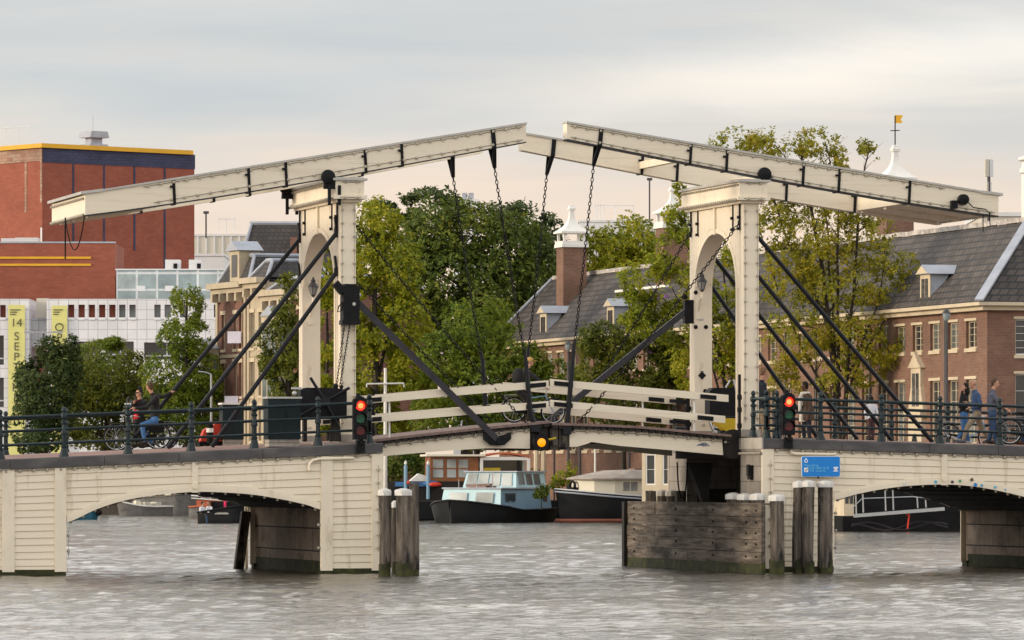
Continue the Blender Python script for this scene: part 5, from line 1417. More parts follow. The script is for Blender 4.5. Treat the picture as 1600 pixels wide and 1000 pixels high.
canal_house('taller house behind the row with a big steep dark slate roof', 0, 9.5, 16.2, M['housebrick'], 5.5, [], None, (), 10, True)
o, rz = o_keep, rz_keep
M['estate'] = pm('estate_sign', flat((.62, .60, .72), .1), (1, 1, 1), .5)
for i, (x, z) in enumerate(((4.9, 12.6), (4.3, 8.0), (4.3, 4.6))):
    p = o + Matrix.Rotation(rz, 3, 'Z') @ V((x, -.5, z)); mb = MB(); u_ = Matrix.Rotation(rz, 3, 'Z')
    r_ = V((cos(rz + .9), sin(rz + .9), 0)); c_ = [p + r_ * a + UP * b for a, b in ((-.5, -.42), (.5, -.42), (.5, .42), (-.5, .42))]; nn = r_.cross(UP) * .06
    mb.hexa([c_[0] - nn, c_[1] - nn, c_[1] + nn, c_[0] + nn, c_[3] - nn, c_[2] - nn, c_[2] + nn, c_[3] + nn])
    solo('sign_board', mb, M['estate'], ['pale lilac board on the brick house, topmost of three', 'pale lilac board on the brick house, middle of three', 'pale lilac board on the brick house, lowest of three'][i], 'board', p, 'pale boards on the brick canal house')

# ---- long brick hall on the right bank
LH = 83.2; ux, ud = 22.9 / LH, -80 / LH
oH, rzH = frame(2.2, 369, (22.9, -80))
def lx(px, yo=0.0):
    r = (px - 800) / F; vx, vd = -ud, ux      # local y axis
    return (r * (369 + vd * yo) - (2.2 + vx * yo)) / (ux - r * ud)
def lloc(X, d):
    a, b = X - 2.2, d - 369; return a * ux + b * ud, a * (-ud) + b * ux
t = hall = thing('brick_hall', 'long brown brick hall with grey tiled hipped roof, dormers and white spired chimneys', 'building', oH, rzH)
EV = 11.45; ops_u = []; ops_l = []
x = LH - 2.35
while x > -10.2:
    if not (69.6 < x < 71.6 and False): ops_u.append((x - .78, x + .78, 9.5, 11.05 - .1))
    ops_l.append((x - .78, x + .78, 4.4, 7.85)); x -= 2.75
gx = lx(1436)
ops_l = [q for q in ops_l if abs((q[0] + q[1]) / 2 - gx) > 1.5]
FE = -11.2; mb = MB()
facade(mb, FE, LH, 0, EV, ops_u + ops_l, 0, .28)
we = [(1.6, 3.4, 9.1, 11.0), (5.0, 6.8, 9.1, 11.0), (1.6, 3.4, 3.6, 8.1), (5.0, 6.8, 3.6, 8.1)]
facade(mb, 0, 8, 0, EV, we, LH, .28, -1, 'y'); mb.face([(FE, 0, 0), (FE, 8, 0), (FE, 8, EV), (FE, 4, EV + 4.9), (FE, 0, EV)]); mb.face([(FE, 8, 0), (LH, 8, 0), (LH, 8, EV), (FE, 8, EV)])
part('wall', mb, M['hallbrick'], t, smooth=False)
for i, q in enumerate(ops_u): window(t, *q, 0, .28, M['mid_glass'] if i % 3 else M['dark_glass'], M['stonecream'], 2, 4, .14, .2)
for i, q in enumerate(ops_l): window(t, *q, 0, .28, M['dark_glass'] if i % 3 else M['mid_glass'], M['stonecream'], 2, 6, .16, .2)
for q in we: window(t, *q, LH, .28, M['dark_glass'], M['white'], 3, 5, .14, .18, flip=-1, axis='y')
mb = MB()
for (a, b, c, dd) in ((.4, .4, EV + .0, EV + .24), (.72, .72, EV + .24, EV + .42)):
    mb.box(FE - .1, LH + a, -a, .2, c, dd); mb.box(LH - .2, LH + a, .2, 8 + a, c, dd)
part('cornice', mb, M['stonecream'], t, smooth=False)
mb = MB(); e = .7; zR = EV + 5.0; zE = EV + .43
A = [(FE - .2, -e, zE), (LH + e, -e, zE), (LH + e, 8 + e, zE), (FE - .2, 8 + e, zE)]; R0, R1 = (FE - .2, 4, zR), (LH - 4.0, 4, zR)
mb.face([A[0], A[1], R1, R0]); mb.face([A[1], A[2], R1]); mb.face([A[2], A[3], R0, R1]); mb.face([A[3], A[0], R0]); rf = part('roof', mb, M['rooftile'], t, smooth=False)
M['mortarridge'] = pm('ridge_mortar', [(.35, (.30, .27, .25)), (.65, (.60, .57, .54))], (3, 3, 3), .8, .4)
mb = MB(); n = 60
for i in range(n):
    a, b = FE + (LH - 4 - FE) * i / n, FE + (LH - 4 - FE) * (i + 1) / n - .05; dz = .04 * pnoise(V((i * .9, 0, 0))); mb.bar((a, 4, zR + .05 + dz), (b, 4, zR + .05 + dz), .34, .26)
part('ridge', mb, M['mortarridge'], t, smooth=False)
mb = MB(); mb.bar(V(A[1]) + V((.05, -.05, .08)), V(R1) + V((.05, -.05, .08)), .5, .10); mb.bar(V(A[0]) + V((-.05, -.05, .08)), V(R0) + V((-.05, -.05, .08)), .45, .10); part('hip_flashing', mb, M['lead'], t, smooth=False)
def dormer(px):
    x = lx(px, -.1); sl = 5.0 / 4.7; y0 = -.1; z0 = zE + .17; z1 = z0 + 1.62; w_ = .72; yb = (z1 - zE) / sl - e
    mb = MB(); mb.prism([(y0, z0 - .1), (y0, z1), (yb, z1)], x - w_, x + w_, 'x'); dm = part('dormer', mb, M['lead'], t, smooth=False)
    mb = MB(); mb.box(x - w_ - .04, x + w_ + .04, y0 - .06, y0, z0 - .15, z1); part('dormer_front', mb, M['stonecream'], dm)
    for a in (-.5, .06):
        mb = MB(); mb.box(x + a, x + a + .44, y0 - .09, y0 - .06, z0 + .15, z1 - .25); part('dormer_window', mb, M['dark_glass'], dm)
    mb = MB(); mb.add([(x - w_ - .3, y0 - .25, z1), (x + w_ + .3, y0 - .25, z1), (x, y0 - .25, z1 + .52), (x - w_ - .3, yb + .5, z1), (x + w_ + .3, yb + .5, z1), (x, yb + .9, z1 + .52)], [(0, 1, 2), (3, 5, 4), (0, 2, 5, 3), (1, 4, 5, 2), (0, 3, 4, 1)]); part('dormer_roof', mb, M['lead'], dm, smooth=False)
    mb = MB(); mb.add([(x - w_ - .2, y0 - .27, z1 + .03), (x + w_ + .2, y0 - .27, z1 + .03), (x, y0 - .27, z1 + .45)], [(0, 1, 2)]); part('dormer_gable', mb, M['stonecream'], dm)
for px in (850, 955, 1447): dormer(px)
for px in (905, 1010, 1120, 1290, 1340): pass
mb = MB()
for px in (1230, 1278, 1362, 1479.5): mb.tube([(lx(px), -.12, 1), (lx(px), -.12, EV - .3)], .07, 6)
part('rain_pipe', mb, M['lampgrey'], t)
# stone portal with pediment
mb = MB(); mb.box(gx - 1.05, gx + 1.05, -.25, 0, 1.2, 5.9); mb.box(gx - 1.25, gx + 1.25, -.4, 0, 5.9, 6.25); mb.box(gx - .75, gx + .75, -.2, 0, 6.25, 8.6); mb.prism([(gx - 1.0, 8.6), (gx + 1.0, 8.6), (gx + .3, 9.15), (gx, 9.5), (gx - .3, 9.15)], -.3, 0)
mb.prism([(gx - 1.2, 6.25), (gx - .75, 6.25), (gx - .75, 7.6)], -.2, 0); mb.prism([(gx + .75, 6.25), (gx + 1.2, 6.25), (gx + .75, 7.6)], -.2, 0)
pt = part('stone_portal', mb, M['stonecream'], t, smooth=False)
mb = MB(); mb.box(gx - .5, gx - .08, -.23, -.2, 6.5, 8.3); mb.box(gx + .08, gx + .5, -.23, -.2, 6.5, 8.3); part('portal_window', mb, M['dark_glass'], pt)
mb = MB(); mb.prism([(gx - .4, 1.2), (gx + .4, 1.2), (gx + .4, 4.6), (gx + .2, 5.0), (gx - .2, 5.0), (gx - .4, 4.6)], -.28, -.25); part('portal_door', mb, M['cabinet'], pt)
M['purple'] = pm('purple_cloth', flat((.14, .035, .25), .15), (.5, .5, .5), .8)
def chimney(X, d, w_, zb, zc, ztop, flag=False, label=None):
    a, b = lloc(X, d); h = w_ / 2
    mb = MB(); mb.box(a - h, a + h, b - h, b + h, zb, zc); c = part('chimney', mb, M['hallbrick'], t, label, smooth=False)
    mb = MB(); mb.box(a - h - .12, a + h + .12, b - h - .12, b + h + .12, zc - .0, zc + .22); mb.box(a - h - .08, a + h + .08, b - h - .08, b + h + .08, zc + .22, zc + .42)
    for sx in (-1, 1):
        for sy in (-1, 1): mb.box(a + sx * h * .85 - .08, a + sx * h * .85 + .08, b + sy * h * .85 - .08, b + sy * h * .85 + .08, zc + .42, zc + .95)
    H_ = ztop - zc - .95; s2 = 1.4142; r0 = (h + .17) * s2
    prof = [(r0, 0), (r0, .12), (r0 * .93, .16)] + [(r0 * (.15 + .78 * (1 - k / 10) ** 3.0), .16 + (H_ * .80 - .16) * k / 10) for k in range(1, 11)] + [(r0 * .22, H_ * .81), (r0 * .23, H_ * .88), (r0 * .16, H_ * .93), (r0 * .15, H_ * .97), (0, H_)]
    mb.lathe(prof, (a, b, zc + .95), 4, ph=pi / 4); part('chimney_spire', mb, M['white'], c, smooth=False)
    if flag:
        mb = MB(); mb.tube([(a, b, ztop - .1), (a, b, ztop + 1.75)], .04, 6); mb.tube([(a - .25, b - .2, ztop + .85), (a + .25, b + .2, ztop + .85)], .03, 5); part('vane_rod', mb, M['iron'], c)
        mb = MB(); vd_ = V((cos(-TH - rzH), sin(-TH - rzH), 0)); q = V((a, b, ztop + 1.3))
        for z0, z1, l in ((0, .15, .42), (.15, .33, .36), (.33, .48, .45)): mb.bar(q + UP * (z0 + z1) / 2, q + vd_ * l + UP * (z0 + z1) / 2, .03, z1 - z0)
        part('wind_vane', mb, M['yellowtrim'], c, 'golden pennant weather vane')
chimney((893 - 800) / F * 371, 371, 1.65, 14, zz(387, 371), zz(320, 371), False, 'brick chimney with white spire standing clear of leaves')
chimney((1051 - 800) / F * 352, 352, 1.75, 13, zz(357, 352), zz(291, 352), False, 'middle brick chimney half hidden by leaves')
chimney((1398.5 - 800) / F * 330, 330, 1.75, 14, zz(306, 330), zz(226, 330), True, 'brick chimney with golden weather vane')
a_, b_ = lloc((1604 - 800) / F * 320, 320); mb = MB()
mb.lathe([(.32, 15), (.32, zz(272, 320)), (.42, zz(270, 320)), (.42, zz(264, 320)), (.30, zz(262, 320)), (.28, zz(253, 320)), (.5, zz(250, 320)), (.5, zz(246, 320)), (.12, zz(243, 320)), (.08, zz(235, 320)), (0, zz(232, 320))], (a_, b_, 0), 12); part('turret', mb, M['white'], t, 'slim white turret behind the hall')
# awnings / banners of purple cloth on the facade
for (x0, y0, x1, y1) in ((968, 463, 992, 492), (1024, 470, 1036, 482), (1010, 534, 1028, 552)):
    xa, xb = sorted((lx(x0, -.6), lx(x1, -.6))); yy = 1.6 if y0 < 500 else -.5
    d_ = 369 + ud * xa + ux * 0
    mb = MB(); za, zb = zz(y1, d_), zz(y0, d_); n = 6
    xa2, xb2 = xa, max(xb, xa + 2.2)
    mb.hexa([(xa2, yy - .05, za), (xb2, yy - .05, za), (xb2, yy, za), (xa2, yy, za), (xa2, yy - .05, zb), (xb2, yy - .05, zb), (xb2, yy, zb), (xa2, yy, zb)])
    p = oH + Matrix.Rotation(rzH, 3, 'Z') @ V((xa, yy, za))
    ob = part('banner_cloth', mb, M['purple'], t, 'purple banner cloth seen between leaves')
# slim white ledge on the roof behind the leaves
mb = MB(); xa, xb = lx(968, 1.4), lx(1047, 1.4); mb.bar((xa, 1.2, EV + 3.3), (xb, 1.2, EV + 3.3), .25, .16); part('roof_ledge', mb, M['white'], t, smooth=False)
# aerial on the ridge and buff chimney stack behind
p = at(1545, 330, 318); mb = MB()
at_ = thing('antenna_mast', 'grey phone antenna mast standing above the brick hall roof', 'antenna', (p.x, p.y, 14))
mb.tube([(p.x, p.y, 14), (p.x, p.y, zz(260, 318))], .10, 8); part('mast_pole', mb, M['lampgrey'], at_)
for s in (-1, 1):
    mb = MB(); mb.box(p.x + s * .13 - .11, p.x + s * .13 + .11, p.y - .1, p.y + .1, zz(276, 318), zz(249, 318)); mb.box(p.x + s * .1 - .05, p.x + s * .1 + .05, p.y - .1, p.y + .1, zz(300, 318), zz(284, 318)); part('antenna_panel', mb, M['palegrey'] if s > 0 else M['beige'], at_)
block('buff flat roofed block behind the ridge of the brick hall', 1534, 1680, 338, 345, M['beige'])
for i, (px, ya, yb, d) in enumerate(((1015, 278, 345, 630), (322, 330, 372, 615))):
    p = at(px, yb, d); mb = MB(); mb.tube([p, at(px, ya, d)], .10, 5); mb.box(p.x - .3, p.x + .3, p.y - .1, p.y + .1, at(px, ya, d).z - .3, at(px, ya, d).z)
    solo('aerial', mb, M['lampgrey'], ['thin aerial beside the diamond marked gate, above the autumn tree', 'thin aerial above the beige panelled block'][i], 'aerial', p)

# ---- pale house and quay posts seen under the deck half by the diamond marked gate
o2, rz2 = frame((1003 - 800) / F * 300, 300, (1, -.25))
t = thing('quay_house', 'white quayside house seen under the deck half by the diamond marked gate', 'house', o2, rz2)
mb = MB(); facade(mb, 0, 3.2, 0, 4.6, [(.2, .75, 2.2, 3.9), (1.15, 1.75, 2.2, 3.9), (2.2, 2.8, 2.2, 3.9)], 0, .15); mb.face([(0, 0, 4.6), (3.2, 0, 4.6), (3.2, 5, 4.6), (0, 5, 4.6)]); mb.face([(0, 0, 0), (0, 5, 0), (0, 5, 4.6), (0, 0, 4.6)]); part('wall', mb, M['stonecream'], t, smooth=False)
for a in (.2, 1.15, 2.2): window(t, a, a + .57, 2.2, 3.9, 0, .15, M['dark_glass'], M['white'], 1, 2)
for i, px in enumerate((838, 849, 866, 906, 930, 983)):
    p = at(px, 745, 338); wdt = (.16, .16, .07, .09, .07, .09)[i]; mb = MB(); mb.tube([(p.x, p.y, G - .05), (p.x, p.y, 4.6)], wdt, 8)
    solo('quay_post', mb, M['stonecream'] if i < 2 else M['white'] if i == 4 else M['lampgrey'], ['cream post on the quay above the blue houseboat, nearer the orange shelter', 'cream post on the quay above the blue houseboat, nearer the slim grey post', 'slim grey post on the quay between the two houseboats', 'dark post on the quay above the black houseboat bow', 'white post on the quay behind the black houseboat cabin', 'dark post on the quay beside the white house'][i], 'post', (p.x, p.y, G), 'posts along the quay')

# ---- lamps
def street_lamp(label, px, ytop, d, kind):
    p = at(px, 745, d); zt_ = zz(ytop, d); t = thing('street_lamp', label, 'street lamp', (p.x, p.y, G))
    mb = MB(); mb.tube([(p.x, p.y, G - .02), (p.x, p.y, zt_)], [.11, .07], 8); part('lamp_post', mb, M['lampgrey'] if kind != 'pole' else M['chrome'], t)
    if kind == 'twin':
        mb = MB(); mb.bar((p.x, p.y, zt_ - .1), (p.x, p.y, zt_ + .12), .14, .14)
        for s in (-1, 1):
            q = V((p.x, p.y, zt_)) + RT * s * .9; mb.bar(V((p.x, p.y, zt_ - .02)), q, .16, .10); mb.bar(q - RT * s * .2, q + RT * s * .55, .4, .14)
        part('lamp_head', mb, M['chrome'], t)
    elif kind == 'top':
        mb = MB(); mb.lathe([(.08, 0), (.19, .14), (.21, .38), (.15, .46), (.04, .56)], (p.x, p.y, zt_), 8); part('lamp_head', mb, M['mid_glass'], t)
        mb = MB(); mb.lathe([(.24, .38), (.17, .50), (.04, .62)], (p.x, p.y, zt_), 8); part('lamp_cap', mb, M['lampgrey'], t)
    else:
        mb = MB(); mb.tube([(p.x, p.y, zt_), V((p.x, p.y, zt_ + .15)) + RT * -.4, V((p.x, p.y, zt_ + .2)) + RT * -.9], .05, 6); part('lamp_arm', mb, M['chrome'], t)
street_lamp('twin headed street lamp in front of the banners', 68, 519, 410, 'twin')
street_lamp('lantern topped street lamp before the brick hall windows', 1479, 501, 284, 'top')
street_lamp('white topped street lamp beneath the hall dormer by the chain', 888, 548, 335, 'top')
street_lamp('plain grey pole between the poplar and the brick canal house', 330, 585, 378, 'pole')
# ================================================================== boats
M['hullblack'] = pm('black_hull', flat((.011, .012, .014), .3), (1, 1, 2), .5, .1, spec=.25, dirt=((.07, .06, .05), (1.2, 1.2, 2.5), .62, .85))
M['tar'] = pm('tarred_hull', flat((.012, .012, .013), .3), (1, 1, 2), .85, .1, spec=.08)
M['hullgrey'] = pm('grey_hull', flat((.17, .165, .16), .2), (1, 1, 2), .55, .1, dirt=((.05, .045, .04), (1.5, 1.5, 2), .5, .8))
M['lblue'] = pm('pale_blue_paint', flat((.42, .62, .68), .06), (1, 1, 1), .45, .03)
M['mblue'] = pm('grey_blue_paint', flat((.20, .34, .46), .08), (1, 1, 1), .45, .03)
M['teal'] = pm('teal_paint', flat((.02, .11, .16), .2), (1, 1, 1), .45)
M['varnish'] = pm('varnished_wood', [(.3, (.20, .065, .018)), (.7, (.33, .12, .03))], (2, 2, 9), .35, .1)
M['orange'] = pm('orange_red_roof', flat((.50, .13, .06), .15), (1, 1, 1), .6)
M['canvas'] = pm('old_roof_canvas', [(.3, (.30, .26, .225)), (.7, (.46, .41, .36))], (1, 1, 1), .8, .2)
M['boatcream'] = pm('boat_cream', flat((.76, .71, .58), .05), (1, 1, 1), .5)
M['antifoul'] = pm('red_oxide', flat((.20, .07, .045), .2), (1, 1, 1), .7)
M['blanket'] = glassmat('curtained_window', (.40, .43, .42), .15)
M['plastic_blue'] = pm('blue_tarp', flat((.05, .16, .36), .3), (2, 2, 2), .5)

def hull(mb, Ln, B, sheer, ns=22, fullb=.35, fulls=.22, keel=-.5, trans=.75, flare=.82):
    """pointed bow at +x, rounder stern at -x; sheer(u) is the deck height for u in 0 (stern) .. 1 (bow)"""
    ring = []
    for i in range(ns + 1):
        u = i / ns; x = -Ln / 2 + Ln * u
        wb = min(1, ((1 - u) / fullb)) ** .55 if u > 1 - fullb else 1
        ws = (trans + (1 - trans) * min(1, u / fulls) ** .6) if u < fulls else 1
        b = B / 2 * max(.02, wb * ws); z = sheer(u)
        ring.append([(x, 0, keel)] + [(x - (.35 * (1 - t) if u > .9 else 0), b * (flare + (1 - flare) * t) * min(1, .55 + t * 2), keel + (z - keel) * t) for t in (.12, .35, .6, .8, 1.0)])
    base = len(mb.v); m = 6
    for sgn in (1, -1):
        o = len(mb.v)
        for r in ring:
            for p in r: mb.v.append(V((p[0], p[1] * sgn, p[2])))
        for i in range(ns):
            for j in range(m - 1):
                mb.f.append((o + i * m + j, o + (i + 1) * m + j, o + (i + 1) * m + j + 1, o + i * m + j + 1)); mb.m.append(mb.mi)
        if sgn == 1: o1 = o
        else: o2 = o
    for i in range(ns):
        mb.f.append((o1 + i * m + m - 1, o1 + (i + 1) * m + m - 1, o2 + (i + 1) * m + m - 1, o2 + i * m + m - 1)); mb.m.append(mb.mi)
    mb.f.append(tuple([o1 + j for j in range(m)] + [o2 + j for j in reversed(range(m))])); mb.m.append(mb.mi)
    return [(r[-1][0], r[-1][1], r[-1][2]) for r in ring]

def rail_line(mb, ring, r, dz=0.0, out=.03, ends=True):
    L1 = [V((x, y + out, z + dz)) for x, y, z in ring]; L2 = [V((x, -y - out, z + dz)) for x, y, z in ring]
    mb.tube(L1 + L2[::-1], r, 6)

def boat(name, label, px, py, bow, cat='boat', group=None, d=None):
    d = d or EYE * F / (py - HY)
    o, rz = frame((px - 800) / F * d, d, bow)
    return thing(name, label, cat, o, rz, group), d

# --- pale blue houseboat
t, d = boat('houseboat', 'pale blue houseboat with black hull and windowed wheelhouse', 762, 815.5, (-.50, -.866), 'houseboat', None, 318)
sh = lambda u: .72 + (.58 * max(0, (u - .55) / .45) ** 1.2) + .12 * (1 - u) ** 3
mb = MB(); ring = hull(mb, 8.8, 5.2, sh, fullb=.26, trans=.85); part('hull', mb, M['hullblack'], t)
mb = MB(); rail_line(mb, ring, .06); mb.tube([(4.1, 0, -.3), (4.24, 0, 1.35)], .09, 6); part('rub_rail', mb, M['hullblack'], t)
mb = MB(); mb.hexa([(-3.9, -2.1, .5), (1.95, -2.0, .8), (1.95, 2.0, .8), (-3.9, 2.1, .5), (-3.9, -1.9, 1.95), (1.7, -1.85, 1.95), (1.7, 1.85, 1.95), (-3.9, 1.9, 1.95)]); cb = part('cabin', mb, M['mblue'], t, smooth=False)
mb = MB(); mb.hexa([(1.96, -2.02, .78), (2.00, -2.02, .78), (2.00, 2.02, .78), (1.96, 2.02, .78), (1.71, -1.9, 1.98), (1.76, -1.9, 1.98), (1.76, 1.9, 1.98), (1.71, 1.9, 1.98)]); part('cabin_front', mb, M['lblue'], cb, smooth=False)
for a, b in ((-1.45, -.25), (.35, 1.5)):
    mb = MB(); mb.hexa([(1.96, a, 1.15), (1.975, a, 1.15), (1.975, b, 1.15), (1.96, b, 1.15), (1.84, a, 1.75), (1.855, a, 1.75), (1.855, b, 1.75), (1.84, b, 1.75)])
    mb.v = [v + V((.055, 0, 0)) for v in mb.v]; part('cabin_window', mb, M['blanket'], cb, smooth=False)
mb = MB(); mb.box(-4.0, 1.85, -2.0, 2.0, 1.95, 2.03); part('cabin_roof', mb, M['lead'], cb, smooth=False)
for x in (1.1, .5, -3.2):
    mb = MB(); mb.box(x - .2, x + .2, 1.93, 2.05, 1.25, 1.7); part('cabin_window', mb, M['dark_glass'], cb)
mb = MB()
def house(x0, x1, w, z0, z1, rake, rw):
    mb.hexa([(x0, -w, z0), (x1, -w, z0), (x1, w, z0), (x0, w, z0), (x0, -rw, z1), (x1 - rake, -rw, z1), (x1 - rake, rw, z1), (x0, rw, z1)])
house(-3.7, -.2, 1.8, 2.03, 2.92, .25, 1.65); wh = part('wheelhouse', mb, M['lblue'], t, smooth=False)
for k in range(4):
    a = -1.6 + k * .81; b = a + .68; mb = MB()
    mb.hexa([(-.21, a, 2.12), (-.18, a, 2.12), (-.18, b, 2.12), (-.21, b, 2.12), (-.41, a * .94, 2.84), (-.38, a * .94, 2.84), (-.38, b * .94, 2.84), (-.41, b * .94, 2.84)]); mb.v = [v + V((.015, 0, 0)) for v in mb.v]; part('wheelhouse_window', mb, M['blanket'], wh, smooth=False)
for k in range(3):
    mb = MB(); x = -1.25 - k * .92; mb.hexa([(x, 1.72, 2.2), (x + .7, 1.72, 2.2), (x + .7, 1.80, 2.2), (x, 1.80, 2.2), (x, 1.62, 2.82), (x + .7, 1.62, 2.82), (x + .7, 1.69, 2.82), (x, 1.69, 2.82)]); part('wheelhouse_window', mb, M['mid_glass'], wh, smooth=False)
mb = MB(); mb.box(-3.85, -.3, -1.8, 1.8, 2.92, 2.99); part('wheelhouse_roof', mb, M['lead'], wh, smooth=False)
mb = MB(); mb.box(.2, 1.4, -.6, .7, 2.03, 2.13); mb.bar((.3, -1.2, 2.15), (1.3, 1.0, 2.2), .25, .12); part('deck_timber', mb, M['deckwood'], t)
mb = MB(); mb.tube([(1.5, 1.2, 2.0), (1.5, 1.2, 2.9)], .025, 5); mb.tube([(1.6, -1.0, 2.0), (1.6, -1.0, 2.5)], .025, 5); mb.tube([(1.6, .2, 2.0), (1.6, .2, 2.45)], .025, 5); part('stanchion', mb, M['chrome'], t)

# --- barge behind it with varnished wheelhouse and an orange roofed shelter
t, d = boat('houseboat', 'old barge with a varnished brown wheelhouse and orange roofed shelter', 722, 812, (-1, -.12), 'houseboat', None, 333)
k = d / F
mb = MB(); ring = hull(mb, 11.5, 4.4, lambda u: 1.15 + .3 * abs(u - .5) ** 2, fullb=.25, trans=.8); part('hull', mb, M['hullblack'], t)
X = lambda px: (722 - px) * k * 1.0
zb = lambda y: zz(y, d - 1.5)
mb = MB(); mb.box(X(818), X(600), -1.9, 1.9, 1.2, zb(752)); part('deck_house', mb, M['darkwood'], t, smooth=False)
mb = MB(); mb.box(X(660), X(612), 1.91, 2.0, zb(760), zb(753)); mb.ball((X(668), 2.0, zb(756)), .35, 8, 5, (1.6, .5, .6)); part('blue_tarpaulin', mb, M['plastic_blue'], t)
mb = MB(); mb.box(X(742), X(667), -1.2, 1.9, zb(752), zb(713)); wh = part('wheelhouse', mb, M['varnish'], t, smooth=False)
for a, b in ((671, 687), (693, 707), (711, 726)):
    mb = MB(); mb.box(X(b), X(a), 1.9, 1.95, zb(746), zb(718)); w_ = part('wheelhouse_window', mb, M['blanket'], wh)
    mb = MB(); mb.box(X(b), X(a), 1.95, 1.98, zb(733), zb(731)); part('window_bar', mb, M['varnish'], w_)
mb = MB(); mb.box(X(752), X(660), -1.6, 2.3, zb(713), zb(710)); part('wheelhouse_roof', mb, M['boatcream'], wh)
mb = MB(); P = []
arc_ = [(X(822 - 78 * i / 8), zb(712.5 - 6 * sin(pi * i / 8))) for i in range(9)]
mb.prism(arc_ + [(x, z - .12) for x, z in reversed(arc_)], -.6, 2.2); sr = part('shelter_roof', mb, M['orange'], t)
mb = MB()
for px in (746.5, 820): mb.box(X(px) - .09, X(px) + .09, 2.0, 2.15, zb(752), zb(713)); mb.box(X(px) - .09, X(px) + .09, -.5, -.35, zb(752), zb(713))
mb.box(X(820), X(746.5), 2.0, 2.12, zb(719), zb(714)); part('shelter_frame', mb, M['white'], t)
mb = MB(); mb.box(X(820), X(746.5), -.6, -.5, zb(752), zb(714)); part('dark_interior_panel', mb, M['dark_glass'], t)  # added panel, dark to give the shelter its shaded interior
mb = MB(); mb.box(X(776), X(750), 1.4, 2.05, zb(736), zb(731)); part('yellow_crate', mb, M['yellow'], t)
for px in (628, 663):
    mb = MB(); mb.tube([(X(px), 2.1, 1.3), (X(px), 2.1, zb(727))], .11, 8); pp = part('vent_pipe', mb, M['mblue'], t, 'pale blue pipe')
    mb = MB(); mb.ball((X(px), 2.1, zb(724)), .10, 8, 5); mb.ball((X(px), 2.1, zb(721)), .06, 6, 4); part('pipe_cap', mb, M['white'], pp)
mb = MB(); mb.prism([(X(650), zb(752)), (X(668), zb(752)), (X(668), zb(745)), (X(650), zb(740)), (X(636), zb(752))], .5, 1.5); part('white_cover', mb, M['white'], t)
mb = MB(); mb.ball((X(632), 2.15, zb(754)), .12, 8, 5); mb.ball((X(674), 2.2, zb(757)), .3, 8, 5, (1.3, .6, .5)); part('fender_ball', mb, M['red'], t)

# --- black hulled houseboat
t, d = boat('houseboat', 'black hulled houseboat with cream cabin and faded curved roof', 1034, 815, (-.86, -.51), 'houseboat', None, 320)
sh = lambda u: 1.38 + .55 * max(0, (u - .5) / .5) ** 1.7 + .10 * (1 - u)
mb = MB(); ring = hull(mb, 14.5, 4.3, sh, fullb=.26, trans=.7); part('hull', mb, M['hullblack'], t)
mb = MB(); rail_line(mb, ring, .055, -.14); part('rub_rail', mb, M['lead'], t)
mb = MB(); rail_line(mb, ring, .04, .02); part('gunwale', mb, M['palegrey'], t)
mb = MB(); r2 = [(x * .985, y * .86, .12) for x, y, z in ring]; rail_line(mb, r2, .12, 0, .06); part('waterline_stripe', mb, M['antifoul'], t)
mb = MB(); pf_ = []
x0, x1, w0 = -6.0, 5.9, 1.75
out_ = [(x0, -w0), (x1 - 1.6, -w0), (x1 - .5, -w0 * .72), (x1, -w0 * .25), (x1, w0 * .25), (x1 - .5, w0 * .72), (x1 - 1.6, w0), (x0, w0)]
mb.prism(out_, 1.2, 2.62, 'z'); cb = part('cabin', mb, M['boatcream'], t, smooth=False)
for xx in (3.0, 1.7, .6, -.9, -2.3, -3.7):
    for off in ((0, .52) if xx in (3.0, .6, -2.3) else (0,)):
        mb = MB(); mb.box(xx + off - .22, xx + off + .22, w0, w0 + .03, 1.85, 2.35); part('cabin_window', mb, M['dark_glass'] if int(xx * 10) % 2 else M['blanket'], cb)
mb = MB(); nn = 9; E = [(p[0] + (.25 if p[0] > 0 else -.1), p[1] * 1.16) for p in out_]
def roofp(p, s, z): return (p[0] * s, p[1] * s, z + .30)
for i in range(8):
    j = (i + 1) % 8
    mb.face([roofp(E[i], 1, 2.28), roofp(E[j], 1, 2.28), roofp(E[j], .62, 2.72), roofp(E[i], .62, 2.72)]); mb.face([roofp(E[i], .62, 2.72), roofp(E[j], .62, 2.72), (-.3, 0, 3.14)])
    mb.face([roofp(E[i], 1, 2.2), roofp(E[j], 1, 2.2), roofp(E[j], 1, 2.28), roofp(E[i], 1, 2.28)])
part('cabin_roof', mb, M['canvas'], t, smooth=False)
mb = MB(); mb.box(1.2, 2.4, .2, .9, 3.04, 3.14); part('roof_hatch', mb, M['deckwood'], t)
mb = MB(); mb.hexa([(-.2, -.3, 3.14), (.9, -.3, 3.14), (.9, .1, 3.14), (-.2, .1, 3.14), (-.2, -.3, 3.28), (.9, -.3, 3.42), (.9, .1, 3.42), (-.2, .1, 3.28)]); part('roof_box', mb, M['varnish'], t)
mb = MB(); mb.lathe([(.25, 3.1), (.3, 3.55), (.28, 3.57)], (-1.2, -.3, 0), 10); part('roof_bucket', mb, M['palegrey'], t)
mb = MB(); mb.torus((6.1, 0, 2.1), .28, .07, 14, 6, (1, 0, 0)); mb.box(5.9, 6.2, -.3, .3, 1.8, 2.05); part('anchor_winch', mb, M['iron'], t)

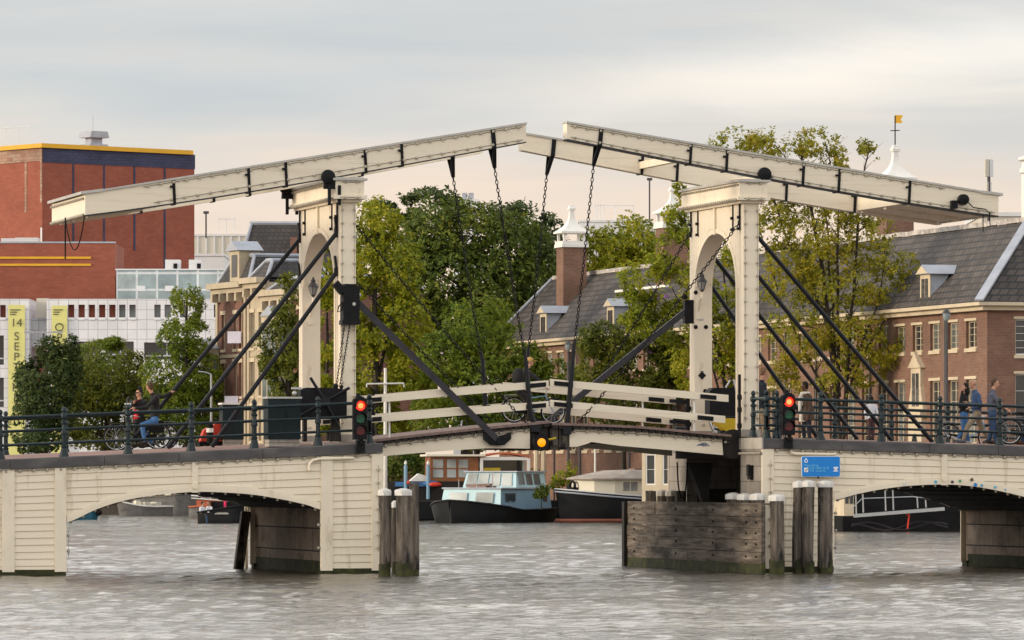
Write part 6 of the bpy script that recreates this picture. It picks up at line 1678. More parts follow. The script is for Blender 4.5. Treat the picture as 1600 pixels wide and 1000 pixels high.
# --- boats seen through the left arch
t, d = boat('sloop', 'small grey open sloop with white gunwale and seats', 224, 806, (-.92, -.4), 'boat', None, 371)
sh = lambda u: .62 + .42 * max(0, (u - .4) / .6) ** 1.8
mb = MB(); ring = hull(mb, 3.9, 1.7, sh, fullb=.5, trans=.6); part('hull', mb, M['hullgrey'], t)
mb = MB(); rail_line(mb, ring, .06, .02); part('gunwale', mb, M['white'], t)
mb = MB()
for x in (-.9, -.1): mb.box(x - .2, x + .2, -.55, .55, .6, .95)
part('seat', mb, M['beige'], t); mb = MB(); mb.box(.35, .6, -.3, .2, .7, 1.05); part('box', mb, M['boatcream'], t)
t, d = boat('barge', 'large dark grey barge with a cream rim behind the sloop', 264, 805, (.96, -.28), 'boat', None, 379.5)
sh = lambda u: 1.35 + .35 * max(0, (u - .4) / .6) ** 1.5 + .3 * max(0, (.3 - u) / .3)
mb = MB(); ring = hull(mb, 4.8, 2.6, sh, fullb=.3, trans=.8); part('hull', mb, M['hullgrey'], t)
mb = MB(); rail_line(mb, ring, .09, .0); part('gunwale', mb, M['boatcream'], t)
mb = MB(); mb.box(-1.7, 1.3, -.9, .9, 1.3, 1.75); part('hold_cover', mb, M['boatcream'], t, smooth=False)
mb = MB()
for x in (-1.7, -.8, .2, 1.0): mb.lathe([(.14, 0), (.16, .2), (.1, .4)], (x, -1.2, 1.45), 8)
part('fender', mb, M['rubber'], t)
t, d = boat('barge', 'teal painted bow of a boat under the springing of the arch beside the grey sloop', 118, 812, (1, -.15), 'boat', None)
mb = MB(); ring = hull(mb, 3.2, 1.8, lambda u: .75 + .15 * u, fullb=.35); part('hull', mb, M['teal'], t)
mb = MB(); rail_line(mb, ring, .05); part('gunwale', mb, M['hullblack'], t)
mb = MB(); mb.ball((1.55, -.3, .45), .2, 8, 6); part('fender', mb, M['rubber'], t)
tb_, dB = boat('tour_boat', 'black open boat with two seated people and a pink flag', 349, 817.5, (.985, -.17), 'boat', None)
mb = MB(); ring = hull(mb, 2.7, 1.7, lambda u: .60 + .42 * u, fullb=.22, trans=.85); part('hull', mb, M['hullblack'], tb_)
mb = MB(); rail_line(mb, ring, .05, .02); part('gunwale', mb, M['hullblack'], tb_)
mb = MB(); mb.tube([(.25, -.6, .9), (.22, -.62, 1.55)], .02, 5); fl = part('flag_pole', mb, M['chrome'], tb_)
M['pink'] = pm('pink_cloth', flat((.75, .03, .12), .1), (2, 2, 2), .7)
mb = MB(); mb.grid(lambda i, j: (.22 + .17 * j / 3 * (1 - .3 * i / 6) - .05, -.63 + .03 * sin(i * 1.3 + j), 1.55 - .9 * i / 6), 7, 4); part('flag', mb, M['pink'], fl, fix=False)
mb = MB(); mb.box(-.7, 1.0, -.15, .15, .75, 1.25); mb.box(.3, 1.1, -.5, .5, .9, 1.15); part('deck_box', mb, M['rubber'], tb_)
mb = MB(); mb.box(-.75, -.62, -.852, -.84, .62, .74); part('registration', mb, M['signwhite'], tb_)
mb = MB(); mb.box(-.3, .5, -.862, -.85, .52, .57); mb.box(-.2, .45, -.862, -.85, .60, .62); part('boat_name', mb, M['flash'], tb_)
t, d = boat('motor_boat', 'white and red small motor boat behind the black open boat', 338, 806, (1, -.1), 'boat', None, 352)
mb = MB(); ring = hull(mb, 3.4, 1.6, lambda u: .62 + .2 * u, fullb=.35); part('hull', mb, M['hullgrey'], t)
mb = MB(); rail_line(mb, ring, .06, .1); mb.box(-1.2, .9, -.6, .6, .7, 1.15); part('cabin', mb, M['orange'], t)
mb = MB(); mb.tube([(-1.5, -.8, 1.45), (1.2, -.8, 1.25)], .05, 6); mb.tube([(-1.5, -.8, 1.28), (1.2, -.8, 1.08)], .04, 6); part('awning_rail', mb, M['white'], t)

# --- dark houseboat and gangway seen through the right arch
t, d = boat('houseboat', 'black houseboat hull lying beyond the arch by the blue sign', 1400, 829, (-1, -.10), 'houseboat', None, 268)
mb = MB(); mb.box(-6.2, 3.0, -2.2, 2.2, -.5, .75); part('hull', mb, M['tar'], t, smooth=False)
mb = MB(); mb.box(-5.8, 2.4, -2.0, 2.0, .75, 3.3); cb = part('cabin', mb, M['tar'], t, smooth=False)
mb = MB(); mb.box(2.41, 2.9, -1.4, 2.0, .75, 2.0); part('cabin_porch', mb, M['stonecream'], t, smooth=False)
for a in (2.45, 2.68):
    mb = MB(); mb.box(a, a + .16, 2.0, 2.03, 1.35, 1.85); part('porch_window', mb, M['dark_glass'], t)
mb = MB()
for s, off in ((0, 0), (1, .1)):
    pts = [at(1331 + 150 * i / 12, 822 + off * 30 - 6 * sin(i * .75 + s * 1.4) - s * 6 * (i / 12 if s else 0), 263.5) for i in range(13)]
    inv = (Matrix.Translation(t.location) @ Matrix.Rotation(t.rotation_euler.z, 4, 'Z')).inverted(); mb.tube([inv @ p for p in pts], .05, 6)
part('hose', mb, M['strut'], t)
a, b = at(1334, 806, 263), at(1475, 795, 263)
t = thing('gangway', 'silver gangway with handrail beyond the arch by the blue sign', 'gangway', a)
mb = MB(); mb.bar(a, b, .8, .16); part('walkway', mb, M['chrome'], t)
mb = MB(); h0, h1 = at(1347, 779, 263), at(1426, 776, 263); mb.tube([at(1328, 797, 263), h0, h1, at(1475, 781, 263)], .03, 6); part('handrail', mb, M['chrome'], t)
for px, y0, y1 in ((1338, 768, 804), (1349, 768, 801), (1384, 766, 798), (1396, 766, 797), (1434, 776, 794), (1447, 781, 793)):
    mb = MB(); mb.tube([at(px, y1, 262.9), at(px - 1, y0, 262.9)], .035, 6); part('rail_post', mb, M['chrome'], t)
mb = MB(); mb.tube([at(1421, 802, 262.8), at(1418, 826, 262.8)], .04, 6); mb.tube([at(1421, 802, 262.8), at(1416, 805, 262.8)], .04, 6); part('strap', mb, M['red'], t, 'red strap')
# ================================================================== people and bicycles
def skinmat(n, c): return pm(n, flat(c, .05), (4, 4, 4), .55)
SK = {'light': skinmat('skin_light', (.48, .26, .17)), 'dark': skinmat('skin_dark', (.10, .05, .032))}
CL = {}
def cloth(n, c):
    if n not in CL: CL[n] = pm('cloth_' + n, flat(c, .18), (9, 9, 9), .85, .15)
    return CL[n]
def person(label, base, J, S, top, legs, shoe, hair, skin='light', sleeve='long', face=(-1, -.3), bald=False, extra=None, group=None):
    """J: joints in world space. One continuous body; clothes follow it as children."""
    t = thing('person', label, 'person', base, 0, group)
    hd = V(J['head']) - UP * .03 * S; n = V(J['neck']); sl, sr = V(J['sL']), V(J['sR']); hl, hr = V(J['hL']), V(J['hR'])
    hc, scn = (hl + hr) / 2, (sl + sr) / 2
    fd = (RT * face[0] + FW * face[1]).normalized(); side = fd.cross(UP)
    segs = []; mb = MB()
    def limb(a, b, r0, r1, tag, nseg=4, bulge=.06):
        a, b = V(a), V(b); pts = [a.lerp(b, i / nseg) for i in range(nseg + 1)]
        rs = [(r0 + (r1 - r0) * i / nseg) * (1 + bulge * sin(pi * i / nseg)) * S for i in range(nseg + 1)]
        mb.tube(pts, rs, 10); mb.ball(a, r0 * S, 10, 6); mb.ball(b, r1 * S, 10, 6); segs.append((a, b, tag))
    # torso
    lat = (sl - sr).normalized(); up = (scn - hc)
    prev = None
    for k in range(9):
        u = k / 8; c = hc + up * u + UP * (.02 * S)
        w_ = (.165 - .03 * sin(pi * min(1, u / .75)) + .02 * max(0, u - .4)) * S; dp = (.115 + .015 * sin(pi * u)) * S
        if u > .85: w_ *= .93
        base_i = len(mb.v); m = 14; fw = lat.cross(up.normalized())
        for i in range(m):
            a = 2 * pi * i / m; mb.v.append(c + lat * w_ * cos(a) + fw * dp * sin(a))
        if prev is not None:
            for i in range(m):
                j = (i + 1) % m; mb.f.append((prev + i, prev + j, base_i + j, base_i + i)); mb.m.append(0)
        else: mb.f.append(tuple(base_i + i for i in reversed(range(m)))); mb.m.append(0)
        prev = base_i
    mb.f.append(tuple(prev + i for i in range(14))); mb.m.append(0)
    segs.append((hc + up * .12, scn, 'top')); segs.append((hl, hr, 'legs'))
    limb(scn + up * .0, n, .075, .056, 'top', 2); limb(n, hd - UP * .03 * S, .060, .058, 'skin', 2)
    limb(sl, scn + UP * .03 * S, .062, .06, 'top', 2); limb(sr, scn + UP * .03 * S, .062, .06, 'top', 2)
    limb(hl, hr, .105, .105, 'legs', 2)
    # head
    mb.ball(hd + UP * .015 * S, .088 * S, 14, 10, (1, 1, 1.28)); mb.ball(hd + fd * .030 * S - UP * .055 * S, .062 * S, 12, 8, (1, 1, 1.05))
    mb.ball(hd - fd * .02 * S + UP * .03 * S, .092 * S, 12, 8)
    mb.tube([hd + fd * .085 * S + UP * .02 * S, hd + fd * .112 * S - UP * .022 * S, hd + fd * .085 * S - UP * .03 * S], [.010 * S, .017 * S, .012 * S], 6)
    for s in (1, -1): mb.ball(hd + side * s * .088 * S - fd * .01 * S, .03 * S, 8, 6, (.6, .6, 1.1))
    segs.append((hd - UP * .1 * S, hd + UP * .1 * S, 'skin'))
    fore = 'top' if sleeve == 'long' else 'skin'
    for q in 'LR':
        s_, e_, w_ = J['s' + q], V(J['e' + q]), V(J['w' + q])
        limb(s_, e_, .056, .045, 'top'); limb(e_, w_, .043, .029, fore)
        dv = (w_ - e_).normalized(); sd_ = dv.cross(UP); sd_ = sd_.normalized() if sd_.length > .1 else fd.copy(); nn = sd_.cross(dv)
        pc = w_ + dv * .05 * S
        mb.ball(pc, .045 * S, 8, 6, (1, 1, 1)); segs.append((w_, w_ + dv * .16 * S, 'skin'))
        for k in range(4):
            b0 = pc + dv * .035 * S + sd_ * (k - 1.5) * .021 * S; ln = (.075, .085, .08, .062)[k] * S
            mb.tube([b0 - dv * .02 * S, b0 + dv * ln * .5 - nn * .006 * S, b0 + dv * ln * .9 - nn * .030 * S], [.0105 * S, .0098 * S, .0085 * S], 6)
        tb0 = w_ + dv * .03 * S + sd_ * .035 * S; mb.tube([tb0 - sd_ * .02 * S, tb0 + dv * .035 * S + sd_ * .015 * S, tb0 + dv * .065 * S + sd_ * .012 * S - nn * .015 * S], [.013 * S, .0115 * S, .0095 * S], 6)
    for q in 'LR':
        h_, k_2, a_ = V(J['h' + q]), V(J['k' + q]), V(J['a' + q])
        limb(h_, k_2, .088, .060, 'legs'); limb(k_2, a_, .058, .040, 'legs', 4, .12)
        td = V(J.get('t' + q, a_ + fd * .19 * S - UP * .06 * S)); heel = a_ - (td - a_).normalized() * .05 * S - UP * .05 * S
        mb.tube([heel, a_.lerp(td, .4) - UP * .035 * S, td], [.042 * S, .046 * S, .032 * S], 8); mb.ball(heel, .042 * S, 8, 5); mb.ball(td, .033 * S, 8, 5)
        segs.append((heel, td, 'shoe'))
    me = mesh_of('tmp', mb, [SK[skin]]); ob = bpy.data.objects.new('tmp', me); COL.objects.link(ob)
    md = ob.modifiers.new('r', 'REMESH'); md.mode = 'VOXEL'; md.voxel_size = .0125 * S
    sm_ = ob.modifiers.new('s', 'SMOOTH'); sm_.factor = .5; sm_.iterations = 2
    dg = bpy.context.evaluated_depsgraph_get(); dg.update(); m2 = bpy.data.meshes.new_from_object(ob.evaluated_get(dg))
    bpy.data.objects.remove(ob); bpy.data.meshes.remove(me)
    vs = [v.co.copy() for v in m2.vertices]; ns = [v.normal.copy() for v in m2.vertices]; fs = [tuple(p.vertices) for p in m2.polygons]
    bpy.data.meshes.remove(m2)
    reg = []
    for f in fs:
        c = V((0, 0, 0))
        for i in f: c += vs[i]
        c /= len(f); bst, bt = 1e9, 'skin'
        for a, b, tg in segs:
            ab = b - a; L2 = ab.length_squared; u = max(0, min(1, (c - a).dot(ab) / L2)) if L2 > 0 else 0
            dd = (c - a - ab * u).length
            if dd < bst: bst, bt = dd, tg
        if bt != 'skin' and c.z > n.z + .02 * S and (c - hd).length < .2 * S: bt = 'skin'
        reg.append(bt)
    bm_ = MB(); bm_.v = vs; bm_.f = fs; bm_.m = [0] * len(fs); body = part('body', bm_, SK[skin], t, fix=False)
    def garment(tag_, mt, off, nm):
        idx = {}; mb = MB()
        for f, r in zip(fs, reg):
            if r != tag_: continue
            q = []
            for i in f:
                if i not in idx: idx[i] = len(mb.v); mb.v.append(vs[i] + ns[i] * off)
                q.append(idx[i])
            mb.f.append(tuple(q)); mb.m.append(0)
        if mb.f: part(nm, mb, mt, t, fix=False)
    garment('top', top, .012, 'jacket' if sleeve == 'long' else 'shirt'); garment('legs', legs, .011, 'trousers'); garment('shoe', shoe, .009, 'shoes')
    if not bald and hair:
        mb = MB(); hc_ = hd - fd * .022 * S + UP * .045 * S
        mb.ball(hc_, .103 * S, 14, 9, (1, 1, 1.02))
        mb.v = [v if (v - hc_).dot(fd) < .055 * S or (v - hc_).z > .03 * S else v - fd * ((v - hc_).dot(fd) - .055 * S) for v in mb.v]
        mb.ball(hd - fd * .055 * S - UP * .02 * S, .07 * S, 10, 7); part('hair', mb, hair, t)
    mb = MB()
    for s in (1, -1): mb.ball(hd + fd * .084 * S + side * s * .034 * S + UP * .015 * S, .0115 * S, 6, 4)
    mb.ball(hd + fd * .088 * S - UP * .062 * S, .014 * S, 6, 4, (1, 1, .35)); part('face', mb, cloth('eyes', (.04, .015, .012)), t)
    if extra: extra(t, J, hd, fd, S, side)
    return t

def joints(Y, spec):
    return {k: on(v[0], v[1], Y + (v[2] if len(v) > 2 else 0)) for k, v in spec.items()}

# ---- bicycles
def bicycle(label, fw_px, rw_px, Y, col, r=.345, rack=True, group='bicycles on the bridge', up=True):
    a, b = on(*fw_px, Y), on(*rw_px, Y); t = thing('bicycle', label, 'bicycle', b - UP * r, 0, group)
    s = 1 if a.x > b.x else -1
    for c in (a, b):
        mb = MB(); mb.torus(c, r, .022, 32, 6); w_ = part('wheel', mb, M['rubber'], t)
        mb = MB(); mb.torus(c, r - .028, .013, 32, 5); mb.lathe([(.03, -.05), (.03, .05)], c, 8, 'y')
        for k in range(14):
            an = 2 * pi * k / 14; mb.tube([c + V((0, .02 * (1 if k % 2 else -1), 0)), c + V((cos(an) * (r - .03), 0, sin(an) * (r - .03)))], .0035, 3, cap=False)
        part('rim', mb, M['chrome'], w_)
    mb = MB()
    bb = b.lerp(a, .44) + UP * -.06; st = b.lerp(a, .30) + UP * .42; hdt = a + V((-s * .20, 0, .44)); hb = a + V((-s * .14, 0, .26))
    for p, q, rr in ((bb, st, .018), (bb, hb, .021), (st - UP * .08, hdt, .017), (b, bb, .012), (b, st - UP * .1, .010), (hdt, hb, .02)): mb.tube([p, q], rr, 6)
    mb.tube([hb, hb.lerp(a, .5) + V((s * .01, 0, 0)), a], .016, 6)
    part('frame', mb, col, t)
    mb = MB(); gt = hdt + UP * .14; mb.tube([hdt, gt], .014, 6)
    for yy in (1, -1): mb.tube([gt, gt + V((s * .06, yy * .14, .06)), gt + V((-s * .06, yy * .27, .05)), gt + V((-s * .2, yy * .29, .02))], .013, 6)
    part('handlebar', mb, M['chrome'], t)
    mb = MB(); sp_ = st + UP * .10; mb.tube([st, sp_], .013, 6); mb.prism([(sp_.x - .15, sp_.z + .05), (sp_.x - .13, sp_.z - .02), (sp_.x + .02, sp_.z), (sp_.x + .14, sp_.z + .01), (sp_.x + .14, sp_.z + .04), (sp_.x, sp_.z + .05)], Y - .07, Y + .07); part('saddle', mb, M['rubber'], t)
    mb = MB()
    for c, a0, a1 in ((b, 20, 200), (a, 30, 170)):
        pts = [c + V((cos(radians(k)) * (r + .045), 0, sin(radians(k)) * (r + .045))) for k in range(a0 if s > 0 else 180 - a1, (a1 if s > 0 else 180 - a0) + 1, 15)]
        for p, q in zip(pts[:-1], pts[1:]): mb.bar(p, q, .05, .012)
    part('mudguard', mb, M['strut'], t)
    mb = MB(); mb.torus(bb, .095, .012, 16, 5); mb.bar(bb + V((0, -.03, 0)), b + V((0, -.03, 0)), .02, .14); mb.tube([bb + V((0, -.1, 0)), bb + V((.1, -.1, -.12)), bb + V((.1, -.2, -.12))], .012, 5); mb.tube([bb + V((0, .1, 0)), bb + V((-.1, .1, .12)), bb + V((-.1, .2, .12))], .012, 5); part('chain_guard', mb, M['rubber'], t)
    if rack:
        mb = MB(); rz_ = b.z + r + .09
        for yy in (-.06, .06): mb.tube([V((st.x, Y + yy, rz_)), V((b.x - s * .28, Y + yy, rz_ - .02)), V((b.x, Y + yy, b.z))], .008, 5)
        part('luggage_rack', mb, M['chrome'] if rack != 'bag' else M['iron'], t)
        if rack == 'bag':
            for yy in (-.16, .09):
                mb = MB(); mb.box(b.x - .22, b.x + .16, Y + yy, Y + yy + .08, rz_ - .36, rz_ - .02); part('pannier', mb, M['rubber'], t)
    return t
J = {}
def bz(px, Y, r=.345): # centre height so that the wheel touches the deck
    return px
def onwheel(px, Y, surf, r=.345):
    p = on(px, 680, Y); z = surf(p.x) + r + .02; d_ = (V((p.x, Y, 0)) - CAM).dot(FW); return (px, HY - (z - EYE) / d_ * F)
cz_ = lambda y: .11 * (1 - ((y - YB / 2) / (YB / 2 - .36)) ** 2) - .012
dkL = lambda Y: (lambda x: kzL(x) + cz_(Y)); dkR = lambda Y: (lambda x: kzR(x) + cz_(Y))
bicycle('dark city bicycle with pale rims under the man in the black top', onwheel(182, 6.6, dkL(6.6)), onwheel(246, 6.6, dkL(6.6)), 6.6, M['iron'], .36, 'bag')
bicycle('dark bicycle of the woman in sunglasses', onwheel(196, 7.6, dkL(7.6)), onwheel(259, 7.6, dkL(7.6)), 7.6, M['iron'], .345, True)
lsurf = lambda x: pick([on(*p, YN) for p in GL_T], x) + .12 if x < XC else pick([on(*p, YN) for p in GR_T], x) + .12
bicycle('grey blue bicycle of the cyclist crossing the drawbridge', onwheel(864, 4.6, lsurf), onwheel(803, 4.6, lsurf), 4.6, M['mblue'], .345, True)
bicycle('bicycle pushed by the man in the grey shirt', onwheel(1640, 2.3, dkR(2.3)), onwheel(1578, 2.3, dkR(2.3)), 2.3, M['iron'], .345, True)
bicycle('bicycle parked at the far railing behind the walking couple', onwheel(1546, 8.7, dkR(8.7)), onwheel(1482, 8.7, dkR(8.7)), 8.7, M['mblue'], .345, True)

black = cloth('black', (.012, .012, .013)); jeans = cloth('jeans', (.045, .13, .30)); djeans = cloth('dark_jeans', (.03, .06, .13))
brownhair = cloth('hair_brown', (.085, .05, .03)); blackhair = cloth('hair_black', (.01, .009, .008)); fairhair = cloth('hair_fair', (.20, .12, .07))
shoe_d = cloth('shoe_dark', (.03, .025, .022)); shoe_l = cloth('shoe_light', (.45, .43, .40)); tan = cloth('khaki', (.27, .215, .15)); navy = cloth('navy', (.016, .022, .035))

def at_base(J): return V((J['hL'].x, J['hL'].y, min(J['aL'].z, J['aR'].z)))
# man on the bicycle
Y = 6.55
J = joints(Y, dict(head=(233.5, 602.5), neck=(237, 614), sL=(244, 622, -.17), sR=(240, 620, .17), eL=(228, 637, -.24), wL=(211, 638, -.26), eR=(255, 620, .30), wR=(267, 613.5, .42), hL=(242, 658, -.10), hR=(241, 658, .10), kL=(222, 664, -.13), kR=(226, 672, .12), aL=(226, 689, -.14), aR=(237, 692, .13), tL=(216, 693, -.15), tR=(227, 697, .13)))
person('man in black top and blue jeans on a bicycle, holding a dark bridge stay', at_base(J), J, 1.0, black, jeans, shoe_d, brownhair, 'light', 'long', (-.8, .6))
def shades(t, J, hd, fd, S, side):
    mb = MB()
    for s in (1, -1): mb.ball(hd + fd * .095 * S + side * s * .036 * S + UP * .02 * S, .027 * S, 8, 5, (.8, .8, .8))
    mb.tube([hd + fd * .095 * S + side * .09 + UP * .025 * S, hd + fd * .1 * S + UP * .025 * S, hd + fd * .095 * S - side * .09 + UP * .025 * S], .008, 5); part('sunglasses', mb, M['rubber'], t)
    mb = MB(); mb.ball(hd - fd * .03 + UP * .16 * S, .055 * S, 8, 6); part('hair_bun', mb, blackhair, t)
    mb = MB(); c = V(J['neck']); q = (V(J['hL']) + V(J['hR'])) / 2; u_ = fd * .135
    mb.hexa([c.lerp(q, .02) + u_ - side * .05, c.lerp(q, .02) + u_ + side * .05, c.lerp(q, .02) + fd * .05 + side * .05, c.lerp(q, .02) + fd * .05 - side * .05, c.lerp(q, .9) + u_ * 1.2 - side * .09, c.lerp(q, .9) + u_ * 1.2 + side * .09, c.lerp(q, .9) + fd * .06 + side * .09, c.lerp(q, .9) + fd * .06 - side * .09]); part('red_top', mb, cloth('red', (.55, .01, .015)), t)
Y = 7.5
J = joints(Y, dict(head=(217, 613), neck=(218, 624), sL=(209.5, 629, -.10), sR=(226, 629, .12), eL=(204, 640, -.22), wL=(209, 630, -.34), eR=(230, 642, .05), wR=(216, 642, -.2), hL=(214, 659, -.08), hR=(223, 659, .08), kL=(211, 676, -.20), kR=(225, 677, -.10), aL=(214, 693, -.1), aR=(226, 695, .05)))
person('woman in sunglasses and red top under a black jacket beside the cycling man', at_base(J), J, .94, black, black, shoe_d, blackhair, 'light', 'long', (-.75, -.66), False, shades)
# cyclist on the leaf
def cap(t, J, hd, fd, S, side):
    mb = MB(); c = hd + UP * .055 * S - fd * .01; mb.ball(c, .112 * S, 12, 8, (1, 1, .85)); q = c + fd * .09 * S - UP * .0
    mb.hexa([q - side * .08 - UP * .01, q + side * .08 - UP * .01, q + side * .07 + fd * .10 - UP * .03, q - side * .07 + fd * .10 - UP * .03, q - side * .08 + UP * .012, q + side * .08 + UP * .012, q + side * .07 + fd * .10 - UP * .012, q - side * .07 + fd * .10 - UP * .012]); part('cap', mb, cloth('mustard', (.45, .28, .09)), t)
    mb = MB(); p = (V(J['sL']) + V(J['sR'])) / 2 - fd * .2 - UP * .17; mb.ball(p, .24, 12, 8, (.85, .8, 1.1)); part('backpack', mb, black, t)
Y = 4.6
J = joints(Y, dict(head=(828.5, 564), neck=(825, 575), sL=(822, 580, .17), sR=(821, 580, -.17), eL=(838, 590, .24), wL=(852, 603, .24), eR=(836, 591, -.24), wR=(851, 604, -.24), hL=(811, 610, .1), hR=(811, 610, -.1), kL=(829, 620, .12), kR=(829, 630, -.12), aL=(823, 638, .12), aR=(826, 652, -.12), tL=(833, 641, .12), tR=(837, 656, -.12)))
person('cyclist in mustard cap and black jacket crossing the drawbridge', at_base(J), J, .98, black, black, shoe_d, fairhair, 'light', 'long', (1, .1), False, cap)
# man behind the near right post
Y = 3.3
J = joints(Y, dict(head=(1193.5, 580), neck=(1191, 594), sL=(1185, 602, .20), sR=(1194, 602, -.16), eL=(1184, 624, .24), wL=(1189, 641, .2), eR=(1197, 624, -.2), wR=(1199, 642, -.24), hL=(1186, 645, .1), hR=(1192, 645, -.08), kL=(1187, 668, .1), kR=(1194, 668, -.1), aL=(1186, 689, .1), aR=(1195, 689, -.1)))
person('man in navy jacket and beige trousers half hidden by the gate post', at_base(J), J, 1.05, navy, tan, shoe_d, fairhair, 'light', 'long', (.8, .6))
# woman with the scarf
def scarf(t, J, hd, fd, S, side):
    mb = MB(); n = V(J['neck']); mb.torus(n - UP * .02, .085, .04, 16, 8, (0, 0, 1)); 
    for s, l in ((1, .62), (-1, .5)):
        p = n + fd * .10 + side * s * .06; mb.tube([p, p + fd * .06 - UP * .15, p + fd * .07 - UP * l], [.045, .05, .045], 8)
    part('scarf', mb, cloth('white_scarf', (.72, .69, .62)), t)
    mb = MB(); q = (V(J['hL']) + V(J['hR'])) / 2 + fd * .12; mb.box(q.x - .11, q.x + .09, q.y - .1, q.y + .1, q.z - .16, q.z + .05); part('bag', mb, cloth('white_scarf', (.72, .69, .62)), t)
    mb = MB(); hc_ = (V(J['hL']) + V(J['hR'])) / 2; mb.lathe([(.20, -.12), (.19, .1), (.17, .25)], hc_, 14); part('coat_skirt', mb, cloth('brown_wool', (.075, .05, .035)), t)
Y = 4.2
J = joints(Y, dict(head=(1257, 602), neck=(1259, 613), sL=(1263, 619, -.16), sR=(1261, 618, .16), eL=(1267, 636, -.2), wL=(1262, 650, -.22), eR=(1259, 636, .22), wR=(1254, 650, .2), hL=(1263, 650, -.08), hR=(1262, 650, .08), kL=(1264, 668, -.09), kR=(1255, 667, .09), aL=(1265, 683, -.09), aR=(1257, 685, .1), tL=(1256, 686, -.09), tR=(1249, 687, .1)))
person('woman with white scarf and brown jacket walking by the traffic light', at_base(J), J, .97, cloth('brown_wool', (.075, .05, .035)), cloth('dark_trousers', (.018, .02, .032)), shoe_d, blackhair, 'dark', 'long', (-1, .05), False, scarf)
# couple and the man with the bicycle
def longhair(t, J, hd, fd, S, side):
    mb = MB(); mb.ball(hd - fd * .05 - UP * .10, .095, 10, 8, (1, 1, 1.7)); part('long_hair', mb, blackhair, t)
    mb = MB(); a, b = V(J['sL']) + UP * .06, (V(J['hL']) + V(J['hR'])) / 2 + fd * .2; mb.tube([a, a.lerp(b, .5) + fd * .08 - V((0, .1, 0)), b], .02, 6); part('shoulder_strap', mb, cloth('strap', (.40, .36, .32)), t)
Y = 3.9
J = joints(Y, dict(head=(1508, 604), neck=(1508, 615), sL=(1505, 621, -.16), sR=(1508, 621, .16), eL=(1500, 635, -.22), wL=(1504, 611, -.18), eR=(1511, 636, .22), wR=(1513, 645, .2), hL=(1506, 650, -.08), hR=(1507, 650, .08), kL=(1506, 670, -.09), kR=(1509, 668, .09), aL=(1497, 685, -.09), aR=(1513, 689, .1), tL=(1488, 683, -.09), tR=(1503, 691, .1)))
person('woman with black hair and jeans holding a hand to her ear', at_base(J), J, .96, black, jeans, shoe_l, blackhair, 'light', 'long', (-1, -.1), False, longhair)
Y = 3.0
J = joints(Y, dict(head=(1520, 598), neck=(1522, 609), sL=(1527, 617, -.17), sR=(1523, 617, .17), eL=(1533, 634, -.23), wL=(1517, 637, -.26), eR=(1521, 634, .24), wR=(1512, 630, .22), hL=(1527, 648, -.09), hR=(1526, 648, .09), kL=(1512, 666, -.1), kR=(1533, 667, .1), aL=(1505, 687, -.1), aR=(1545, 685, .1), tL=(1494, 689, -.1), tR=(1537, 691, .1)))
person('bald man in blue shirt and khaki trousers striding beside the woman in jeans', at_base(J), J, 1.02, cloth('denim_shirt', (.055, .10, .21)), tan, cloth('shoe_grey', (.10, .11, .13)), None, 'light', 'long', (-1, -.1), True)
Y = 2.5
J = joints(Y, dict(head=(1555.5, 598), neck=(1552, 609), sL=(1548, 617, .17), sR=(1551, 617, -.17), eL=(1561, 630, .24), wL=(1574, 640, .22), eR=(1562, 630, -.24), wR=(1575, 641, -.24), hL=(1550, 648, .09), hR=(1551, 648, -.09), kL=(1550, 668, .1), kR=(1553, 669, -.1), aL=(1545, 688, .1), aR=(1556, 690, -.1), tL=(1554, 691, .1), tR=(1566, 693, -.1)))
person('man in grey t-shirt and jeans leaning on bicycle handlebars', at_base(J), J, 1.02, cloth('grey_tee', (.10, .11, .15)), djeans, shoe_d, brownhair, 'light', 'short', (1, -.35))
Y = 8.6
J = joints(Y, dict(head=(1361, 623), neck=(1361, 631), sL=(1354, 635, .0), sR=(1368, 635, .05), eL=(1352, 646), wL=(1354, 655), eR=(1370, 646), wR=(1368, 655), hL=(1358, 656), hR=(1364, 656), kL=(1358, 671), kR=(1364, 671), aL=(1358, 684), aR=(1364, 684)))
person('small dark haired person in a white shirt beyond the far railing', at_base(J), J, .74, cloth('white_shirt', (.62, .64, .70)), cloth('maroon', (.07, .035, .04)), shoe_d, blackhair, 'dark', 'long', (.1, .9))
Y = 2.6
J = joints(Y, dict(head=(1612, 598), neck=(1612, 609), sL=(1616, 617, -.17), sR=(1610, 617, .17), eL=(1620, 634, -.2), wL=(1614, 648, -.2), eR=(1608, 634, .2), wR=(1604, 648, .2), hL=(1613, 648, -.09), hR=(1611, 648, .09), kL=(1603, 666, -.1), kR=(1614, 668, .1), aL=(1598, 689, -.1), aR=(1620, 688, .1), tL=(1587, 692, -.1), tR=(1611, 692, .1)))
person('person in dark blue trousers cut off by the edge of the picture', at_base(J), J, 1.0, navy, djeans, cloth('shoe_brown', (.09, .035, .02)), brownhair, 'light', 'long', (-1, 0))
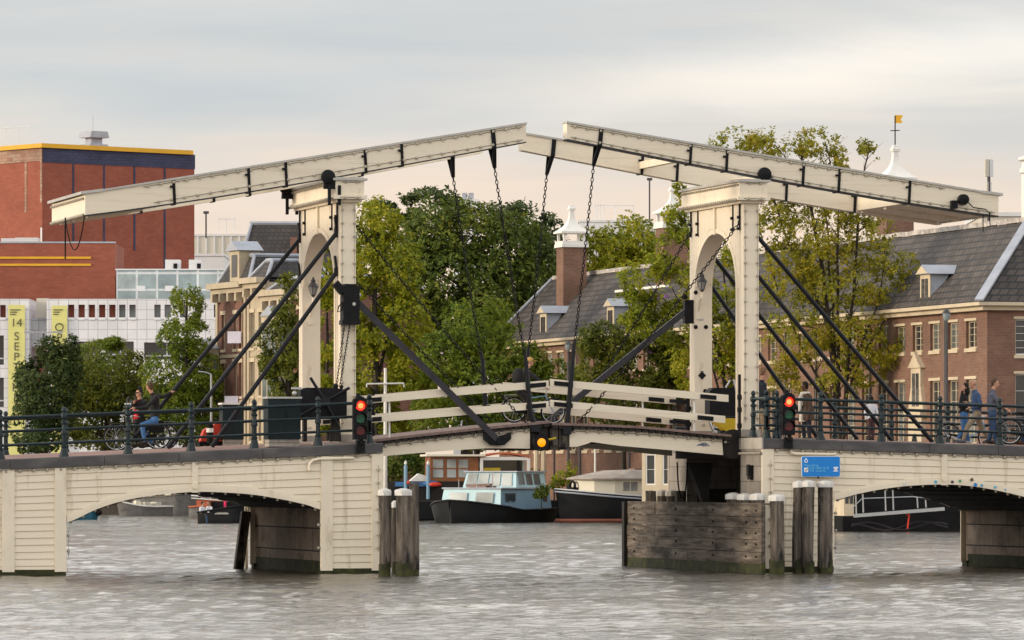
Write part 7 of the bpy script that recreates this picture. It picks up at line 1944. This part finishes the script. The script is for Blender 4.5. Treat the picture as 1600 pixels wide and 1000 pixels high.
# people on the black boat and the quay
def sitter(label, px, py, d, top, legs, hair, face, sc_=1.0, skin='light'):
    c = at(px, py, d); f_ = (RT * face[0] + FW * face[1]).normalized()
    sd_ = f_.cross(UP); P = lambda f, s, u: c + f_ * f * sc_ + sd_ * s * sc_ + UP * u * sc_
    J = dict(head=P(.05, 0, .72), neck=P(.02, 0, .55), sL=P(0, .18, .46), sR=P(0, -.18, .46), eL=P(.05, .25, .2), wL=P(.27, .18, .12), eR=P(.05, -.25, .2), wR=P(.27, -.18, .12), hL=P(0, .1, 0), hR=P(0, -.1, 0), kL=P(.40, .12, .02), kR=P(.40, -.12, .02), aL=P(.42, .12, -.36), aR=P(.42, -.12, -.36))
    return person(label, c - UP * .4, J, sc_, top, legs, shoe_d, hair, skin, 'short', face)
dB_ = dB - .3
sitter('person in white t-shirt seated at the stern of the black boat, nearer the grey barge', 316, 806.5, dB_, cloth('white_tee', (.66, .68, .72)), djeans, blackhair, (.8, -.5))
sitter('person in white t-shirt seated on the black boat, nearer the pink flag', 327, 806, dB_ + .2, cloth('white_tee', (.66, .68, .72)), djeans, brownhair, (-.7, -.7))
def stander(label, px, py, d, top, legs, hair, face, S=.97):
    c = at(px, py, d); f_ = (RT * face[0] + FW * face[1]).normalized(); sd_ = f_.cross(UP); P = lambda f, s, u: c + f_ * f * S + sd_ * s * S + UP * u * S
    J = dict(head=P(.02, 0, 1.62), neck=P(0, 0, 1.46), sL=P(0, .18, 1.37), sR=P(0, -.18, 1.37), eL=P(.03, .24, 1.1), wL=P(.14, .22, .88), eR=P(.03, -.24, 1.1), wR=P(.2, -.16, .95), hL=P(0, .1, .9), hR=P(0, -.1, .9), kL=P(.03, .1, .48), kR=P(.02, -.1, .48), aL=P(0, .1, .08), aR=P(0, -.1, .08))
    return person(label, c, J, S, top, legs, shoe_d, hair, 'light', 'short', face)
stander('woman in dark top standing on the quay behind the blue houseboat', 831, 773, 345, black, djeans, brownhair, (.9, -.4))
stander('woman in flowered dress standing on the quay behind the blue houseboat', 841, 774, 343, cloth('flower_dress', (.42, .22, .20)), cloth('flower_dress', (.42, .22, .20)), fairhair, (-.9, -.4))
# ================================================================== trees and plants
M['bark'] = pm('bark', [(.3, (.022, .018, .014)), (.7, (.065, .052, .040))], (6, 6, 1.2), .9, .5)
GR = {'green': leafmat('leaf_green', [(.22, (.030, .052, .012)), (.42, (.075, .118, .018)), (.60, (.15, .19, .026)), (.82, (.30, .29, .034))], .40),
      'bright': leafmat('leaf_bright', [(.22, (.046, .084, .012)), (.42, (.115, .178, .018)), (.62, (.225, .275, .024)), (.85, (.40, .39, .034))], .42),
      'yellow': leafmat('leaf_yellow', [(.2, (.085, .125, .012)), (.40, (.20, .245, .016)), (.60, (.35, .35, .020)), (.85, (.52, .42, .026))], .42),
      'autumn': leafmat('leaf_autumn', [(.2, (.10, .125, .014)), (.38, (.21, .225, .020)), (.56, (.36, .33, .024)), (.76, (.46, .33, .026)), (.93, (.48, .21, .018))], .42),
      'dark': leafmat('leaf_dark', [(.25, (.024, .046, .014)), (.5, (.055, .088, .022)), (.75, (.12, .155, .04))], .38),
      'olive': leafmat('leaf_olive', [(.2, (.045, .066, .012)), (.45, (.105, .135, .017)), (.7, (.22, .225, .022))], .42)}

def tree(name, label, px, base_d, lobes, leaf, n, size, stems, seed, group=None, gap=-.10, cat='tree', d_spread=1.0, tilt=.6, gscale=.55, zbase=None, shell=.55):
    """lobes: (px,py,rx,ry[,depth offset]) in photo units at the tree's distance; stems: list of (points in px, radius m)"""
    rnd = random.Random(seed); d = base_d; k = d / F; zb = G if zbase is None else zbase
    b = at(px, HY - (zb - EYE) / d * F, d)
    t = thing(name, label, cat, (b.x, b.y, zb), 0, group)
    E = []
    for l in lobes:
        c = at(l[0], l[1], d + (l[4] if len(l) > 4 else 0)); E.append((c, l[2] * k, l[3] * k))
    # wood
    mb = MB()
    for pts, r in stems:
        P = [at(x, y, d + (dd if dd else 0)) for x, y, dd in [(p + (0,))[:3] for p in pts]]
        P[0].z = max(P[0].z, zb - .05) if P[0].z < zb else P[0].z
        Q = []
        for i in range(len(P) - 1):
            for j in range(4): Q.append(P[i].lerp(P[i + 1], j / 4) + V((rnd.uniform(-.06, .06), rnd.uniform(-.06, .06), 0)) * (1 if i + j else 0))
        Q.append(P[-1]); m = len(Q)
        mb.tube(Q, [r * (1 - .72 * i / (m - 1)) for i in range(m)], 7)
        for i in range(3, m - 1):                        # side branches
            for _ in range(2):
                a = rnd.uniform(0, 2 * pi); ln = rnd.uniform(.8, 2.6) * min(1.6, E[0][1] / 2.2); dr = (RT * cos(a) + FW * sin(a) + UP * rnd.uniform(.3, 1.3)).normalized()
                q = Q[i] + dr * ln; mid = Q[i].lerp(q, .5) + UP * ln * .08; rb = r * (1 - .72 * i / (m - 1)) * .45
                mb.tube([Q[i], mid, q], [rb, rb * .65, rb * .25], 5, cap=False)
    if mb.v: part('trunk', mb, M['bark'], t)
    # leaves: many small blades in clumps through the lobes
    tot = sum(e[1] * e[1] * e[2] for e in E) ; lv = MB(); vs, fs = lv.v, lv.f
    for (c, rx, ry) in E:
        m = int(n * (rx * ry) / sum(e[1] * e[2] for e in E)); cnt = 0; tries = 0
        while cnt < m and tries < m * 6:
            tries += 1
            u = V((rnd.gauss(0, 1), rnd.gauss(0, 1), rnd.gauss(0, 1))); u.normalize()
            rr = rnd.random() ** (1 / 3); rr = shell + (1 - shell) * rr if rnd.random() < .8 else rr
            wob = 1 + .30 * pnoise(u * 1.7 + V((seed, c.x * .3, c.z * .3))) + .16 * pnoise(u * 4.1 + V((seed * 2.0, 1, 5)))
            p = c + RT * (u.x * rr * rx * wob) + FW * (u.y * rr * rx * d_spread * wob) + UP * (u.z * rr * ry * wob)
            if p.z < zb + .25: continue
            if pnoise(p * gscale + V((seed * 3.1, 0, 0))) < gap: continue
            cl = rnd.randint(2, 4); cnt += cl
            up_ = (u * .8 + UP * .5 + V((rnd.uniform(-1, 1), rnd.uniform(-1, 1), rnd.uniform(-1, 1))) * tilt).normalized()
            for q in range(cl):
                o = p + V((rnd.uniform(-1, 1), rnd.uniform(-1, 1), rnd.uniform(-1, 1))) * size * .9
                nn = (up_ + V((rnd.uniform(-1, 1), rnd.uniform(-1, 1), rnd.uniform(-1, 1))) * tilt).normalized()
                a = nn.cross(V((rnd.uniform(-1, 1), rnd.uniform(-1, 1), rnd.uniform(-1, 1)))); 
                if a.length < .05: continue
                a.normalize(); b_ = nn.cross(a); s = size * rnd.uniform(.55, 1.15); w_ = s * rnd.uniform(.45, .65)
                i0 = len(vs); vs += [o - a * s, o + b_ * w_ - nn * .12 * s, o + a * s, o - b_ * w_ - nn * .12 * s]; fs.append((i0, i0 + 1, i0 + 2, i0 + 3)); lv.m.append(0)
    part('crown', lv, GR[leaf], t, fix=False, smooth=False)
    return t
gT = 'trees on the far banks'
tree('tree', 'dark green tree in front of the long yellow banner with the month', 72, 398, [(75, 612, 52, 62), (62, 662, 45, 40), (100, 572, 32, 34), (50, 600, 24, 44), (78, 548, 20, 24), (112, 545, 14, 22)], 'dark', 14000, .155, [([(72, 790), (72, 690), (76, 600)], .22), ([(73, 680), (100, 570)], .1)], 1, gT, -.2)
tree('tree', 'olive and yellow rounded tree behind the bicycle wheel', 165, 405, [(162, 592, 58, 54), (132, 640, 58, 52), (196, 640, 56, 58), (165, 675, 70, 30), (118, 605, 36, 40), (205, 580, 30, 35)], 'olive', 17000, .155, [([(165, 785), (165, 690), (165, 600)], .25), ([(165, 690), (120, 620)], .12), ([(165, 690), (205, 600)], .12)], 2, gT, -.2)
tree('tree', 'yellow topped shrubby tree between the dark tree and the olive tree', 160, 412, [(158, 562, 45, 32), (118, 590, 30, 34), (178, 545, 25, 18)], 'bright', 6500, .15, [([(160, 785), (160, 650), (158, 570)], .18)], 3, gT, -.2)
tree('tree', 'tall loose poplar before the glass wing', 290, 392, [(292, 478, 28, 36), (288, 530, 44, 42), (272, 590, 52, 46), (312, 590, 40, 46), (290, 645, 60, 46), (255, 640, 36, 40), (325, 640, 28, 50)], 'bright', 27000, .125, [([(292, 785), (292, 650), (291, 540), (292, 455)], .24), ([(292, 640), (262, 560)], .09), ([(292, 620), (325, 560)], .09), ([(292, 560), (310, 500)], .07)], 4, gT, -.08, gscale=.8)
tree('tree', 'light leafed tree growing beside the far post of the drive box gate', 446, 345, [(448, 470, 22, 40), (440, 540, 34, 48), (452, 610, 30, 48), (424, 560, 20, 34), (475, 590, 20, 60)], 'olive', 9000, .145, [([(450, 790), (450, 640), (446, 520), (448, 450)], .2), ([(449, 620), (425, 540)], .08)], 5, gT, .0, gscale=.8)
tree('tree', 'light leafed tree seen through the arch of the drive box gate', 512, 352, [(512, 430, 26, 46), (515, 530, 30, 70), (515, 630, 32, 50)], 'yellow', 7000, .155, [([(512, 790), (512, 640), (510, 420)], .2)], 6, gT, -.05, gscale=.8)
tree('tree', 'yellow green tree beside the drive box gate and the big dark tree', 590, 358, [(590, 350, 40, 42), (575, 420, 38, 60), (620, 420, 44, 60), (580, 510, 40, 60), (625, 510, 50, 60), (590, 600, 50, 60), (640, 590, 46, 50), (600, 660, 50, 40)], 'yellow', 26000, .165, [([(592, 790), (590, 620), (585, 470), (590, 360)], .3), ([(590, 600), (625, 430)], .14), ([(590, 620), (560, 500)], .12)], 7, gT, -.13)
tree('tree', 'big dense green tree in the middle, tallest behind the chains', 720, 385, [(690, 365, 64, 56), (745, 365, 62, 50), (800, 385, 58, 58), (650, 400, 46, 56), (700, 440, 84, 64), (780, 450, 80, 64), (840, 440, 36, 66), (660, 490, 60, 60), (740, 520, 90, 60), (820, 510, 50, 60)], 'green', 46000, .18, [([(730, 790), (730, 600), (725, 480), (720, 360)], .5), ([(728, 560), (670, 420)], .22), ([(728, 560), (800, 420)], .22)], 8, gT, -.30, gscale=.4)
tree('tree', 'grey green airy tree whose top shows above the big green tree', 690, 425, [(680, 318, 48, 26), (640, 330, 30, 26), (610, 335, 34, 22)], 'dark', 2600, .22, [([(680, 700), (680, 480), (680, 320)], .3)], 9, gT, -.02, gscale=.7)
tree('tree', 'grey green airy tree touching the spired chimney', 830, 420, [(815, 350, 50, 32), (848, 390, 34, 60), (785, 335, 26, 18), (860, 430, 22, 50)], 'dark', 4800, .22, [([(835, 700), (835, 520), (830, 350)], .3), ([(835, 520), (800, 350)], .12)], 10, gT, -.02, gscale=.7)
tree('tree', 'bright green bushy tree low in front of the hall end wall', 745, 350, [(745, 510, 56, 50), (700, 560, 50, 52), (790, 560, 52, 56), (745, 600, 80, 50), (830, 575, 30, 40), (690, 620, 50, 50), (800, 640, 60, 50), (735, 660, 90, 40), (845, 620, 26, 60), (872, 592, 34, 34), (900, 618, 30, 34)], 'bright', 31000, .15, [([(745, 790), (745, 640), (745, 520)], .25), ([(745, 660), (690, 570)], .12), ([(745, 660), (800, 570)], .12)], 11, gT, -.2)
tree('tree', 'golden tree behind the hall ridge, beyond the spired chimney', 975, 430, [(985, 372, 48, 38), (950, 400, 44, 44), (1020, 405, 40, 48), (925, 400, 24, 48), (990, 430, 60, 40)], 'yellow', 15000, .165, [([(975, 700), (975, 520), (980, 380)], .3), ([(975, 520), (940, 400)], .14)], 12, gT, -.12)
tree('tree', 'rounded green tree with yellow tips before the hall, under the grey strut', 975, 340, [(950, 545, 46, 46), (1000, 575, 52, 50), (930, 600, 36, 56), (975, 630, 72, 50), (1035, 610, 36, 60), (1050, 560, 24, 40), (925, 535, 28, 30), (1035, 530, 32, 36), (985, 520, 30, 28)], 'olive', 20000, .14, [([(975, 790), (975, 660), (965, 560)], .2), ([(975, 660), (1010, 570)], .1)], 13, gT, -.15)
tree('tree', 'loose yellow green tree with leaning stems behind the arch of the diamond marked gate', 1130, 328, [(1055, 330, 20, 36), (1040, 400, 32, 36), (1070, 450, 38, 40), (1030, 480, 30, 34), (1080, 380, 30, 40), (1120, 450, 44, 50), (1150, 400, 30, 60), (1110, 530, 50, 50), (1075, 560, 34, 60), (1150, 560, 34, 60), (1065, 300, 18, 22), (1000, 440, 36, 34), (1015, 500, 40, 40), (985, 480, 28, 30)], 'yellow', 21000, .13,
     [([(1150, 790), (1146, 660), (1120, 540), (1080, 400), (1062, 310)], .17), ([(1152, 780), (1150, 640), (1140, 500), (1130, 420)], .15), ([(1120, 560), (1060, 490), (1000, 430)], .06), ([(1148, 700), (1110, 560), (1050, 450)], .10), ([(1154, 700), (1165, 560), (1160, 420)], .10)], 14, gT, .02, gscale=.9, shell=.3)
tree('tree', 'large autumn tree with many upright stems in front of the brick hall', 1312, 303, [(1150, 222, 44, 22), (1200, 228, 50, 30), (1268, 222, 46, 26), (1310, 250, 30, 26), (1352, 236, 24, 20), (1180, 275, 40, 34), (1240, 290, 60, 44), (1300, 310, 60, 44), (1210, 350, 50, 50), (1280, 380, 70, 56), (1350, 360, 50, 50), (1230, 430, 54, 56), (1310, 450, 74, 56), (1390, 430, 56, 46), (1250, 520, 60, 50), (1340, 530, 70, 46), (1420, 500, 40, 44), (1235, 585, 42, 34), (1320, 590, 60, 34), (1400, 560, 40, 36), (1450, 455, 26, 26)], 'autumn', 46000, .105,
     [([(1312, 792), (1312, 690), (1300, 560), (1285, 420), (1260, 290), (1250, 215)], 0.197), ([(1316, 700), (1325, 560), (1335, 430), (1345, 300), (1358, 235)], 0.128), ([(1312, 640), (1290, 500), (1230, 380), (1190, 250)], 0.116), ([(1314, 640), (1345, 560), (1400, 470), (1440, 420)], 0.087), ([(1310, 600), (1310, 440), (1310, 300), (1290, 225)], 0.099), ([(1308, 650), (1260, 560), (1220, 470), (1170, 300)], 0.087), ([(1320, 600), (1370, 480), (1390, 370)], 0.070), ([(1312, 620), (1300, 470), (1290, 330), (1210, 225)], 0.081)], 15, gT, .07, gscale=1.15, shell=.12)
tree('shrub', 'green bush on the quay beside the varnished wheelhouse', 640, 345, [(630, 722, 30, 26), (612, 738, 16, 24), (655, 732, 20, 26)], 'green', 2600, .14, [([(632, 785), (632, 730)], .08)], 16, 'bushes on the quay', -.2, 'bush')
tree('shrub', 'yellow flowering plant pots between the two houseboats', 878, 322, [(878, 748, 15, 14), (868, 758, 8, 14), (892, 736, 8, 16)], 'yellow', 700, .11, [([(878, 800), (878, 750)], .04)], 17, 'bushes on the quay', -.2, 'plant', zbase=1.2)
tree('shrub', 'small dark bush beside the pale blue houseboat stern', 850, 316, [(846, 765, 12, 14), (838, 770, 8, 8)], 'green', 500, .10, [([(846, 800), (846, 765)], .04)], 18, 'bushes on the quay', -.2, 'plant', zbase=.8)
tree('shrub', 'dark hedge along the quay behind the railing of the cyclists', 230, 396, [(60, 690, 40, 20), (230, 680, 30, 18), (320, 690, 40, 20), (400, 690, 36, 26)], 'dark', 3000, .20, [], 19, 'bushes on the quay', -.3, 'hedge')
# ================================================================== camera, sky, sun, water
cam = bpy.data.cameras.new('camera'); co = bpy.data.objects.new('camera', cam); COL.objects.link(co)
co.location = CAM; co.rotation_euler = (pi / 2, 0, -TH)
cam.sensor_width = 36; cam.lens = F / 1600 * 36; cam.shift_y = (HY - 500) / 1600; cam.clip_start = 1; cam.clip_end = 8000
SC.camera = co
SUN_EL, SUN_AZ = radians(13), radians(255)     # azimuth in the camera frame: 270 = from the left, 180 = from behind
w = bpy.data.worlds.new('World'); SC.world = w; w.use_nodes = True
nt = w.node_tree; bg = nt.nodes['Background']
sky = N(nt, 'ShaderNodeTexSky', sky_type='NISHITA', sun_disc=False)
# direction to the sun in world axes
sd = RT * sin(SUN_AZ) + FW * cos(SUN_AZ)
sky.sun_elevation = SUN_EL; sky.sun_rotation = atan2(sd.x, sd.y); sky.air_density = 1.2; sky.dust_density = 2.5
tc = N(nt, 'ShaderNodeTexCoord')
sp = N(nt, 'ShaderNodeSeparateXYZ'); L(nt, tc.outputs['Generated'], sp.inputs[0])
# overcast veil: peach at the horizon, warm cream above it, cool grey next, then an added bright band overhead
el = N(nt, 'ShaderNodeMapRange'); el.inputs[1].default_value = 0.0; el.inputs[2].default_value = 1.0; L(nt, sp.outputs['Z'], el.inputs[0])
def skynoise(scale, loc, detail, dist, rough=.5):
    mp = N(nt, 'ShaderNodeMapping'); mp.inputs['Rotation'].default_value = (0, 0, TH); mp.inputs['Scale'].default_value = scale; mp.inputs['Location'].default_value = loc; L(nt, tc.outputs['Generated'], mp.inputs['Vector'])
    n = N(nt, 'ShaderNodeTexNoise', i_Scale=1.0, i_Detail=detail, i_Roughness=rough, i_Distortion=dist); L(nt, mp.outputs[0], n.inputs['Vector']); return n.outputs['Fac']
n1 = skynoise((10, 10, 55), (0, 0, 0), 5, .6)
ad = N(nt, 'ShaderNodeMath', operation='MULTIPLY_ADD'); L(nt, n1, ad.inputs[0]); ad.inputs[1].default_value = .05; L(nt, el.outputs[0], ad.inputs[2])
sb = N(nt, 'ShaderNodeMath', operation='SUBTRACT'); L(nt, ad.outputs[0], sb.inputs[0]); sb.inputs[1].default_value = .025
SKYST = [(0.0, (.94, .755, .59)), (.034, (.96, .77, .61)), (.050, (.90, .755, .64)), (.064, (.76, .72, .68)), (.082, (.66, .67, .675)), (.12, (.90, .87, .84)), (.18, (2.0, 1.88, 1.76)), (.42, (1.50, 1.44, 1.38)), (1.0, (.60, .64, .70))]  # stops above the frame raised to brighten the water and ambient light
c1 = ramp(nt, sb.outputs[0], SKYST)
# blue grey cloud sheets with soft edges, and warm lit streaks between them
c2 = ramp(nt, skynoise((6.5, 6.5, 50), (3.1, 7.7, 1.3), 4, .8, .5), [(.34, (.91, .94, .965)), (.50, (1, 1, 1)), (.60, (1.02, 1.01, .99)), (.74, (1.07, 1.04, 1.0))])
c3 = ramp(nt, skynoise((14, 14, 190), (1.7, 2.2, 9.4), 6, 1.2, .6), [(.35, (.975, .985, .99)), (.5, (1, 1, 1)), (.68, (1.02, 1.01, .995))])
mxa = N(nt, 'ShaderNodeMix', data_type='RGBA', blend_type='MULTIPLY'); mxa.inputs['Factor'].default_value = 1; L(nt, c2, mxa.inputs['A']); L(nt, c3, mxa.inputs['B'])
mx = N(nt, 'ShaderNodeMix', data_type='RGBA', blend_type='MULTIPLY'); mx.inputs['Factor'].default_value = 1; L(nt, c1, mx.inputs['A']); L(nt, mxa.outputs['Result'], mx.inputs['B'])
# one long lit cloud streak and one blue grey sheet, both fixed in the sky by direction
mpr = N(nt, 'ShaderNodeMapping'); mpr.inputs['Rotation'].default_value = (0, 0, TH); L(nt, tc.outputs['Generated'], mpr.inputs['Vector'])
spr = N(nt, 'ShaderNodeSeparateXYZ'); L(nt, mpr.outputs[0], spr.inputs[0])
def M_(op, a, b=None, c=None):
    n = N(nt, 'ShaderNodeMath', operation=op)
    for i, v in enumerate((a, b, c)):
        if v is None: continue
        if isinstance(v, (int, float)): n.inputs[i].default_value = v
        else: L(nt, v, n.inputs[i])
    return n.outputs[0]
def sheet(z0, slope, x0, wd, xa, xb, nz, off):
    wob = M_('MULTIPLY_ADD', skynoise(nz, off, 5, .8, .6), .016, -.008)
    dz = M_('SUBTRACT', spr.outputs['Z'], M_('ADD', M_('MULTIPLY_ADD', spr.outputs['X'], slope, z0 - slope * x0), wob))
    g = M_('POWER', 2.718, M_('MULTIPLY', M_('POWER', M_('ABSOLUTE', M_('DIVIDE', dz, wd)), 2.0), -1.0))
    r = N(nt, 'ShaderNodeMapRange', interpolation_type='SMOOTHSTEP'); r.inputs[1].default_value = xa; r.inputs[2].default_value = xb; L(nt, spr.outputs['X'], r.inputs[0])
    return M_('MULTIPLY', g, r.outputs[0])
st1 = sheet(.0690, .11, .0117, .0065, -.02, .06, (14, 14, 60), (4, 1, 2)); st2 = sheet(.0705, .02, -.05, .010, .02, -.06, (12, 12, 50), (8, 3, 5))
mA = N(nt, 'ShaderNodeMix', data_type='RGBA', blend_type='ADD'); L(nt, M_('MULTIPLY', st1, .24), mA.inputs['Factor']); L(nt, mx.outputs['Result'], mA.inputs['A']); mA.inputs['B'].default_value = (1.0, .86, .70, 1)
mB = N(nt, 'ShaderNodeMix', data_type='RGBA', blend_type='MULTIPLY'); L(nt, st2, mB.inputs['Factor']); L(nt, mA.outputs['Result'], mB.inputs['A']); mB.inputs['B'].default_value = (.91, .965, 1.01, 1)
mx = mB
sc_ = N(nt, 'ShaderNodeMix', data_type='RGBA', blend_type='MULTIPLY'); sc_.inputs['Factor'].default_value = 1; L(nt, sky.outputs[0], sc_.inputs['A']); sc_.inputs['B'].default_value = (.10, .10, .10, 1)
fin = N(nt, 'ShaderNodeMix', data_type='RGBA'); fin.inputs['Factor'].default_value = .90; L(nt, sc_.outputs['Result'], fin.inputs['A']); L(nt, mx.outputs['Result'], fin.inputs['B'])
L(nt, fin.outputs['Result'], bg.inputs['Color']); bg.inputs['Strength'].default_value = 1.0
sl = bpy.data.lights.new('sun', 'SUN'); sl.energy = 2.2; sl.angle = radians(9); sl.color = (1.0, .83, .62)
so = bpy.data.objects.new('sun', sl); COL.objects.link(so); so.location = CAM + UP * 60
dirv = -(sd * cos(SUN_EL) + UP * sin(SUN_EL)); so.rotation_euler = dirv.to_track_quat('-Z', 'Y').to_euler()
SC.view_settings.view_transform = 'Standard'; SC.view_settings.look = 'None'; SC.view_settings.exposure = 0.13; SC.view_settings.gamma = 1.0
SC.cycles.max_bounces = 8; SC.cycles.diffuse_bounces = 3; SC.cycles.glossy_bounces = 4; SC.cycles.transmission_bounces = 4; SC.cycles.transparent_max_bounces = 6
SC.cycles.use_adaptive_sampling = True; SC.cycles.adaptive_threshold = .02
try: SC.cycles.use_denoising = True
except Exception: pass

# water: real ripples where they are seen, a calm sheet beyond
WB = .95
m, nt, b = new_mat('river_water')
b.inputs['Base Color'].default_value = (.050, .043, .028, 1); b.inputs['Roughness'].default_value = .10; b.inputs['IOR'].default_value = 1.55; b.inputs['Specular IOR Level'].default_value = 1.0
v = coords(nt, (1, 1, 1), 'Object', (0, 0, 0))
def wn(scale, det, rg, dist=.4, loc=(0, 0, 0)):
    mw = N(nt, 'ShaderNodeMapping'); mw.inputs['Scale'].default_value = scale; mw.inputs['Location'].default_value = loc; mw.inputs['Rotation'].default_value = (0, 0, .18); L(nt, v, mw.inputs['Vector'])
    a = N(nt, 'ShaderNodeTexNoise', i_Scale=1.0, i_Detail=det, i_Roughness=rg, i_Distortion=dist); L(nt, mw.outputs[0], a.inputs['Vector']); return a.outputs['Fac']
def mth(op, a, b):
    n = N(nt, 'ShaderNodeMath', operation=op)
    for i, x in enumerate((a, b)):
        if isinstance(x, (int, float)): n.inputs[i].default_value = x
        else: L(nt, x, n.inputs[i])
    return n.outputs[0]
gust = N(nt, 'ShaderNodeMapRange'); gust.inputs[1].default_value = .36; gust.inputs[2].default_value = .62; gust.inputs[3].default_value = .28; gust.inputs[4].default_value = 1.2; L(nt, wn((.05, .13, 1), 3, .5), gust.inputs[0])
h = mth('ADD', mth('MULTIPLY', wn((1.5, 3.2, 1), 4, .6), .9), mth('MULTIPLY', wn((4.2, 9.0, 1), 4, .65, .4, (3, 7, 0)), .42))
h = mth('MULTIPLY', h, gust.outputs[0])
bp = N(nt, 'ShaderNodeBump'); bp.inputs['Strength'].default_value = WB; bp.inputs['Distance'].default_value = .12
L(nt, h, bp.inputs['Height']); L(nt, bp.outputs['Normal'], b.inputs['Normal'])
M['water'] = m
mb = MB()
def wave(x, y):
    p = V((x * .8, y * 1.3, 0)); q = V((x * 2.1 + 7, y * 3.0, 3.1))
    return .036 * pnoise(p) + .044 * pnoise(q) + .02 * pnoise(V((x * .09, y * .16, 9)))
d = 78.0; rows = []
while d < 420:
    rows.append(d); d += max(.16, .0021 * d)
NU = 190
def wp(i, j):
    dd = rows[i]; X = (-1.18 + 2.36 * j / (NU - 1)) * 800 / F * dd * 1.12
    p = cf(X, dd); f_ = 1 if 0 < i < len(rows) - 1 and 0 < j < NU - 1 else 0
    return V((p.x, p.y, wave(p.x, p.y) * f_))
mb.grid(wp, len(rows), NU)
# flat surround
q = [cf(-1.18 * 800 / F * rows[0] * 1.12, rows[0]), cf(1.18 * 800 / F * rows[0] * 1.12, rows[0]), cf(1.18 * 800 / F * rows[-1] * 1.12, rows[-1]), cf(-1.18 * 800 / F * rows[-1] * 1.12, rows[-1])]
o_ = [cf(-300, -60), cf(300, -60), cf(300, 900), cf(-300, 900)]
for i in range(4):
    j = (i + 1) % 4; mb.face([o_[i], o_[j], q[j], q[i]])
wo = solo('water', mb, M['water'], None, None, kind='structure', fix=True)
wo['label'] = 'rippled grey brown river reflecting the pale sky'
